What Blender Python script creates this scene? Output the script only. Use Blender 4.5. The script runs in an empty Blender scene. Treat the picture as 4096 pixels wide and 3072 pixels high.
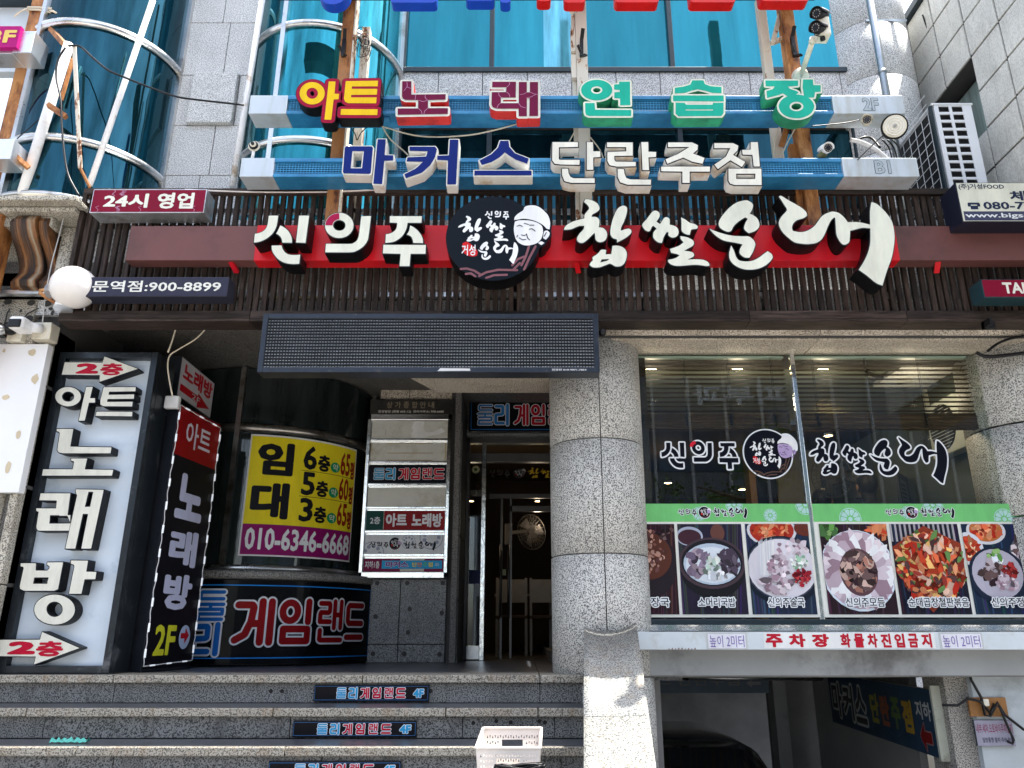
import bpy, bmesh, math, random
import numpy as np
from mathutils import Vector, Matrix
from mathutils.geometry import delaunay_2d_cdt
random.seed(7)
SC = bpy.context.scene
COL = SC.collection
# ------------------------------------------------------------------ camera
FP, CX, CY = 3076.0, 2085.0, 1536.0
PITCH = math.radians(18.02); EYE = 0.25
CP, SP = math.cos(PITCH), math.sin(PITCH)
cam = bpy.data.objects.new("camera", bpy.data.cameras.new("camera"))
COL.objects.link(cam); SC.camera = cam
cam.location = (0, 0, EYE)
cam.rotation_euler = (math.radians(90) + PITCH, 0, 0)
cam.data.sensor_width = 36.0; cam.data.lens = FP / 4096 * 36
cam.data.shift_x = -(CX - 2048) / 4096
cam.data.clip_start = 0.05; cam.data.clip_end = 500
# ------------------------------------------------------------------ sky, sun, exposure
SUN = Vector((0.325, -0.006, 0.945)).normalized()
world = bpy.data.worlds.new("World"); SC.world = world; world.use_nodes = True
wn = world.node_tree.nodes; wl = world.node_tree.links
sky = wn.new("ShaderNodeTexSky"); sky.sky_type = 'NISHITA'; sky.sun_disc = False
sky.sun_elevation = math.asin(SUN.z); sky.sun_rotation = math.atan2(SUN.x, SUN.y)
sky.air_density = 1.0; sky.dust_density = 2.5; sky.ozone_density = 1.0
hs = wn.new("ShaderNodeHueSaturation"); hs.inputs["Saturation"].default_value = .62; wl.new(sky.outputs[0], hs.inputs["Color"]); wl.new(hs.outputs[0], wn["Background"].inputs[0]); wn["Background"].inputs[1].default_value = 0.15
sl = bpy.data.objects.new("sun", bpy.data.lights.new("sun", 'SUN')); COL.objects.link(sl)
sl.data.energy = 3.0; sl.data.angle = math.radians(0.5); sl.data.color = (1.0, 0.955, 0.88)
sl.rotation_euler = SUN.to_track_quat('Z', 'Y').to_euler()
sl.location = SUN * 30
SC.view_settings.view_transform = 'Standard'; SC.view_settings.look = 'None'
SC.view_settings.gamma = 1.0; SC.view_settings.exposure = 1.95
SC.view_settings.use_curve_mapping = False
SC.render.engine = 'CYCLES'
SC.cycles.max_bounces = 7; SC.cycles.transparent_max_bounces = 12
SC.cycles.glossy_bounces = 3; SC.cycles.sample_clamp_indirect = 6

# ------------------------------------------------------------------ pixel -> point on a real plane (full photo pixels)
def U(x, y, Y=None, Z=None, X=None):
    cx, cy = (x - CX) / FP, (CY - y) / FP
    d = Vector((cx, CP - cy * SP, SP + cy * CP))
    if Y is not None: t = Y / d.y
    elif Z is not None: t = (Z - EYE) / d.z
    else: t = X / d.x
    p = d * t
    return Vector((p.x, p.y, p.z + EYE))
def UX(x, y, Y): return U(x, y, Y=Y).x
def UZ(y, Y): return U(2085, y, Y=Y).z
def crop(ox, oy, s): return lambda x, y: (ox + x / s, oy + y / s)

# ------------------------------------------------------------------ objects
ORG = {}
def link(o): COL.objects.link(o); return o
def thing(name, label, cat, loc=(0, 0, 0), group=None, kind=None):
    o = link(bpy.data.objects.new(name, None)); o.location = loc
    o.empty_display_size = 0.1
    ORG[o] = Vector(loc)
    if kind: o['kind'] = kind
    if label: o['label'] = label
    if cat: o['category'] = cat
    if group: o['group'] = group
    return o
def tag(o, label, cat, group=None, kind=None):
    if label: o['label'] = label
    if cat: o['category'] = cat
    if group: o['group'] = group
    if kind: o['kind'] = kind
    return o
def put(name, data, parent=None, loc=(0, 0, 0)):
    o = link(bpy.data.objects.new(name, data))
    base = ORG.get(parent, Vector((0, 0, 0)))
    o.location = Vector(loc) - base
    ORG[o] = Vector(loc)
    if parent is not None: o.parent = parent
    return o
class MB:
    def __init__(s): s.v = []; s.f = []; s.m = []; s.c = []; s.mats = []; s.sm = []
    def mi(s, mat):
        if mat not in s.mats: s.mats.append(mat)
        return s.mats.index(mat)
    def face(s, idx, mat, col=(1, 1, 1), smooth=False):
        s.f.append(idx); s.m.append(s.mi(mat)); s.c.append(col); s.sm.append(smooth)
    def quad(s, a, b, c, d, mat, col=(1, 1, 1), smooth=False):
        n = len(s.v); s.v += [tuple(a), tuple(b), tuple(c), tuple(d)]; s.face((n, n + 1, n + 2, n + 3), mat, col, smooth)
    def box(s, x0, x1, y0, y1, z0, z1, mat, col=(1, 1, 1), rot=None, piv=None):
        P = [Vector((x, y, z)) for z in (z0, z1) for y in (y0, y1) for x in (x0, x1)]
        if rot is not None:
            piv = Vector(piv) if piv is not None else Vector(((x0 + x1) / 2, (y0 + y1) / 2, (z0 + z1) / 2))
            P = [rot @ (p - piv) + piv for p in P]
        n = len(s.v); s.v += [tuple(p) for p in P]
        for q in ((0, 2, 3, 1), (4, 5, 7, 6), (0, 1, 5, 4), (2, 6, 7, 3), (0, 4, 6, 2), (1, 3, 7, 5)):
            s.face(tuple(n + i for i in q), mat, col)
        return s
    def beam(s, a, b, w, h, mat, col=(1, 1, 1), up=(0, 0, 1)):
        a, b = Vector(a), Vector(b); d = (b - a).normalized()
        up = Vector(up)
        if abs(d.dot(up)) > .95: up = Vector((0, 1, 0))
        r = d.cross(up).normalized(); u = r.cross(d)
        P = []
        for p in (a, b):
            for (i, j) in ((-1, -1), (1, -1), (1, 1), (-1, 1)): P.append(p + r * (w / 2 * i) + u * (h / 2 * j))
        n = len(s.v); s.v += [tuple(p) for p in P]
        for q in ((3, 2, 1, 0), (4, 5, 6, 7), (0, 1, 5, 4), (1, 2, 6, 5), (2, 3, 7, 6), (3, 0, 4, 7)):
            s.face(tuple(n + i for i in q), mat, col)
        return s
    def tube(s, pts, r, mat, n=8, col=(1, 1, 1), cap=True):
        pts = [Vector(p) for p in pts]; rings = []; ref = None
        for i, p in enumerate(pts):
            d = (pts[min(i + 1, len(pts) - 1)] - pts[max(i - 1, 0)]).normalized()
            if ref is None: ref = Vector((0, 0, 1)) if abs(d.z) < .9 else Vector((0, 1, 0))
            a = (ref - d * ref.dot(d)).normalized(); b = d.cross(a); ref = a
            rr = r[i] if isinstance(r, (list, tuple)) else r
            st = len(s.v)
            s.v += [tuple(p + a * math.cos(2 * math.pi * k / n) * rr + b * math.sin(2 * math.pi * k / n) * rr) for k in range(n)]
            rings.append(st)
        for i in range(len(rings) - 1):
            for k in range(n):
                k2 = (k + 1) % n
                s.face((rings[i] + k, rings[i] + k2, rings[i + 1] + k2, rings[i + 1] + k), mat, col, True)
        if cap:
            s.face(tuple(rings[0] + k for k in range(n))[::-1], mat, col)
            s.face(tuple(rings[-1] + k for k in range(n)), mat, col)
        return s
    def cyl(s, a, b, r, mat, n=20, col=(1, 1, 1), r2=None): return s.tube([a, b], [r, r2 if r2 else r], mat, n, col)
    def ell(s, c, rx, ry, rz, mat, n=20, m=12, col=(1, 1, 1), rot=None):
        st = len(s.v); c = Vector(c)
        for i in range(m + 1):
            th = math.pi * i / m
            for k in range(n):
                ph = 2 * math.pi * k / n
                p = Vector((rx * math.sin(th) * math.cos(ph), ry * math.sin(th) * math.sin(ph), rz * math.cos(th)))
                if rot is not None: p = rot @ p
                s.v.append(tuple(c + p))
        for i in range(m):
            for k in range(n):
                k2 = (k + 1) % n
                s.face((st + i * n + k, st + (i + 1) * n + k, st + (i + 1) * n + k2, st + i * n + k2), mat, col, True)
        return s
    def lathe(s, prof, c, mat, n=32, a0=0, a1=360, col=(1, 1, 1), ax=1.0, ay=1.0):
        full = abs(a1 - a0) >= 359.9; nn = n if full else n + 1; st = len(s.v)
        for (r, z) in prof:
            for k in range(nn):
                t = math.radians(a0 + (a1 - a0) * k / n)
                s.v.append((c[0] + r * ax * math.cos(t), c[1] + r * ay * math.sin(t), c[2] + z))
        for i in range(len(prof) - 1):
            for k in range(n):
                k2 = (k + 1) % nn if full else k + 1
                s.face((st + i * nn + k, st + i * nn + k2, st + (i + 1) * nn + k2, st + (i + 1) * nn + k), mat, col, True)
        return s
    def mesh(s, name, off=(0, 0, 0)):
        me = bpy.data.meshes.new(name)
        o = Vector(off)
        me.from_pydata([(p[0] - o.x, p[1] - o.y, p[2] - o.z) for p in s.v], [], s.f)
        for m in s.mats: me.materials.append(m)
        me.polygons.foreach_set('material_index', s.m)
        me.polygons.foreach_set('use_smooth', s.sm)
        ca = me.color_attributes.new('Col', 'FLOAT_COLOR', 'CORNER')
        cols = []
        for f, c in zip(s.f, s.c): cols += [c[0], c[1], c[2], 1.0] * len(f)
        ca.data.foreach_set('color', cols)
        me.update(); return me
    def build(s, name, parent=None, bevel=0, loc=None):
        base = Vector(loc) if loc is not None else ORG.get(parent, Vector((0, 0, 0)))
        o = put(name, s.mesh(name, base), parent, base)
        if bevel:
            b = o.modifiers.new("bevel", 'BEVEL'); b.width = bevel; b.segments = 2; b.limit_method = 'ANGLE'; b.angle_limit = math.radians(40)
        return o

# ------------------------------------------------------------------ materials
def nodes_of(m): m.use_nodes = True; return m.node_tree.nodes, m.node_tree.links
_pm = {}
def paint(name, col, rough=.5, metal=0, vary=.12, scale=6, bump=0, dirt=None, dirt_amt=.35, streak=False, emis=None, es=0, trans=0, coat=0):
    if name in _pm: return _pm[name]
    m = bpy.data.materials.new(name); _pm[name] = m
    n, l = nodes_of(m); p = n["Principled BSDF"]
    p.inputs['Roughness'].default_value = rough; p.inputs['Metallic'].default_value = metal
    p.inputs['Coat Weight'].default_value = coat
    if not metal and not coat: p.inputs['Specular IOR Level'].default_value = .3
    tc = n.new('ShaderNodeTexCoord'); mp = n.new('ShaderNodeMapping'); l.new(tc.outputs['Object'], mp.inputs[0])
    if streak: mp.inputs['Scale'].default_value = (1, 1, .12)
    nz = n.new('ShaderNodeTexNoise'); nz.inputs['Scale'].default_value = scale; nz.inputs['Detail'].default_value = 6; nz.inputs['Roughness'].default_value = .65
    l.new(mp.outputs[0], nz.inputs[0])
    cr = n.new('ShaderNodeValToRGB'); cr.color_ramp.elements[0].position = .3; cr.color_ramp.elements[1].position = .7
    c0 = [max(0, c * (1 - vary)) for c in col]; c1 = [min(1, c * (1 + vary)) for c in col]
    cr.color_ramp.elements[0].color = (*c0, 1); cr.color_ramp.elements[1].color = (*c1, 1)
    l.new(nz.outputs[0], cr.inputs[0]); out = cr.outputs[0]
    if dirt:
        n2 = n.new('ShaderNodeTexNoise'); n2.inputs['Scale'].default_value = scale * .6; n2.inputs['Detail'].default_value = 8; n2.inputs['Roughness'].default_value = .7
        l.new(mp.outputs[0], n2.inputs[0])
        r2 = n.new('ShaderNodeValToRGB'); r2.color_ramp.elements[0].position = .62 - .3 * dirt_amt; r2.color_ramp.elements[1].position = .72 - .2 * dirt_amt
        l.new(n2.outputs[0], r2.inputs[0])
        mx = n.new('ShaderNodeMix'); mx.data_type = 'RGBA'; l.new(r2.outputs[0], mx.inputs['Factor']); l.new(out, mx.inputs['A']); mx.inputs['B'].default_value = (*dirt, 1)
        out = mx.outputs['Result']
    l.new(out, p.inputs['Base Color'])
    rr = n.new('ShaderNodeMapRange'); rr.inputs['To Min'].default_value = max(0.02, rough - .08); rr.inputs['To Max'].default_value = min(1, rough + .1)
    l.new(nz.outputs[0], rr.inputs[0]); l.new(rr.outputs[0], p.inputs['Roughness'])
    if bump:
        b = n.new('ShaderNodeBump'); b.inputs['Strength'].default_value = bump; b.inputs['Distance'].default_value = .01
        l.new(nz.outputs[0], b.inputs['Height']); l.new(b.outputs[0], p.inputs['Normal'])
    if emis: p.inputs['Emission Color'].default_value = (*emis, 1); p.inputs['Emission Strength'].default_value = es
    return m
def granite(name, light, dark, tint=None, stain=0, rough=.55, speck=120):
    m = bpy.data.materials.new(name); n, l = nodes_of(m); p = n["Principled BSDF"]; p.inputs['Roughness'].default_value = rough
    tc = n.new('ShaderNodeTexCoord'); ge = n.new('ShaderNodeNewGeometry')
    P = ge.outputs['Position']
    nz = n.new('ShaderNodeTexNoise'); nz.inputs['Scale'].default_value = speck; nz.inputs['Detail'].default_value = 2; nz.inputs['Roughness'].default_value = .6; l.new(P, nz.inputs[0])
    cr = n.new('ShaderNodeValToRGB'); e = cr.color_ramp.elements
    e[0].position = .42; e[0].color = (*[c * .55 for c in dark], 1); e[1].position = .53; e[1].color = (*light, 1)
    l.new(nz.outputs[0], cr.inputs[0]); out = cr.outputs[0]
    nb = n.new('ShaderNodeTexNoise'); nb.inputs['Scale'].default_value = 2.2; nb.inputs['Detail'].default_value = 7; nb.inputs['Roughness'].default_value = .7; l.new(P, nb.inputs[0])
    mr = n.new('ShaderNodeMapRange'); mr.inputs['From Min'].default_value = .3; mr.inputs['From Max'].default_value = .75; mr.inputs['To Min'].default_value = 1.08; mr.inputs['To Max'].default_value = .78
    l.new(nb.outputs[0], mr.inputs[0])
    mu = n.new('ShaderNodeMix'); mu.data_type = 'RGBA'; mu.blend_type = 'MULTIPLY'; mu.inputs['Factor'].default_value = 1
    l.new(out, mu.inputs['A']); l.new(mr.outputs[0], mu.inputs['B']); out = mu.outputs['Result']
    if stain:
        mp = n.new('ShaderNodeMapping'); mp.inputs['Scale'].default_value = (3.5, 3.5, .8); l.new(P, mp.inputs[0])
        ns = n.new('ShaderNodeTexNoise'); ns.inputs['Scale'].default_value = 2.5; ns.inputs['Detail'].default_value = 8; ns.inputs['Roughness'].default_value = .75; l.new(mp.outputs[0], ns.inputs[0])
        r2 = n.new('ShaderNodeMapRange'); r2.inputs['From Min'].default_value = .5; r2.inputs['From Max'].default_value = .68; r2.inputs['To Max'].default_value = stain
        l.new(ns.outputs[0], r2.inputs[0])
        mx = n.new('ShaderNodeMix'); mx.data_type = 'RGBA'; l.new(r2.outputs[0], mx.inputs['Factor']); l.new(out, mx.inputs['A']); mx.inputs['B'].default_value = (*(tint or (.12, .09, .06)), 1)
        out = mx.outputs['Result']
    l.new(out, p.inputs['Base Color'])
    b = n.new('ShaderNodeBump'); b.inputs['Strength'].default_value = .35; b.inputs['Distance'].default_value = .003
    l.new(nz.outputs[0], b.inputs['Height']); l.new(b.outputs[0], p.inputs['Normal'])
    return m
def rusty(name, base, amt=.5):
    m = bpy.data.materials.new(name); n, l = nodes_of(m); p = n["Principled BSDF"]; p.inputs['Roughness'].default_value = .6
    ge = n.new('ShaderNodeNewGeometry'); mp = n.new('ShaderNodeMapping'); mp.inputs['Scale'].default_value = (1, 1, .35); l.new(ge.outputs['Position'], mp.inputs[0])
    a = n.new('ShaderNodeTexNoise'); a.inputs['Scale'].default_value = 11; a.inputs['Detail'].default_value = 9; a.inputs['Roughness'].default_value = .72; l.new(mp.outputs[0], a.inputs[0])
    cr = n.new('ShaderNodeValToRGB'); e = cr.color_ramp.elements
    e[0].position = .60 - .35 * amt; e[0].color = (*base, 1); e[1].position = .64; e[1].color = (.09, .025, .008, 1)
    x = cr.color_ramp.elements.new(.61 - .25 * amt); x.color = (.42, .17, .045, 1)
    y = cr.color_ramp.elements.new(.58); y.color = (.24, .085, .022, 1)
    l.new(a.outputs[0], cr.inputs[0]); l.new(cr.outputs[0], p.inputs['Base Color'])
    b = n.new('ShaderNodeBump'); b.inputs['Strength'].default_value = .3; b.inputs['Distance'].default_value = .004; l.new(a.outputs[0], b.inputs['Height']); l.new(b.outputs[0], p.inputs['Normal'])
    return m
def wood(name, c0, c1, scale=18, rnd=True, axis='Z'):
    m = bpy.data.materials.new(name); n, l = nodes_of(m); p = n["Principled BSDF"]; p.inputs['Roughness'].default_value = .62; p.inputs['Specular IOR Level'].default_value = .2
    ge = n.new('ShaderNodeNewGeometry'); oi = n.new('ShaderNodeObjectInfo')
    mp = n.new('ShaderNodeMapping'); mp.inputs['Scale'].default_value = (1, 1, .09) if axis == 'Z' else (.09, 1, 1); l.new(ge.outputs['Position'], mp.inputs[0])
    ad = n.new('ShaderNodeVectorMath'); ad.operation = 'ADD'; l.new(mp.outputs[0], ad.inputs[0])
    sc = n.new('ShaderNodeMath'); sc.operation = 'MULTIPLY'; sc.inputs[1].default_value = 31; l.new(oi.outputs['Random'], sc.inputs[0]); l.new(sc.outputs[0], ad.inputs[1])
    a = n.new('ShaderNodeTexNoise'); a.inputs['Scale'].default_value = scale * 3; a.inputs['Detail'].default_value = 7; a.inputs['Roughness'].default_value = .7; l.new(ad.outputs[0], a.inputs[0])
    cr = n.new('ShaderNodeValToRGB'); e = cr.color_ramp.elements; e[0].position = .36; e[0].color = (*c0, 1); e[1].position = .68; e[1].color = (*c1, 1)
    l.new(a.outputs[0], cr.inputs[0])
    mr = n.new('ShaderNodeMapRange'); mr.inputs['To Min'].default_value = .62; mr.inputs['To Max'].default_value = 1.5; l.new(oi.outputs['Random'], mr.inputs[0])
    mu = n.new('ShaderNodeMix'); mu.data_type = 'RGBA'; mu.blend_type = 'MULTIPLY'; mu.inputs['Factor'].default_value = 1
    l.new(cr.outputs[0], mu.inputs['A']); l.new(mr.outputs[0], mu.inputs['B']); l.new(mu.outputs['Result'], p.inputs['Base Color'])
    b = n.new('ShaderNodeBump'); b.inputs['Strength'].default_value = .5; b.inputs['Distance'].default_value = .003; l.new(a.outputs[0], b.inputs['Height']); l.new(b.outputs[0], p.inputs['Normal'])
    return m
def print_mat(name, rough=.35, dirt=.12):
    m = bpy.data.materials.new(name); n, l = nodes_of(m); p = n["Principled BSDF"]; p.inputs['Roughness'].default_value = rough; p.inputs['Specular IOR Level'].default_value = .12
    at = n.new('ShaderNodeAttribute'); at.attribute_name = 'Col'
    ge = n.new('ShaderNodeNewGeometry'); mp = n.new('ShaderNodeMapping'); mp.inputs['Scale'].default_value = (1, 1, .25); l.new(ge.outputs['Position'], mp.inputs[0])
    nz = n.new('ShaderNodeTexNoise'); nz.inputs['Scale'].default_value = 7; nz.inputs['Detail'].default_value = 8; nz.inputs['Roughness'].default_value = .72; l.new(mp.outputs[0], nz.inputs[0])
    mr = n.new('ShaderNodeMapRange'); mr.inputs['From Min'].default_value = .35; mr.inputs['From Max'].default_value = .75; mr.inputs['To Min'].default_value = 1.03; mr.inputs['To Max'].default_value = 1 - dirt * 1.6; l.new(nz.outputs[0], mr.inputs[0])
    mu = n.new('ShaderNodeMix'); mu.data_type = 'RGBA'; mu.blend_type = 'MULTIPLY'; mu.inputs['Factor'].default_value = 1
    l.new(at.outputs[0], mu.inputs['A']); l.new(mr.outputs[0], mu.inputs['B']); l.new(mu.outputs['Result'], p.inputs['Base Color'])
    r = n.new('ShaderNodeMapRange'); r.inputs['To Min'].default_value = rough - .06; r.inputs['To Max'].default_value = rough + .12; l.new(nz.outputs[0], r.inputs[0]); l.new(r.outputs[0], p.inputs['Roughness'])
    return m
def film_glass(name, col, metal=.75, rough=.06, wav=.05, var=1.0):
    m = bpy.data.materials.new(name); n, l = nodes_of(m); p = n["Principled BSDF"]
    p.inputs['Metallic'].default_value = metal; p.inputs['Roughness'].default_value = rough
    ge = n.new('ShaderNodeNewGeometry'); oi = n.new('ShaderNodeObjectInfo')
    nz = n.new('ShaderNodeTexNoise'); nz.inputs['Scale'].default_value = 1.6; nz.inputs['Detail'].default_value = 3; l.new(ge.outputs['Position'], nz.inputs[0])
    mp = n.new('ShaderNodeMapping'); mp.inputs['Scale'].default_value = (5, 5, .5); l.new(ge.outputs['Position'], mp.inputs[0])
    n2 = n.new('ShaderNodeTexNoise'); n2.inputs['Scale'].default_value = 1.4; n2.inputs['Detail'].default_value = 6; n2.inputs['Roughness'].default_value = .65; l.new(mp.outputs[0], n2.inputs[0])
    cr = n.new('ShaderNodeValToRGB'); e = cr.color_ramp.elements; e[0].position = .3; e[1].position = .72
    e[0].color = (*[c * (1 - .58 * var) for c in col], 1); e[1].color = (*[min(1, c * (1 + .5 * var) + .02 * var) for c in col], 1)
    l.new(n2.outputs[0], cr.inputs[0])
    mr = n.new('ShaderNodeMapRange'); mr.inputs['To Min'].default_value = .7; mr.inputs['To Max'].default_value = 1.25; l.new(oi.outputs['Random'], mr.inputs[0])
    mu = n.new('ShaderNodeMix'); mu.data_type = 'RGBA'; mu.blend_type = 'MULTIPLY'; mu.inputs['Factor'].default_value = 1
    l.new(cr.outputs[0], mu.inputs['A']); l.new(mr.outputs[0], mu.inputs['B']); l.new(mu.outputs['Result'], p.inputs['Base Color'])
    b = n.new('ShaderNodeBump'); b.inputs['Strength'].default_value = wav; b.inputs['Distance'].default_value = .05; l.new(nz.outputs[0], b.inputs['Height']); l.new(b.outputs[0], p.inputs['Normal'])
    return m
def clear_glass(name, tint=(.75, .85, .82), refl=.16, rough=.01):
    m = bpy.data.materials.new(name); n, l = nodes_of(m); n.remove(n["Principled BSDF"])
    o = n["Material Output"]; t = n.new('ShaderNodeBsdfTransparent'); t.inputs[0].default_value = (*tint, 1)
    g = n.new('ShaderNodeBsdfGlossy'); g.inputs['Roughness'].default_value = rough; g.inputs['Color'].default_value = (.9, .95, 1, 1)
    lw = n.new('ShaderNodeLayerWeight'); lw.inputs[0].default_value = .12
    mr = n.new('ShaderNodeMapRange'); mr.inputs['To Min'].default_value = refl; mr.inputs['To Max'].default_value = .8; l.new(lw.outputs['Fresnel'], mr.inputs[0])
    mx = n.new('ShaderNodeMixShader'); l.new(mr.outputs[0], mx.inputs[0]); l.new(t.outputs[0], mx.inputs[1]); l.new(g.outputs[0], mx.inputs[2]); l.new(mx.outputs[0], o.inputs[0])
    return m
def emit(name, col, s):
    m = bpy.data.materials.new(name); n, l = nodes_of(m); p = n["Principled BSDF"]; p.inputs['Base Color'].default_value = (*col, 1)
    p.inputs['Emission Color'].default_value = (*col, 1); p.inputs['Emission Strength'].default_value = s; return m

G_PILLAR = granite("granite_grey", (.62, .61, .57), (.17, .17, .165))
G_WALL = granite("granite_wall_pale", (.80, .81, .80), (.42, .43, .44), speck=130)
G_WARM = granite("granite_warm", (.66, .58, .47), (.24, .20, .155), stain=.45, tint=(.22, .16, .10))
G_STEP = granite("granite_step", (.25, .25, .24), (.04, .042, .045), stain=.75, tint=(.05, .05, .05), rough=.45)
G_NOSE = granite("granite_nosing", (.40, .37, .31), (.15, .135, .11), stain=.6, tint=(.22, .14, .07))
G_TREAD = granite("granite_tread", (.10, .105, .12), (.03, .033, .04), stain=.5, tint=(.04, .045, .05), rough=.28)
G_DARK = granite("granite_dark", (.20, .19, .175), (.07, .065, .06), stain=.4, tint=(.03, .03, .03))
G_LEFT = granite("granite_left_building", (.60, .56, .47), (.22, .20, .16), stain=.5, tint=(.12, .09, .05))
G_MORTAR = paint("mortar", (.07, .068, .065), .9)
PRINT = print_mat("printed_face"); PRINTG = print_mat("glossy_print", .14, .1); PRINTC = print_mat("acrylic_face", .3, .16)
WOOD = wood("dark_stained_wood", (.008, .0052, .004), (.055, .037, .029)); WOODH = wood("dark_stained_rail", (.010, .007, .0055), (.055, .038, .031), axis='X')
STEEL = paint("brushed_steel", (.62, .63, .63), .28, 1, .08, 5, dirt=(.35, .33, .3), dirt_amt=.3)
MIRROR = paint("polished_steel", (.82, .84, .83), .06, 1, .05, 9, bump=.55)
ALU = paint("aluminium", (.72, .75, .78), .35, .85, .08, 6, dirt=(.4, .38, .35), dirt_amt=.3)
WHITEPAINT = paint("white_pipe_paint", (.82, .83, .84), .35, 0, .06, 8, dirt=(.45, .35, .25), dirt_amt=.25)
SILVER = paint("silver_box_paint", (.50, .56, .60), .35, .25, .08, 3, dirt=(.33, .33, .28), dirt_amt=.45, streak=True)
BLUE = paint("blue_frame_paint", (.035, .24, .46), .32, .1, .15, 4, dirt=(.015, .15, .32), dirt_amt=.6)
DEEPBLUE = paint("deep_blue_wire", (.02, .13, .40), .4)
BLACK = paint("black_coating", (.006, .006, .007), .35, 0, .3, 10)
BLACKG = paint("black_letter_return", (.004, .004, .005), .42, 0, .3, 25, bump=.3); BLACKG.node_tree.nodes["Principled BSDF"].inputs["Specular IOR Level"].default_value = .18
RUBBER = paint("black_rubber", (.015, .015, .015), .6)
CREAMWIRE = paint("cream_cable", (.62, .55, .42), .5)
CREAMPL = paint("cream_plastic", (.72, .68, .56), .4, dirt=(.5, .45, .35), dirt_amt=.3)
WHITEPL = paint("white_plastic", (.80, .80, .79), .3)
RUST = rusty("rusty_orange_steel", (.55, .27, .10), .55); RUSTW = rusty("flaking_white_steel", (.72, .66, .55), .12); RUSTD = rusty("rusty_brown_steel", (.34, .15, .05), .6)
GL_CYAN = film_glass("cyan_mirror_film_glass", (.011, .20, .25), .85, .04)
GL_PANE = film_glass('cyan_pane_glass', (.012, .20, .26), .7, .04, .05, .3)
GL_TEAL = film_glass("teal_mirror_film_glass", (.003, .062, .092), .85, .03)
GL_DARK = film_glass("dark_ground_floor_glass", (.012, .02, .02), .1, .04)
GL_CLEAR = clear_glass("shop_window_glass", (.90, .93, .90), .03)
DARKFRAME = paint("dark_window_frame", (.02, .035, .045), .35, .3)
NAVYBOX = paint("navy_steel_box", (.018, .022, .03), .38, .3, .2, 5)
RET_RED = paint("red_letter_return", (.62, .035, .03), .4, dirt=(.35, .02, .02), dirt_amt=.4)
RET_GREEN = paint("green_letter_return", (.03, .34, .17), .4, dirt=(.02, .2, .1), dirt_amt=.5)
RET_WHITE = paint("white_letter_return", (.74, .73, .68), .45, dirt=(.55, .42, .28), dirt_amt=.35)
RET_STEEL = paint("steel_letter_return", (.45, .50, .52), .25, .9, .2, 8, dirt=(.02, .02, .02), dirt_amt=.5)

# ------------------------------------------------------------------ 2D shapes: union of pieces, each piece a list of loops (even-odd)
def ell_loop(cx, cy, rx, ry, n=28): return [(cx + rx * math.cos(2 * math.pi * k / n), cy + ry * math.sin(2 * math.pi * k / n)) for k in range(n)]
def smooth(loop, seg=4, corner=62):
    n = len(loop); P = [Vector(p) for p in loop]; out = []
    sharp = []
    for i in range(n):
        a, b = P[i] - P[i - 1], P[(i + 1) % n] - P[i]
        sharp.append(math.degrees(abs(a.angle_signed(b))) > corner if a.length > 1e-9 and b.length > 1e-9 else True)
    for i in range(n):
        p0, p1, p2, p3 = P[i - 1], P[i], P[(i + 1) % n], P[(i + 2) % n]
        m1 = Vector((0, 0)) if sharp[i] else (p2 - p0) * .5
        m2 = Vector((0, 0)) if sharp[(i + 1) % n] else (p3 - p1) * .5
        if sharp[i]: m1 = (p2 - p1) * .6
        if sharp[(i + 1) % n]: m2 = (p2 - p1) * .6
        for k in range(seg):
            t = k / seg
            out.append(tuple(p1 * (2 * t**3 - 3 * t**2 + 1) + m1 * (t**3 - 2 * t**2 + t) + p2 * (-2 * t**3 + 3 * t**2) + m2 * (t**3 - t**2)))
    return out
def inside(pts, loops):
    r = np.zeros(len(pts), bool)
    for lp in loops:
        a = np.asarray(lp); b = np.roll(a, -1, 0)
        lo, hi = a.min(0), a.max(0)
        c = (pts[:, 0] >= lo[0]) & (pts[:, 0] <= hi[0]) & (pts[:, 1] >= lo[1]) & (pts[:, 1] <= hi[1])
        if not c.any(): continue
        q = pts[c]; x, y = q[:, 0][:, None], q[:, 1][:, None]
        ay, by = a[:, 1][None], b[:, 1][None]; ax, bx = a[:, 0][None], b[:, 0][None]
        cr = (ay > y) != (by > y)
        with np.errstate(divide='ignore', invalid='ignore'):
            xi = (bx - ax) * (y - ay) / (by - ay) + ax
        r[np.nonzero(c)[0]] ^= (np.sum(cr & (x < xi), 1) % 2 == 1)
    return r
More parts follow.
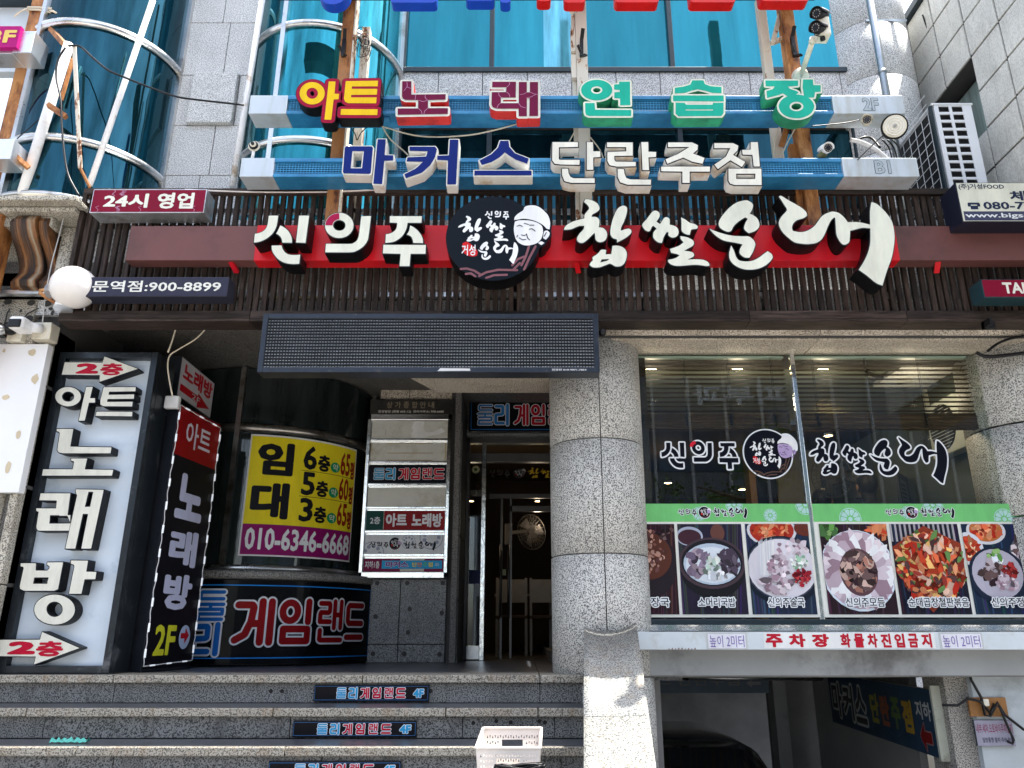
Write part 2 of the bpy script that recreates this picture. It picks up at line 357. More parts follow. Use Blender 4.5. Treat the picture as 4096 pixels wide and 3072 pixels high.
class Shape:
    def __init__(s, pieces): s.p = pieces; s._t = {}
    def bbox(s):
        a = np.array([q for pc in s.p for lp in pc for q in lp]); return a[:, 0].min(), a[:, 0].max(), a[:, 1].min(), a[:, 1].max()
    def map(s, fn): return Shape([[[fn(x, y) for x, y in lp] for lp in pc] for pc in s.p])
    def fit(s, x0, x1, z0, z1, bb=None):
        a, b, c, d = bb or s.bbox(); kx = (x1 - x0) / (b - a); ky = (z1 - z0) / (d - c)
        return s.map(lambda x, y: (x0 + (x - a) * kx, z0 + (y - c) * ky))
    def tess(s, grid=0):
        if grid in s._t: return s._t[grid]
        V, E = [], []
        for pc in s.p:
            for lp in pc:
                n = len(V); V += [Vector(q) for q in lp]; E += [(n + i, n + (i + 1) % len(lp)) for i in range(len(lp))]
        if grid:
            a, b, c, d = s.bbox(); k = math.ceil(a / grid)
            while k * grid < b:
                n = len(V); V += [Vector((k * grid, c - .001)), Vector((k * grid, d + .001))]; E.append((n, n + 1)); k += 1
        r = delaunay_2d_cdt(V, E, [], 0, 1e-6)
        v = np.array([(q.x, q.y) for q in r[0]]); t = np.array(r[2])
        c = v[t].mean(1); keep = np.zeros(len(t), bool)
        for pc in s.p:
            keep |= inside(c, pc)
        t = t[keep]
        e1, e2 = v[t[:, 1]] - v[t[:, 0]], v[t[:, 2]] - v[t[:, 0]]
        ar = e1[:, 0] * e2[:, 1] - e1[:, 1] * e2[:, 0]
        t[ar < 0] = t[ar < 0][:, ::-1]
        s._t[grid] = (v, t); return s._t[grid]
    def edges(s):
        v, t = s.tess(); st = set()
        for a, b, c in t:
            st.update(((a, b), (b, c), (c, a)))
        return v, [e for e in st if (e[1], e[0]) not in st]
    def off(s, w, n=5):
        v, E = s.edges(); pc = [x for x in s.p]
        for a, b in E: pc.append([capsule(v[a], v[b], w, n)])
        return Shape(pc)
def capsule(a, b, w, n=5):
    dx, dy = b[0] - a[0], b[1] - a[1]; t = math.atan2(dy, dx); o = []
    for (p, s0) in ((b, -math.pi / 2), (a, math.pi / 2)):
        for k in range(n + 1):
            q = t + s0 + math.pi * k / n; o.append((p[0] + w * math.cos(q), p[1] + w * math.sin(q)))
    return o
def poly(*loops, sm=False): return Shape([[smooth(lp) if sm else list(lp) for lp in loops]])
def join(*sh): return Shape([pc for s in sh for pc in s.p])
def rect(x0, x1, z0, z1): return Shape([[[(x0, z0), (x1, z0), (x1, z1), (x0, z1)]]])
def rrect(x0, x1, z0, z1, r): 
    o = []
    for cx, cy, a in ((x1 - r, z0 + r, -90), (x1 - r, z1 - r, 0), (x0 + r, z1 - r, 90), (x0 + r, z0 + r, 180)):
        for k in range(5): t = math.radians(a + 22.5 * k); o.append((cx + r * math.cos(t), cy + r * math.sin(t)))
    return Shape([[o]])
def disc(cx, cy, rx, ry=None, n=32): return Shape([[ell_loop(cx, cy, rx, ry or rx, n)]])
def ring(cx, cy, rx, ry, hx, hy, n=32): return Shape([[ell_loop(cx, cy, rx, ry, n), ell_loop(cx, cy, hx, hy, n)]])
def strokes(lst, w, n=8):
    pc = []
    for pl in lst:
        for a, b in zip(pl[:-1], pl[1:]): pc.append([capsule(a, b, w / 2, n)])
    return Shape(pc)
_tc = {}
def text(s, bold=0.0):
    k = (s, bold)
    if k in _tc: return _tc[k]
    c = bpy.data.curves.new("t", 'FONT'); c.body = s; c.resolution_u = 2; c.size = 1
    o = bpy.data.objects.new("t", c); COL.objects.link(o)
    me = bpy.data.meshes.new_from_object(o.evaluated_get(bpy.context.evaluated_depsgraph_get()))
    bpy.data.objects.remove(o); bpy.data.curves.remove(c)
    v = [(p.co.x, p.co.y) for p in me.vertices]; cnt = {}
    for f in me.polygons:
        for e in f.edge_keys: cnt[e] = cnt.get(e, 0) + 1
    adj = {}
    for e, q in cnt.items():
        if q == 1: adj.setdefault(e[0], []).append(e[1]); adj.setdefault(e[1], []).append(e[0])
    loops = []; seen = set()
    for st in adj:
        if st in seen: continue
        lp = [st]; seen.add(st); cur = st
        while True:
            nx = [q for q in adj[cur] if q not in seen]
            if not nx: break
            cur = nx[0]; seen.add(cur); lp.append(cur)
        if len(lp) > 2: loops.append([v[i] for i in lp])
    bpy.data.meshes.remove(me)
    # group loops into separate pieces (outer + holes) cheaply: keep as one even-odd piece
    sh = Shape([loops])
    if bold: sh = sh.off(bold, 3)
    _tc[k] = sh; return sh

# maps (u, v, h) -> world; h is height off the surface
def plane(Y): return lambda u, v, h: (u, Y - h, v)
def angled(A, B):
    A, B = Vector(A), Vector(B); d = Vector((B.x - A.x, B.y - A.y, 0)).normalized(); n = Vector((d.y, -d.x, 0))
    return lambda u, v, h: (A.x + d.x * u + n.x * h, A.y + d.y * u + n.y * h, v)
def cylm(cx, cy, r): return lambda u, v, h: (cx + (r + h) * math.sin(u / r), cy - (r + h) * math.cos(u / r), v)
def flat(mb, sh, mp, h, col, mat=None, grid=0):
    v, t = sh.tess(grid); n = len(mb.v); mat = mat or PRINT
    mb.v += [mp(x, y, h) for x, y in v]
    for a, b, c in t: mb.face((n + int(a), n + int(b), n + int(c)), mat, col)
def solid(mb, sh, mp, h0, h1, matf, mats, colf=(1, 1, 1), cols=(1, 1, 1), grid=0):
    """front at h1, back at h0, side walls"""
    v, t = sh.tess(grid); n = len(mb.v); N = len(v)
    mb.v += [mp(x, y, h1) for x, y in v] + [mp(x, y, h0) for x, y in v]
    st = set()
    for a, b, c in t:
        a, b, c = int(a), int(b), int(c)
        mb.face((n + a, n + b, n + c), matf, colf); mb.face((n + N + c, n + N + b, n + N + a), mats, cols)
        st.update(((a, b), (b, c), (c, a)))
    for a, b in st:
        if (b, a) not in st: mb.face((n + a, n + N + a, n + N + b, n + b), mats, cols)
def px_shape(loops_list, cr, Y, sm=False):
    """loops traced in crop pixels -> shape in (X, Z) on the plane Y. loops_list: list of pieces, each a list of loops"""
    out = []
    for pc in loops_list:
        q = []
        for lp in pc:
            w = []
            for x, y in lp:
                p = U(*cr(x, y), Y=Y); w.append((p.x, p.z))
            q.append(smooth(w) if sm else w)
        out.append(q)
    return Shape(out)
def tx(mb, s, mp, x0, x1, z0, z1, h, col, bold=.02, mat=None, grid=0): flat(mb, text(s, bold).fit(x0, x1, z0, z1), mp, h, col, mat, grid)
# ================================================================== GROUND, STEPS
def blockrow(parent, xs, y0, y1, z0, z1, mat, name="stone_block", gap=.004, bev=.004, jit=0):
    for a, b in zip(xs[:-1], xs[1:]):
        m = MB(); j = random.uniform(-jit, jit)
        m.box(a + gap / 2, b - gap / 2, y0 + j, y1, z0, z1, mat); m.build(name, parent, bev)
STREET = -1.35
m = MB(); m.box(-60, 60, -60, 2.45, STREET - .2, STREET, paint("pavement_concrete", (.42, .40, .37), .8, dirt=(.25, .24, .22), scale=2))
g = m.build("pavement"); tag(g, None, None, kind='structure')
m = MB(); m.box(-60, 60, -14, -3, STREET, STREET + .004, paint("asphalt", (.06, .06, .062), .85, scale=3)); tag(m.build("road"), None, None, kind='structure')
steps = thing("entrance_steps", None, None, (-2, 5.3, 0), kind='structure')
T, S_ = .32, .17
XE = .40
joints = [[-3.9, -2.62, -1.02, .12, XE], [-3.9, -2.95, -1.48, -.45, .10, XE], [-3.9, -2.45, -1.30, .02, XE], [-3.9, -2.8, -1.5, -.3, XE]]
fullj = {0: (672 / 1.0, 1545, 2110), }
for k in range(9):
    zt = -S_ * k; yf = 5.3 - T * k; yb = 7.9 if k == 0 else yf + T + .03
    J = joints[k % 4]
    blockrow(steps, J, yf - .02, yf + (.30 if k else .32), zt - .048, zt, G_NOSE, "tread_stone", .005, .006)
    if k == 0:
        for a, b in zip(J[:-1], J[1:]):
            for c, d in ((5.62, 6.4), (6.4, 7.9)):
                m = MB(); m.box(a + .002, b - .002, c + .002, d, -.05, 0 - .0005, G_TREAD); m.build("floor_slab", steps, .003)
        m = MB(); m.box(XE, 1.1, 5.62, 7.9, -.05, -.001, G_TREAD); m.build("floor_slab", steps)
        m = MB(); m.box(-3.9, 1.1, 7.9, 9.2, -.05, -.001, G_TREAD); m.build("floor_slab", steps)
    else:
        m = MB(); m.box(-3.9, XE, yf + .004, yf + .30, zt, zt + .002, G_TREAD); m.build("tread_surface", steps)
    blockrow(steps, [x + .1 * ((k * 7) % 3) for x in J[:-1]] + [XE], yf + .018, yf + .2, zt - S_ + .002, zt - .05, G_STEP, "riser_stone", .004, .003, .002)
    m = MB(); m.box(-3.9, XE, yf + .05, yf + .36, zt - S_ - .2, zt - .052, G_MORTAR); m.build("step_core", steps)
# drill holes on risers
for px in (1080, 1125, 1722): MB().cyl(U(px, 2765, Y=5.3) + Vector((0, -.001 + .017, 0)), U(px, 2765, Y=5.3) + Vector((0, .03, 0)), .013, BLACK, 12).build('drill_hole', steps)
for (px, py) in ((1721, 2885), (1893, 2892), (1985, 2885), (2043, 2890), (2157, 2885), (2180, 2890), (1700, 2945), (1820, 2945)):
    p = U(px, py, Y=4.995); MB().cyl((p.x, 4.9975, p.z), (p.x, 5.03, p.z), .012, BLACK, 12).build('drill_hole', steps)

# ================================================================== MAIN BUILDING
bld = thing("commercial_building", "grey granite building with teal mirror glass, round bays and shop front", "building", (0, 6, -1.35))
def part(mb, name, bevel=0, parent=None): return mb.build(name, parent or bld, bevel)
# pale pier between the two round bays (left)
YP = 5.5
pL, pR = -2.97, -2.33
pier = part(MB().box(pL, pR, YP + .03, 6.6, 2.9, 9, G_MORTAR), "stone_pier")
zs = [UZ(y, YP) for y in (900, 702, 502, 301, 91, -130, -370)]
def stone(x0, x1, y0, y1, z0, z1, mat, parent, name="stone_block", bev=.004, gap=.006):
    return MB().box(x0 + gap / 2, x1 - gap / 2, y0, y1, z0 + gap / 2, z1 - gap / 2, mat).build(name, parent, bev)
for i in range(len(zs) - 1):
    if i == 2:
        stone(pL, pL + .15, YP, YP + .05, zs[i], zs[i + 1], G_WALL, pier); stone(pR - .10, pR, YP, YP + .05, zs[i], zs[i + 1], G_WALL, pier)
        MB().box(pL + .155, pR - .107, YP - .045, YP + .05, zs[i] + .004, zs[i + 1] - .004, G_WALL).build("stone_block", pier, .004)
    else:
        mid = (pL + pR) / 2 + (.04 if i % 2 else -.03) + .03
        stone(pL, mid, YP, YP + .05, zs[i], zs[i + 1], G_WALL, pier); stone(mid, pR, YP, YP + .05, zs[i], zs[i + 1], G_WALL, pier)
# round glass bays
def bay(cx, cy, r, a0, a1, zbot, ztop, rings, mulls, glass, frame, nm="bay_window", seg=30, fr=.05):
    """angles measured from straight-at-camera, + to the right"""
    m = MB(); core = MB()
    w = part(MB().lathe([(r - .06, zbot), (r - .06, ztop)], (cx, cy, 0), BLACK, seg, a0 - 90, a1 - 90), nm)
    MB().lathe([(0, zbot - .01), (r + .03, zbot - .01), (r + .03, zbot + .02), (0, zbot + .02)], (cx, cy, 0), frame, seg, a0 - 90, a1 - 90).build('base_rail', w)
    cuts = [a0] + sorted(mulls) + [a1]
    lv = [zbot] + rings + [ztop]
    for i in range(len(cuts) - 1):
        for j in range(len(lv) - 1):
            n = max(3, int(abs(cuts[i + 1] - cuts[i]) / 6))
            g = MB().lathe([(r, lv[j] + .02), (r, lv[j + 1] - .02)], (cx, cy, 0), glass, n, cuts[i] - 90 + .7, cuts[i + 1] - 90 - .7)
            g.build("pane", w)
    for z in rings:
        MB().lathe([(r - .01, -fr / 2), (r + .028, -fr / 2), (r + .034, 0), (r + .028, fr / 2), (r - .01, fr / 2)], (cx, cy, z), frame, seg, a0 - 90, a1 - 90).build("ring_rail", w)
    for a in cuts:
        t = math.radians(a); d = Vector((math.sin(t), -math.cos(t), 0)); s = Vector((math.cos(t), math.sin(t), 0))
        p = Vector((cx, cy, 0)) + d * (r + .008)
        MB().beam((p.x, p.y, zbot), (p.x, p.y, ztop), .045, .05, frame, up=d).build("mullion", w)
    return w
zr1 = UZ(298, 5.9); 
def zring(x, y, cx, cy, r, a):   # height of a ring seen at pixel y at bay angle a
    t = math.radians(a); return UZ(y, cy - r * math.cos(t))
b2c = (-1.80, 5.95, .68)
rA = zring(1203, 95, *b2c, 0); rB = zring(1100, 560, *b2c, 0)
bay(*b2c, -64, 84, 2.9, 9.2, [rB, rA, rA + (rA - rB) * 1.0], [-18], GL_CYAN, STEEL)
b1c = (-3.58, 5.53, .62)
qB = UZ(563, 4.95); qA = UZ(97, 4.93)
bay(*b1c, -80, 86, UZ(790, 4.95), 9.2, [qB, qA, qA + 1.25], [-22], GL_TEAL, STEEL)
# window wall to the right of the bay
YW = 5.9; XR = 3.22
wall = part(MB().box(-1.12, XR, YW + .06, YW + .3, 2.4, 9.2, G_MORTAR), "upper_wall")
zt1, zb1 = UZ(290, YW), UZ(492, YW)          # stone band between window rows
js = [1602, 1753, 1930, 2109, 2286, 2465, 2641, 2818, 3000, 3180, 3364, 3540]
xs = [UX(j, 345, YW) for j in js]; xs[0] = -1.12; xs[-1] = XR
for a, b in zip(xs[:-1], xs[1:]):
    stone(a, b, YW - .01, YW + .07, zb1, zt1, G_WALL, wall)
stone(-1.12, XR, YW - .06, YW + .02, zb1 - .03, zb1 + .015, G_WALL, wall, "stone_ledge")
for (ztop, zbot, mul, matg, nm) in ((9.2, zt1 + .01, [1602, 1966, 2325, 2692, 3080, 3406], GL_PANE, "window"), (zb1 - .035, 2.9, [1602, 1957, 2325, 2720, 3110, 3420], GL_TEAL, "window")):
    ym = 283 if nm and ztop > 8 else 540
    X = [UX(q, ym, YW) for q in mul]; X[0] = -1.10
    w = part(MB().box(X[0], X[-1], YW + .055, YW + .06, zbot, ztop, BLACK), nm)
    for a, b in zip(X[:-1], X[1:]):
        MB().box(a + .02, b - .02, YW + .035, YW + .045, zbot + .03, min(ztop, zbot + 2.5) - .02, matg).build("pane", w)
    for x in X: MB().box(x - .022, x + .022, YW - .012, YW + .05, zbot, ztop, DARKFRAME).build("mullion", w, .003)
    MB().box(X[0], X[-1], YW - .03, YW + .045, zbot - .02, zbot + .03, DARKFRAME).build("sill", w, .003)
    if ztop > 8: MB().box(X[0], X[-1], YW - .012, YW + .05, zbot + 2.48, zbot + 2.53, DARKFRAME).build("transom", w, .003)
# inner blinds and film edge patches seen in the panes (real strips fixed on the glass)
for (a, b) in ((2175, 2240),):
    MB().box(UX(a, 200, YW), UX(b + 70, 200, YW) - .03, YW + .030, YW + .034, zt1 + .05, zt1 + 2.3, film_glass("pale_blue_film", (.14, .52, .66), .45, .08)).build("window_film", bld)
# round corner column at the right end
cc = (3.33, 6.12); R = .40
col = part(MB().lathe([(R - .02, 2.4), (R - .02, 9.2)], (cc[0], cc[1], 0), G_MORTAR, 24), "corner_column")
cz = [2.4, UZ(600, 5.75), UZ(300, 5.75), UZ(85, 5.75), UZ(-150, 5.75), 8.4]
for a, b in zip(cz[:-1], cz[1:]):
    MB().lathe([(R - .004, a + .002), (R, a + .006), (R, b - .006), (R - .004, b - .002)], (cc[0], cc[1], 0), G_WALL, 32).build("stone_drum", col)
part(MB().box(XR, 3.72, YW + .25, 6.7, 2.4, 9.2, G_WALL), "side_wall")
# ---- first floor slab / beams above the shop front
ZH = UZ(1404, 5.55); ZM = UZ(1346, 5.25)
beam = part(MB().box(.30, 3.9, 5.27, 5.9, ZM + .001, 2.9, G_MORTAR), "stone_beam")
Xj = [UX(q, 1346, 5.25) for q in (2380, 2790, 3283, 3738, 4250)]
for a, b in zip(Xj[:-1], Xj[1:]):
    m = MB(); n = 8; P = []
    for k in range(n + 1):
        t = math.radians(-90 + 180 * k / n); P.append((5.31 - .075 * math.cos(t), ZM + .085 + .085 * math.sin(t)))
    P = P + [(5.36, ZM + .17), (5.36, ZM)]
    L = len(P)
    for x in (a + .003, b - .003): m.v += [(x, y, z) for y, z in P]
    for k in range(L): m.face((k, k + L, (k + 1) % L + L, (k + 1) % L), G_WARM, smooth=k < n)
    m.face(tuple(range(L)), G_WARM); m.face(tuple(range(L, 2 * L))[::-1], G_WARM)
    m.build("moulding_stone", beam)
Xs = [UX(q, 1346, 5.25) for q in (2380, 3283, 4300)]
for a, b in zip(Xs[:-1], Xs[1:]): stone(a, b, 5.29, 5.62, ZM - .012, ZM + .02, G_WARM, beam, "soffit_stone")
# upper left: soffit over the entrance recess + lintel
ZL = UZ(1572, 5.95)
lint = part(MB().box(UX(1720, 1572, 5.42), .55, 5.42, 5.95, ZL, ZL + .22, G_WARM), "entrance_lintel", .006)
m = MB(); x0 = UX(1720, 1572, 5.42); x1 = x0 - .55
m.v += [(x0, 5.42, ZL), (x0, 5.95, ZL), (x1, 5.95, ZL + .30), (x1, 5.42, ZL + .30), (x0, 5.42, ZL + .4), (x0, 5.95, ZL + .4), (x1, 5.95, ZL + .4), (x1, 5.42, ZL + .4)]
for q in ((0, 1, 2, 3), (4, 7, 6, 5), (0, 3, 7, 4), (1, 5, 6, 2), (2, 6, 7, 3), (0, 4, 5, 1)): m.face(q, G_WARM)
part(m, "sloping_soffit")
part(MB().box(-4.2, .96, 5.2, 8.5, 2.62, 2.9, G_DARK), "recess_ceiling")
# recess: left return wall of granite blocks, its shadow put into the dark colour
YB = 7.46
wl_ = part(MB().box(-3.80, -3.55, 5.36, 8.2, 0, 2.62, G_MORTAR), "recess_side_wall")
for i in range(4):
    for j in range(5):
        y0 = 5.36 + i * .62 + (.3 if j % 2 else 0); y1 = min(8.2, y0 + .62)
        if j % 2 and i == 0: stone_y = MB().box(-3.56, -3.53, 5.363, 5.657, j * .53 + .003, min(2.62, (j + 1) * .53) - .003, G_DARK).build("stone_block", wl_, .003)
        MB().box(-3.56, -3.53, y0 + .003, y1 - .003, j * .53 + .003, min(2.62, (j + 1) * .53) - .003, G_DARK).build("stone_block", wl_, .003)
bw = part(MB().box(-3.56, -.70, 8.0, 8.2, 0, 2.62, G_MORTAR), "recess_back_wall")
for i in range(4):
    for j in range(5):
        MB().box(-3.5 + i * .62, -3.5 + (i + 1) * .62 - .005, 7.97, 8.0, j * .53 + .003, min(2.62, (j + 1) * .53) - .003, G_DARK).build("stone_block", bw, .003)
# round ground floor bay
gb = (-2.60, 7.81, 1.06)
zg = UZ(1705, 6.70)
gbay = bay(*gb, -80, 84, .76, 2.62, [zg], [-28, 2], GL_DARK, paint("aged_steel_frame", (.36, .34, .31), .3, .95, .15, 6, dirt=(.16, .13, .1), dirt_amt=.5), "ground_bay_window", 40, .07)
MB().lathe([(1.06, .76), (1.11, .765), (1.11, .81), (1.06, .82)], (gb[0], gb[1], 0), STEEL, 40, -178, -4).build("bottom_rail", gbay)
kw = (-2.60, 7.85, 1.22)
kb = part(MB().lathe([(kw[2] - .12, 0), (kw[2] - .12, .69)], (kw[0], kw[1], 0), G_DARK, 40, -180, 0), "round_plinth")
MB().lathe([(.3, .76), (kw[2] + .035, .76), (kw[2] + .045, .74), (kw[2] + .045, .70), (kw[2] + .02, .69), (.3, .69)], (kw[0], kw[1], 0), granite("granite_sill", (.30, .29, .27), (.1, .1, .1), .3), 40, -180, 0).build("round_sill", kb)
# granite panel wall with the directory board
DX0, DX1 = UX(1478, 2440, YB) - .02, UX(1784, 2440, YB)
dw = part(MB().box(DX0, DX1 + .04, YB + .03, 8.2, 0, 2.62, G_MORTAR), "directory_wall")
jx = UX(1598, 2440, YB); zq = UZ(2316, YB)
G_CONC = granite("granite_panel_grey", (.30, .31, .31), (.09, .095, .10), stain=.55, tint=(.05, .055, .06))
for (a, b) in ((DX0, jx), (jx, DX1)):
    stone(a, b, YB, YB + .04, .16, zq, G_CONC, dw); stone(a, b, YB + .002, YB + .04, .0, .16, G_CONC, dw); stone(a, b, YB + .01, YB + .04, 2.28, 2.62, G_WARM, dw)
    stone(a, b, YB + .02, YB + .04, zq, 2.28, G_DARK, dw)
for (px, py) in ((1509, 2332), (1629, 2332), (1771, 2332), (1502, 2466), (1639, 2436), (1767, 2452), (1632, 2530), (1492, 2615), (1617, 2616), (1758, 2618)):
    p = U(px, py, Y=YB); MB().cyl((p.x, YB - .002, p.z), (p.x, YB + .02, p.z), .021, BLACK, 14).build("anchor_hole", dw)
# reveal right of the directory wall, entrance opening
XD = UX(1840, 2400, 7.9)
rv = part(MB().box(DX1 + .04, DX1 + .10, YB - .02, 8.4, 0, 2.62, G_DARK), "entrance_reveal", .004)
for z in (.55, 1.15, 1.75, 2.3): MB().box(DX1 + .098, DX1 + .112, YB + .01, 8.4, z - .59, z - .01, G_DARK).build("stone_block", rv, .003)

# ---- big rounded pillar
PC = (UX(2392, 2000, 5.6), 5.62); PR = .345
pil = thing("round_granite_pillar", "thick rounded speckled granite pillar between entrance and restaurant window", "pillar", (PC[0], PC[1], -1.35))
MB().lathe([(PR - .01, STREET), (PR - .01, ZH + .16)], (PC[0], PC[1], 0), G_MORTAR, 40).build("pillar_core", pil)
zz = [STREET, -.42 - .32, UZ(2712, 5.3), UZ(2212, 5.28), UZ(1750, 5.28), 2.34]
for a, b in zip(zz[:-1], zz[1:]):
    for (t0, t1, top) in ((-181, -90.6, min(b, ZL)), (-89.4, 1, b)):
        if a >= top: continue
        dl = Vector((0, 0))
        MB().lathe([(PR - .012, a + .003), (PR, a + .008), (PR, top - .008), (PR - .012, top - .003)], (PC[0], PC[1], 0), G_PILLAR, 26, t0, t1).build("stone_drum", pil)
# second pillar at the right edge
P2 = (3.93, 5.75); 
pil2 = thing("right_granite_pillar", "granite pillar at the right edge beside the restaurant window, cable tied round its top", "pillar", (P2[0], P2[1], -1.35))
for a, b in ((STREET, .28), (.285, 1.05), (1.055, 1.72), (1.725, 2.33)):
    MB().lathe([(.43, a + .003), (.45, a + .01), (.45, b - .01), (.43, b - .003)], (P2[0], P2[1], 0), G_PILLAR, 40).build("stone_drum", pil2)

# ================================================================== NEIGHBOUR WITH TILED WALL (right)
XN = 3.85
nb = thing("tiled_neighbour_building", "neighbouring building with pale square-tiled side wall and dark coping", "building", (XN, 5, -1.35))
tl = granite("pale_wall_tile", (.80, .79, .73), (1.2, 1.18, 1.08), stain=.4, tint=(.28, .27, .23), rough=.45, speck=60)
wside = MB()
oy0, oy1, oz0, oz1 = 5.40, 6.20, 4.05, 4.95
for (y0, y1, z0, z1) in ((3.6, oy0, 2.2, 6.03), (oy1, 12, 2.2, 6.03), (oy0, oy1, 2.2, oz0), (oy0, oy1, oz1, 6.03)): wside.box(XN + .012, XN + .4, y0, y1, z0, z1, G_MORTAR)
ws = wside.build("side_wall", nb)
tw, th = .40, .40
tm = {}
for i in range(-3, 14):
    for j in range(10):
        y0 = 5.40 - 5 * tw + (i + 3) * tw; z0 = 2.43 + j * .36; y1, z1 = y0 + tw, min(z0 + .36, 6.03)
        if z1 - z0 < .05: continue
        if y0 >= oy0 - .01 and y0 < oy1 - .05:
            if z0 > oz0 - .1 and z1 < oz1 + .1: continue
        a, b, c, d = y0 + .011, y1 - .011, z0 + .010, z1 - .010
        if y0 >= oy0 - .01 and y0 < oy1 and c < oz0 < d and False: d = oz0
        MB().box(XN - .004 * random.random(), XN + .02, a, b, c, d, tl).build("tile", ws, .003)
MB().box(XN - .05, XN + .45, 3.6, 12, 6.03, 6.10, DARKFRAME).build("coping", nb)
wd = MB().box(XN + .20, XN + .24, oy0, oy1, oz0, oz1, BLACK).build("window", nb)
MB().box(XN + .17, XN + .19, oy0 + .05, oy1 - .12, oz0 + .05, oz1 - .05, film_glass("pale_green_window_glass", (.35, .45, .42), .3, .12)).build("pane", wd)
for (y0, y1, z0, z1) in ((oy0 - .0, oy0 + .04, oz0, oz1), (oy1 - .14, oy1 - .08, oz0, oz1)): MB().box(XN + .13, XN + .2, y0, y1, z0, z1, DARKFRAME).build("frame", wd)
# back pieces seen above coping
fb = thing("far_stone_building", "pale stone building just showing behind the tiled wall's coping", "building", (5, 13, -1.35))
for j in range(13):
    for i in range(6): MB().box(2.2 + i * .9, 3.09 + i * .9, 13 + .01 * (i % 2), 13.6, 6 + j * .55, 6.54 + j * .55, G_WALL).build("stone_block", fb, .006)
MB().box(2.2, 7.6, 13.05, 14, -1.35, 14, G_WALL).build("wall", fb)

# ================================================================== LEFT NEIGHBOUR STONE FRONT
lb = thing("left_stone_building", "weathered beige granite front with cornice at the left edge", "building", (-4.3, 5.4, -1.35))
YL = 5.25
XLr = UX(300, 900, YL)
cz1, cz0 = UZ(786, YL - .40), UZ(830, YL - .3)
MB().box(-6.2, XLr, YL + .05, 6.2, STREET, cz1 - .02, G_MORTAR).build("wall", lb)
MB().box(-6.2, XLr + .24, YL - .42, YL + .1, cz1 - .04, cz1, G_LEFT).build("cornice", lb, .01)
MB().box(-6.2, XLr + .2, YL - .34, YL + .1, cz1 - .08, cz1 - .042, G_LEFT).build("cornice", lb, .015)
MB().box(-6.2, XLr + .0, YL - .26, YL + .1, cz1 - .16, cz1 - .082, G_LEFT).build("cornice", lb, .01)
zrow = [cz1 - .162, UZ(975, YL), UZ(1100, YL), UZ(1160, YL), UZ(1335, YL), 1.6, 1.0, .4, STREET]
xr = [-6.0, -5.1, UX(60, 1250, YL), UX(225, 1250, YL), UX(262, 1250, YL)]
for j in range(len(zrow) - 1):
    e = .05 if j == 2 else 0
    for a, b in ((-6.0, -4.75), (-4.75, -4.05), (-4.05, XLr - .16)):
        s = (.12 if j % 2 else -.1); a2, b2 = (a + s if a > -6 else a), (b + s if b < -3.9 else b)
        stone(a2, b2, YL - e, YL + .06, zrow[j + 1], zrow[j], G_LEFT, lb, bev=.007)
# vertical edge mouldings down to the steps
for (a, b, y, mt) in ((XLr - .16, XLr - .10, YL - .06, G_LEFT), (XLr - .10, XLr - .055, YL + .0, G_DARK), (XLr - .055, XLr, YL - .03, G_LEFT)):
    for z0, z1 in ((-.2, .56), (.565, 1.22), (1.225, 1.95), (1.955, 2.4)): MB().box(a, b, y, YL + .3, z0, z1, mt).build("edge_moulding", lb, .01)
# scroll corbel
kk = thing("scroll_corbel", "rust-streaked carved scroll corbel under the stone cornice at the left", "corbel", (UX(140, 1000, 5.1), 5.2, UZ(1150, 5.1)))
def streakstone():
    mm = bpy.data.materials.new("rust_streaked_stone"); n, l = nodes_of(mm); p = n["Principled BSDF"]; p.inputs['Roughness'].default_value = .6
    ge = n.new('ShaderNodeNewGeometry'); mp = n.new('ShaderNodeMapping'); mp.inputs['Scale'].default_value = (14, .6, .9); l.new(ge.outputs['Position'], mp.inputs[0])
    a = n.new('ShaderNodeTexNoise'); a.inputs['Scale'].default_value = 1.0; a.inputs['Detail'].default_value = 7; a.inputs['Roughness'].default_value = .62; l.new(mp.outputs[0], a.inputs[0])
    cr = n.new('ShaderNodeValToRGB'); e = cr.color_ramp.elements; e[0].position = .40; e[0].color = (.012, .008, .005, 1); e[1].position = .70; e[1].color = (.40, .36, .28, 1)
    for ps, c in ((.47, (.06, .025, .01)), (.53, (.22, .085, .02)), (.58, (.24, .17, .10))):
        x = cr.color_ramp.elements.new(ps); x.color = (*c, 1)
    l.new(a.outputs[0], cr.inputs[0]); l.new(cr.outputs[0], p.inputs['Base Color'])
    nz = n.new('ShaderNodeTexNoise'); nz.inputs['Scale'].default_value = 90; l.new(ge.outputs['Position'], nz.inputs[0])
    b = n.new('ShaderNodeBump'); b.inputs['Strength'].default_value = .6; b.inputs['Distance'].default_value = .006; l.new(nz.outputs[0], b.inputs['Height']); l.new(b.outputs[0], p.inputs['Normal']); return mm
KM = streakstone()
prof = []
zt_, zb_ = UZ(860, 5.0), UZ(1155, 5.1)
H = zt_ - zb_
for (f, d) in ((0, .08), (.03, .16), (.10, .18), (.18, .15), (.26, .12), (.36, .12), (.46, .15), (.56, .20), (.66, .26), (.76, .30), (.86, .32), (.93, .30), (.98, .25), (1, .17)): prof.append((YL - d, zb_ + f * H))
def corb(xa, xb, mat, dd=0, nm="scroll_body", par=kk):
    m = MB(); P = [(YL + .05, zb_)] + [(y + dd, z) for y, z in prof] + [(YL + .05, zt_)]; L = len(P)
    for x in (xa, xb): m.v += [(x, y, z) for y, z in P]
    for i in range(L): m.face((i, i + L, (i + 1) % L + L, (i + 1) % L), mat, smooth=0 < i < L - 1)
    m.face(tuple(range(L)), mat); m.face(tuple(range(L, 2 * L))[::-1], mat); return m.build(nm, par, .006)
kx0, kx1 = UX(48, 1000, 5.05), UX(225, 1000, 5.05)
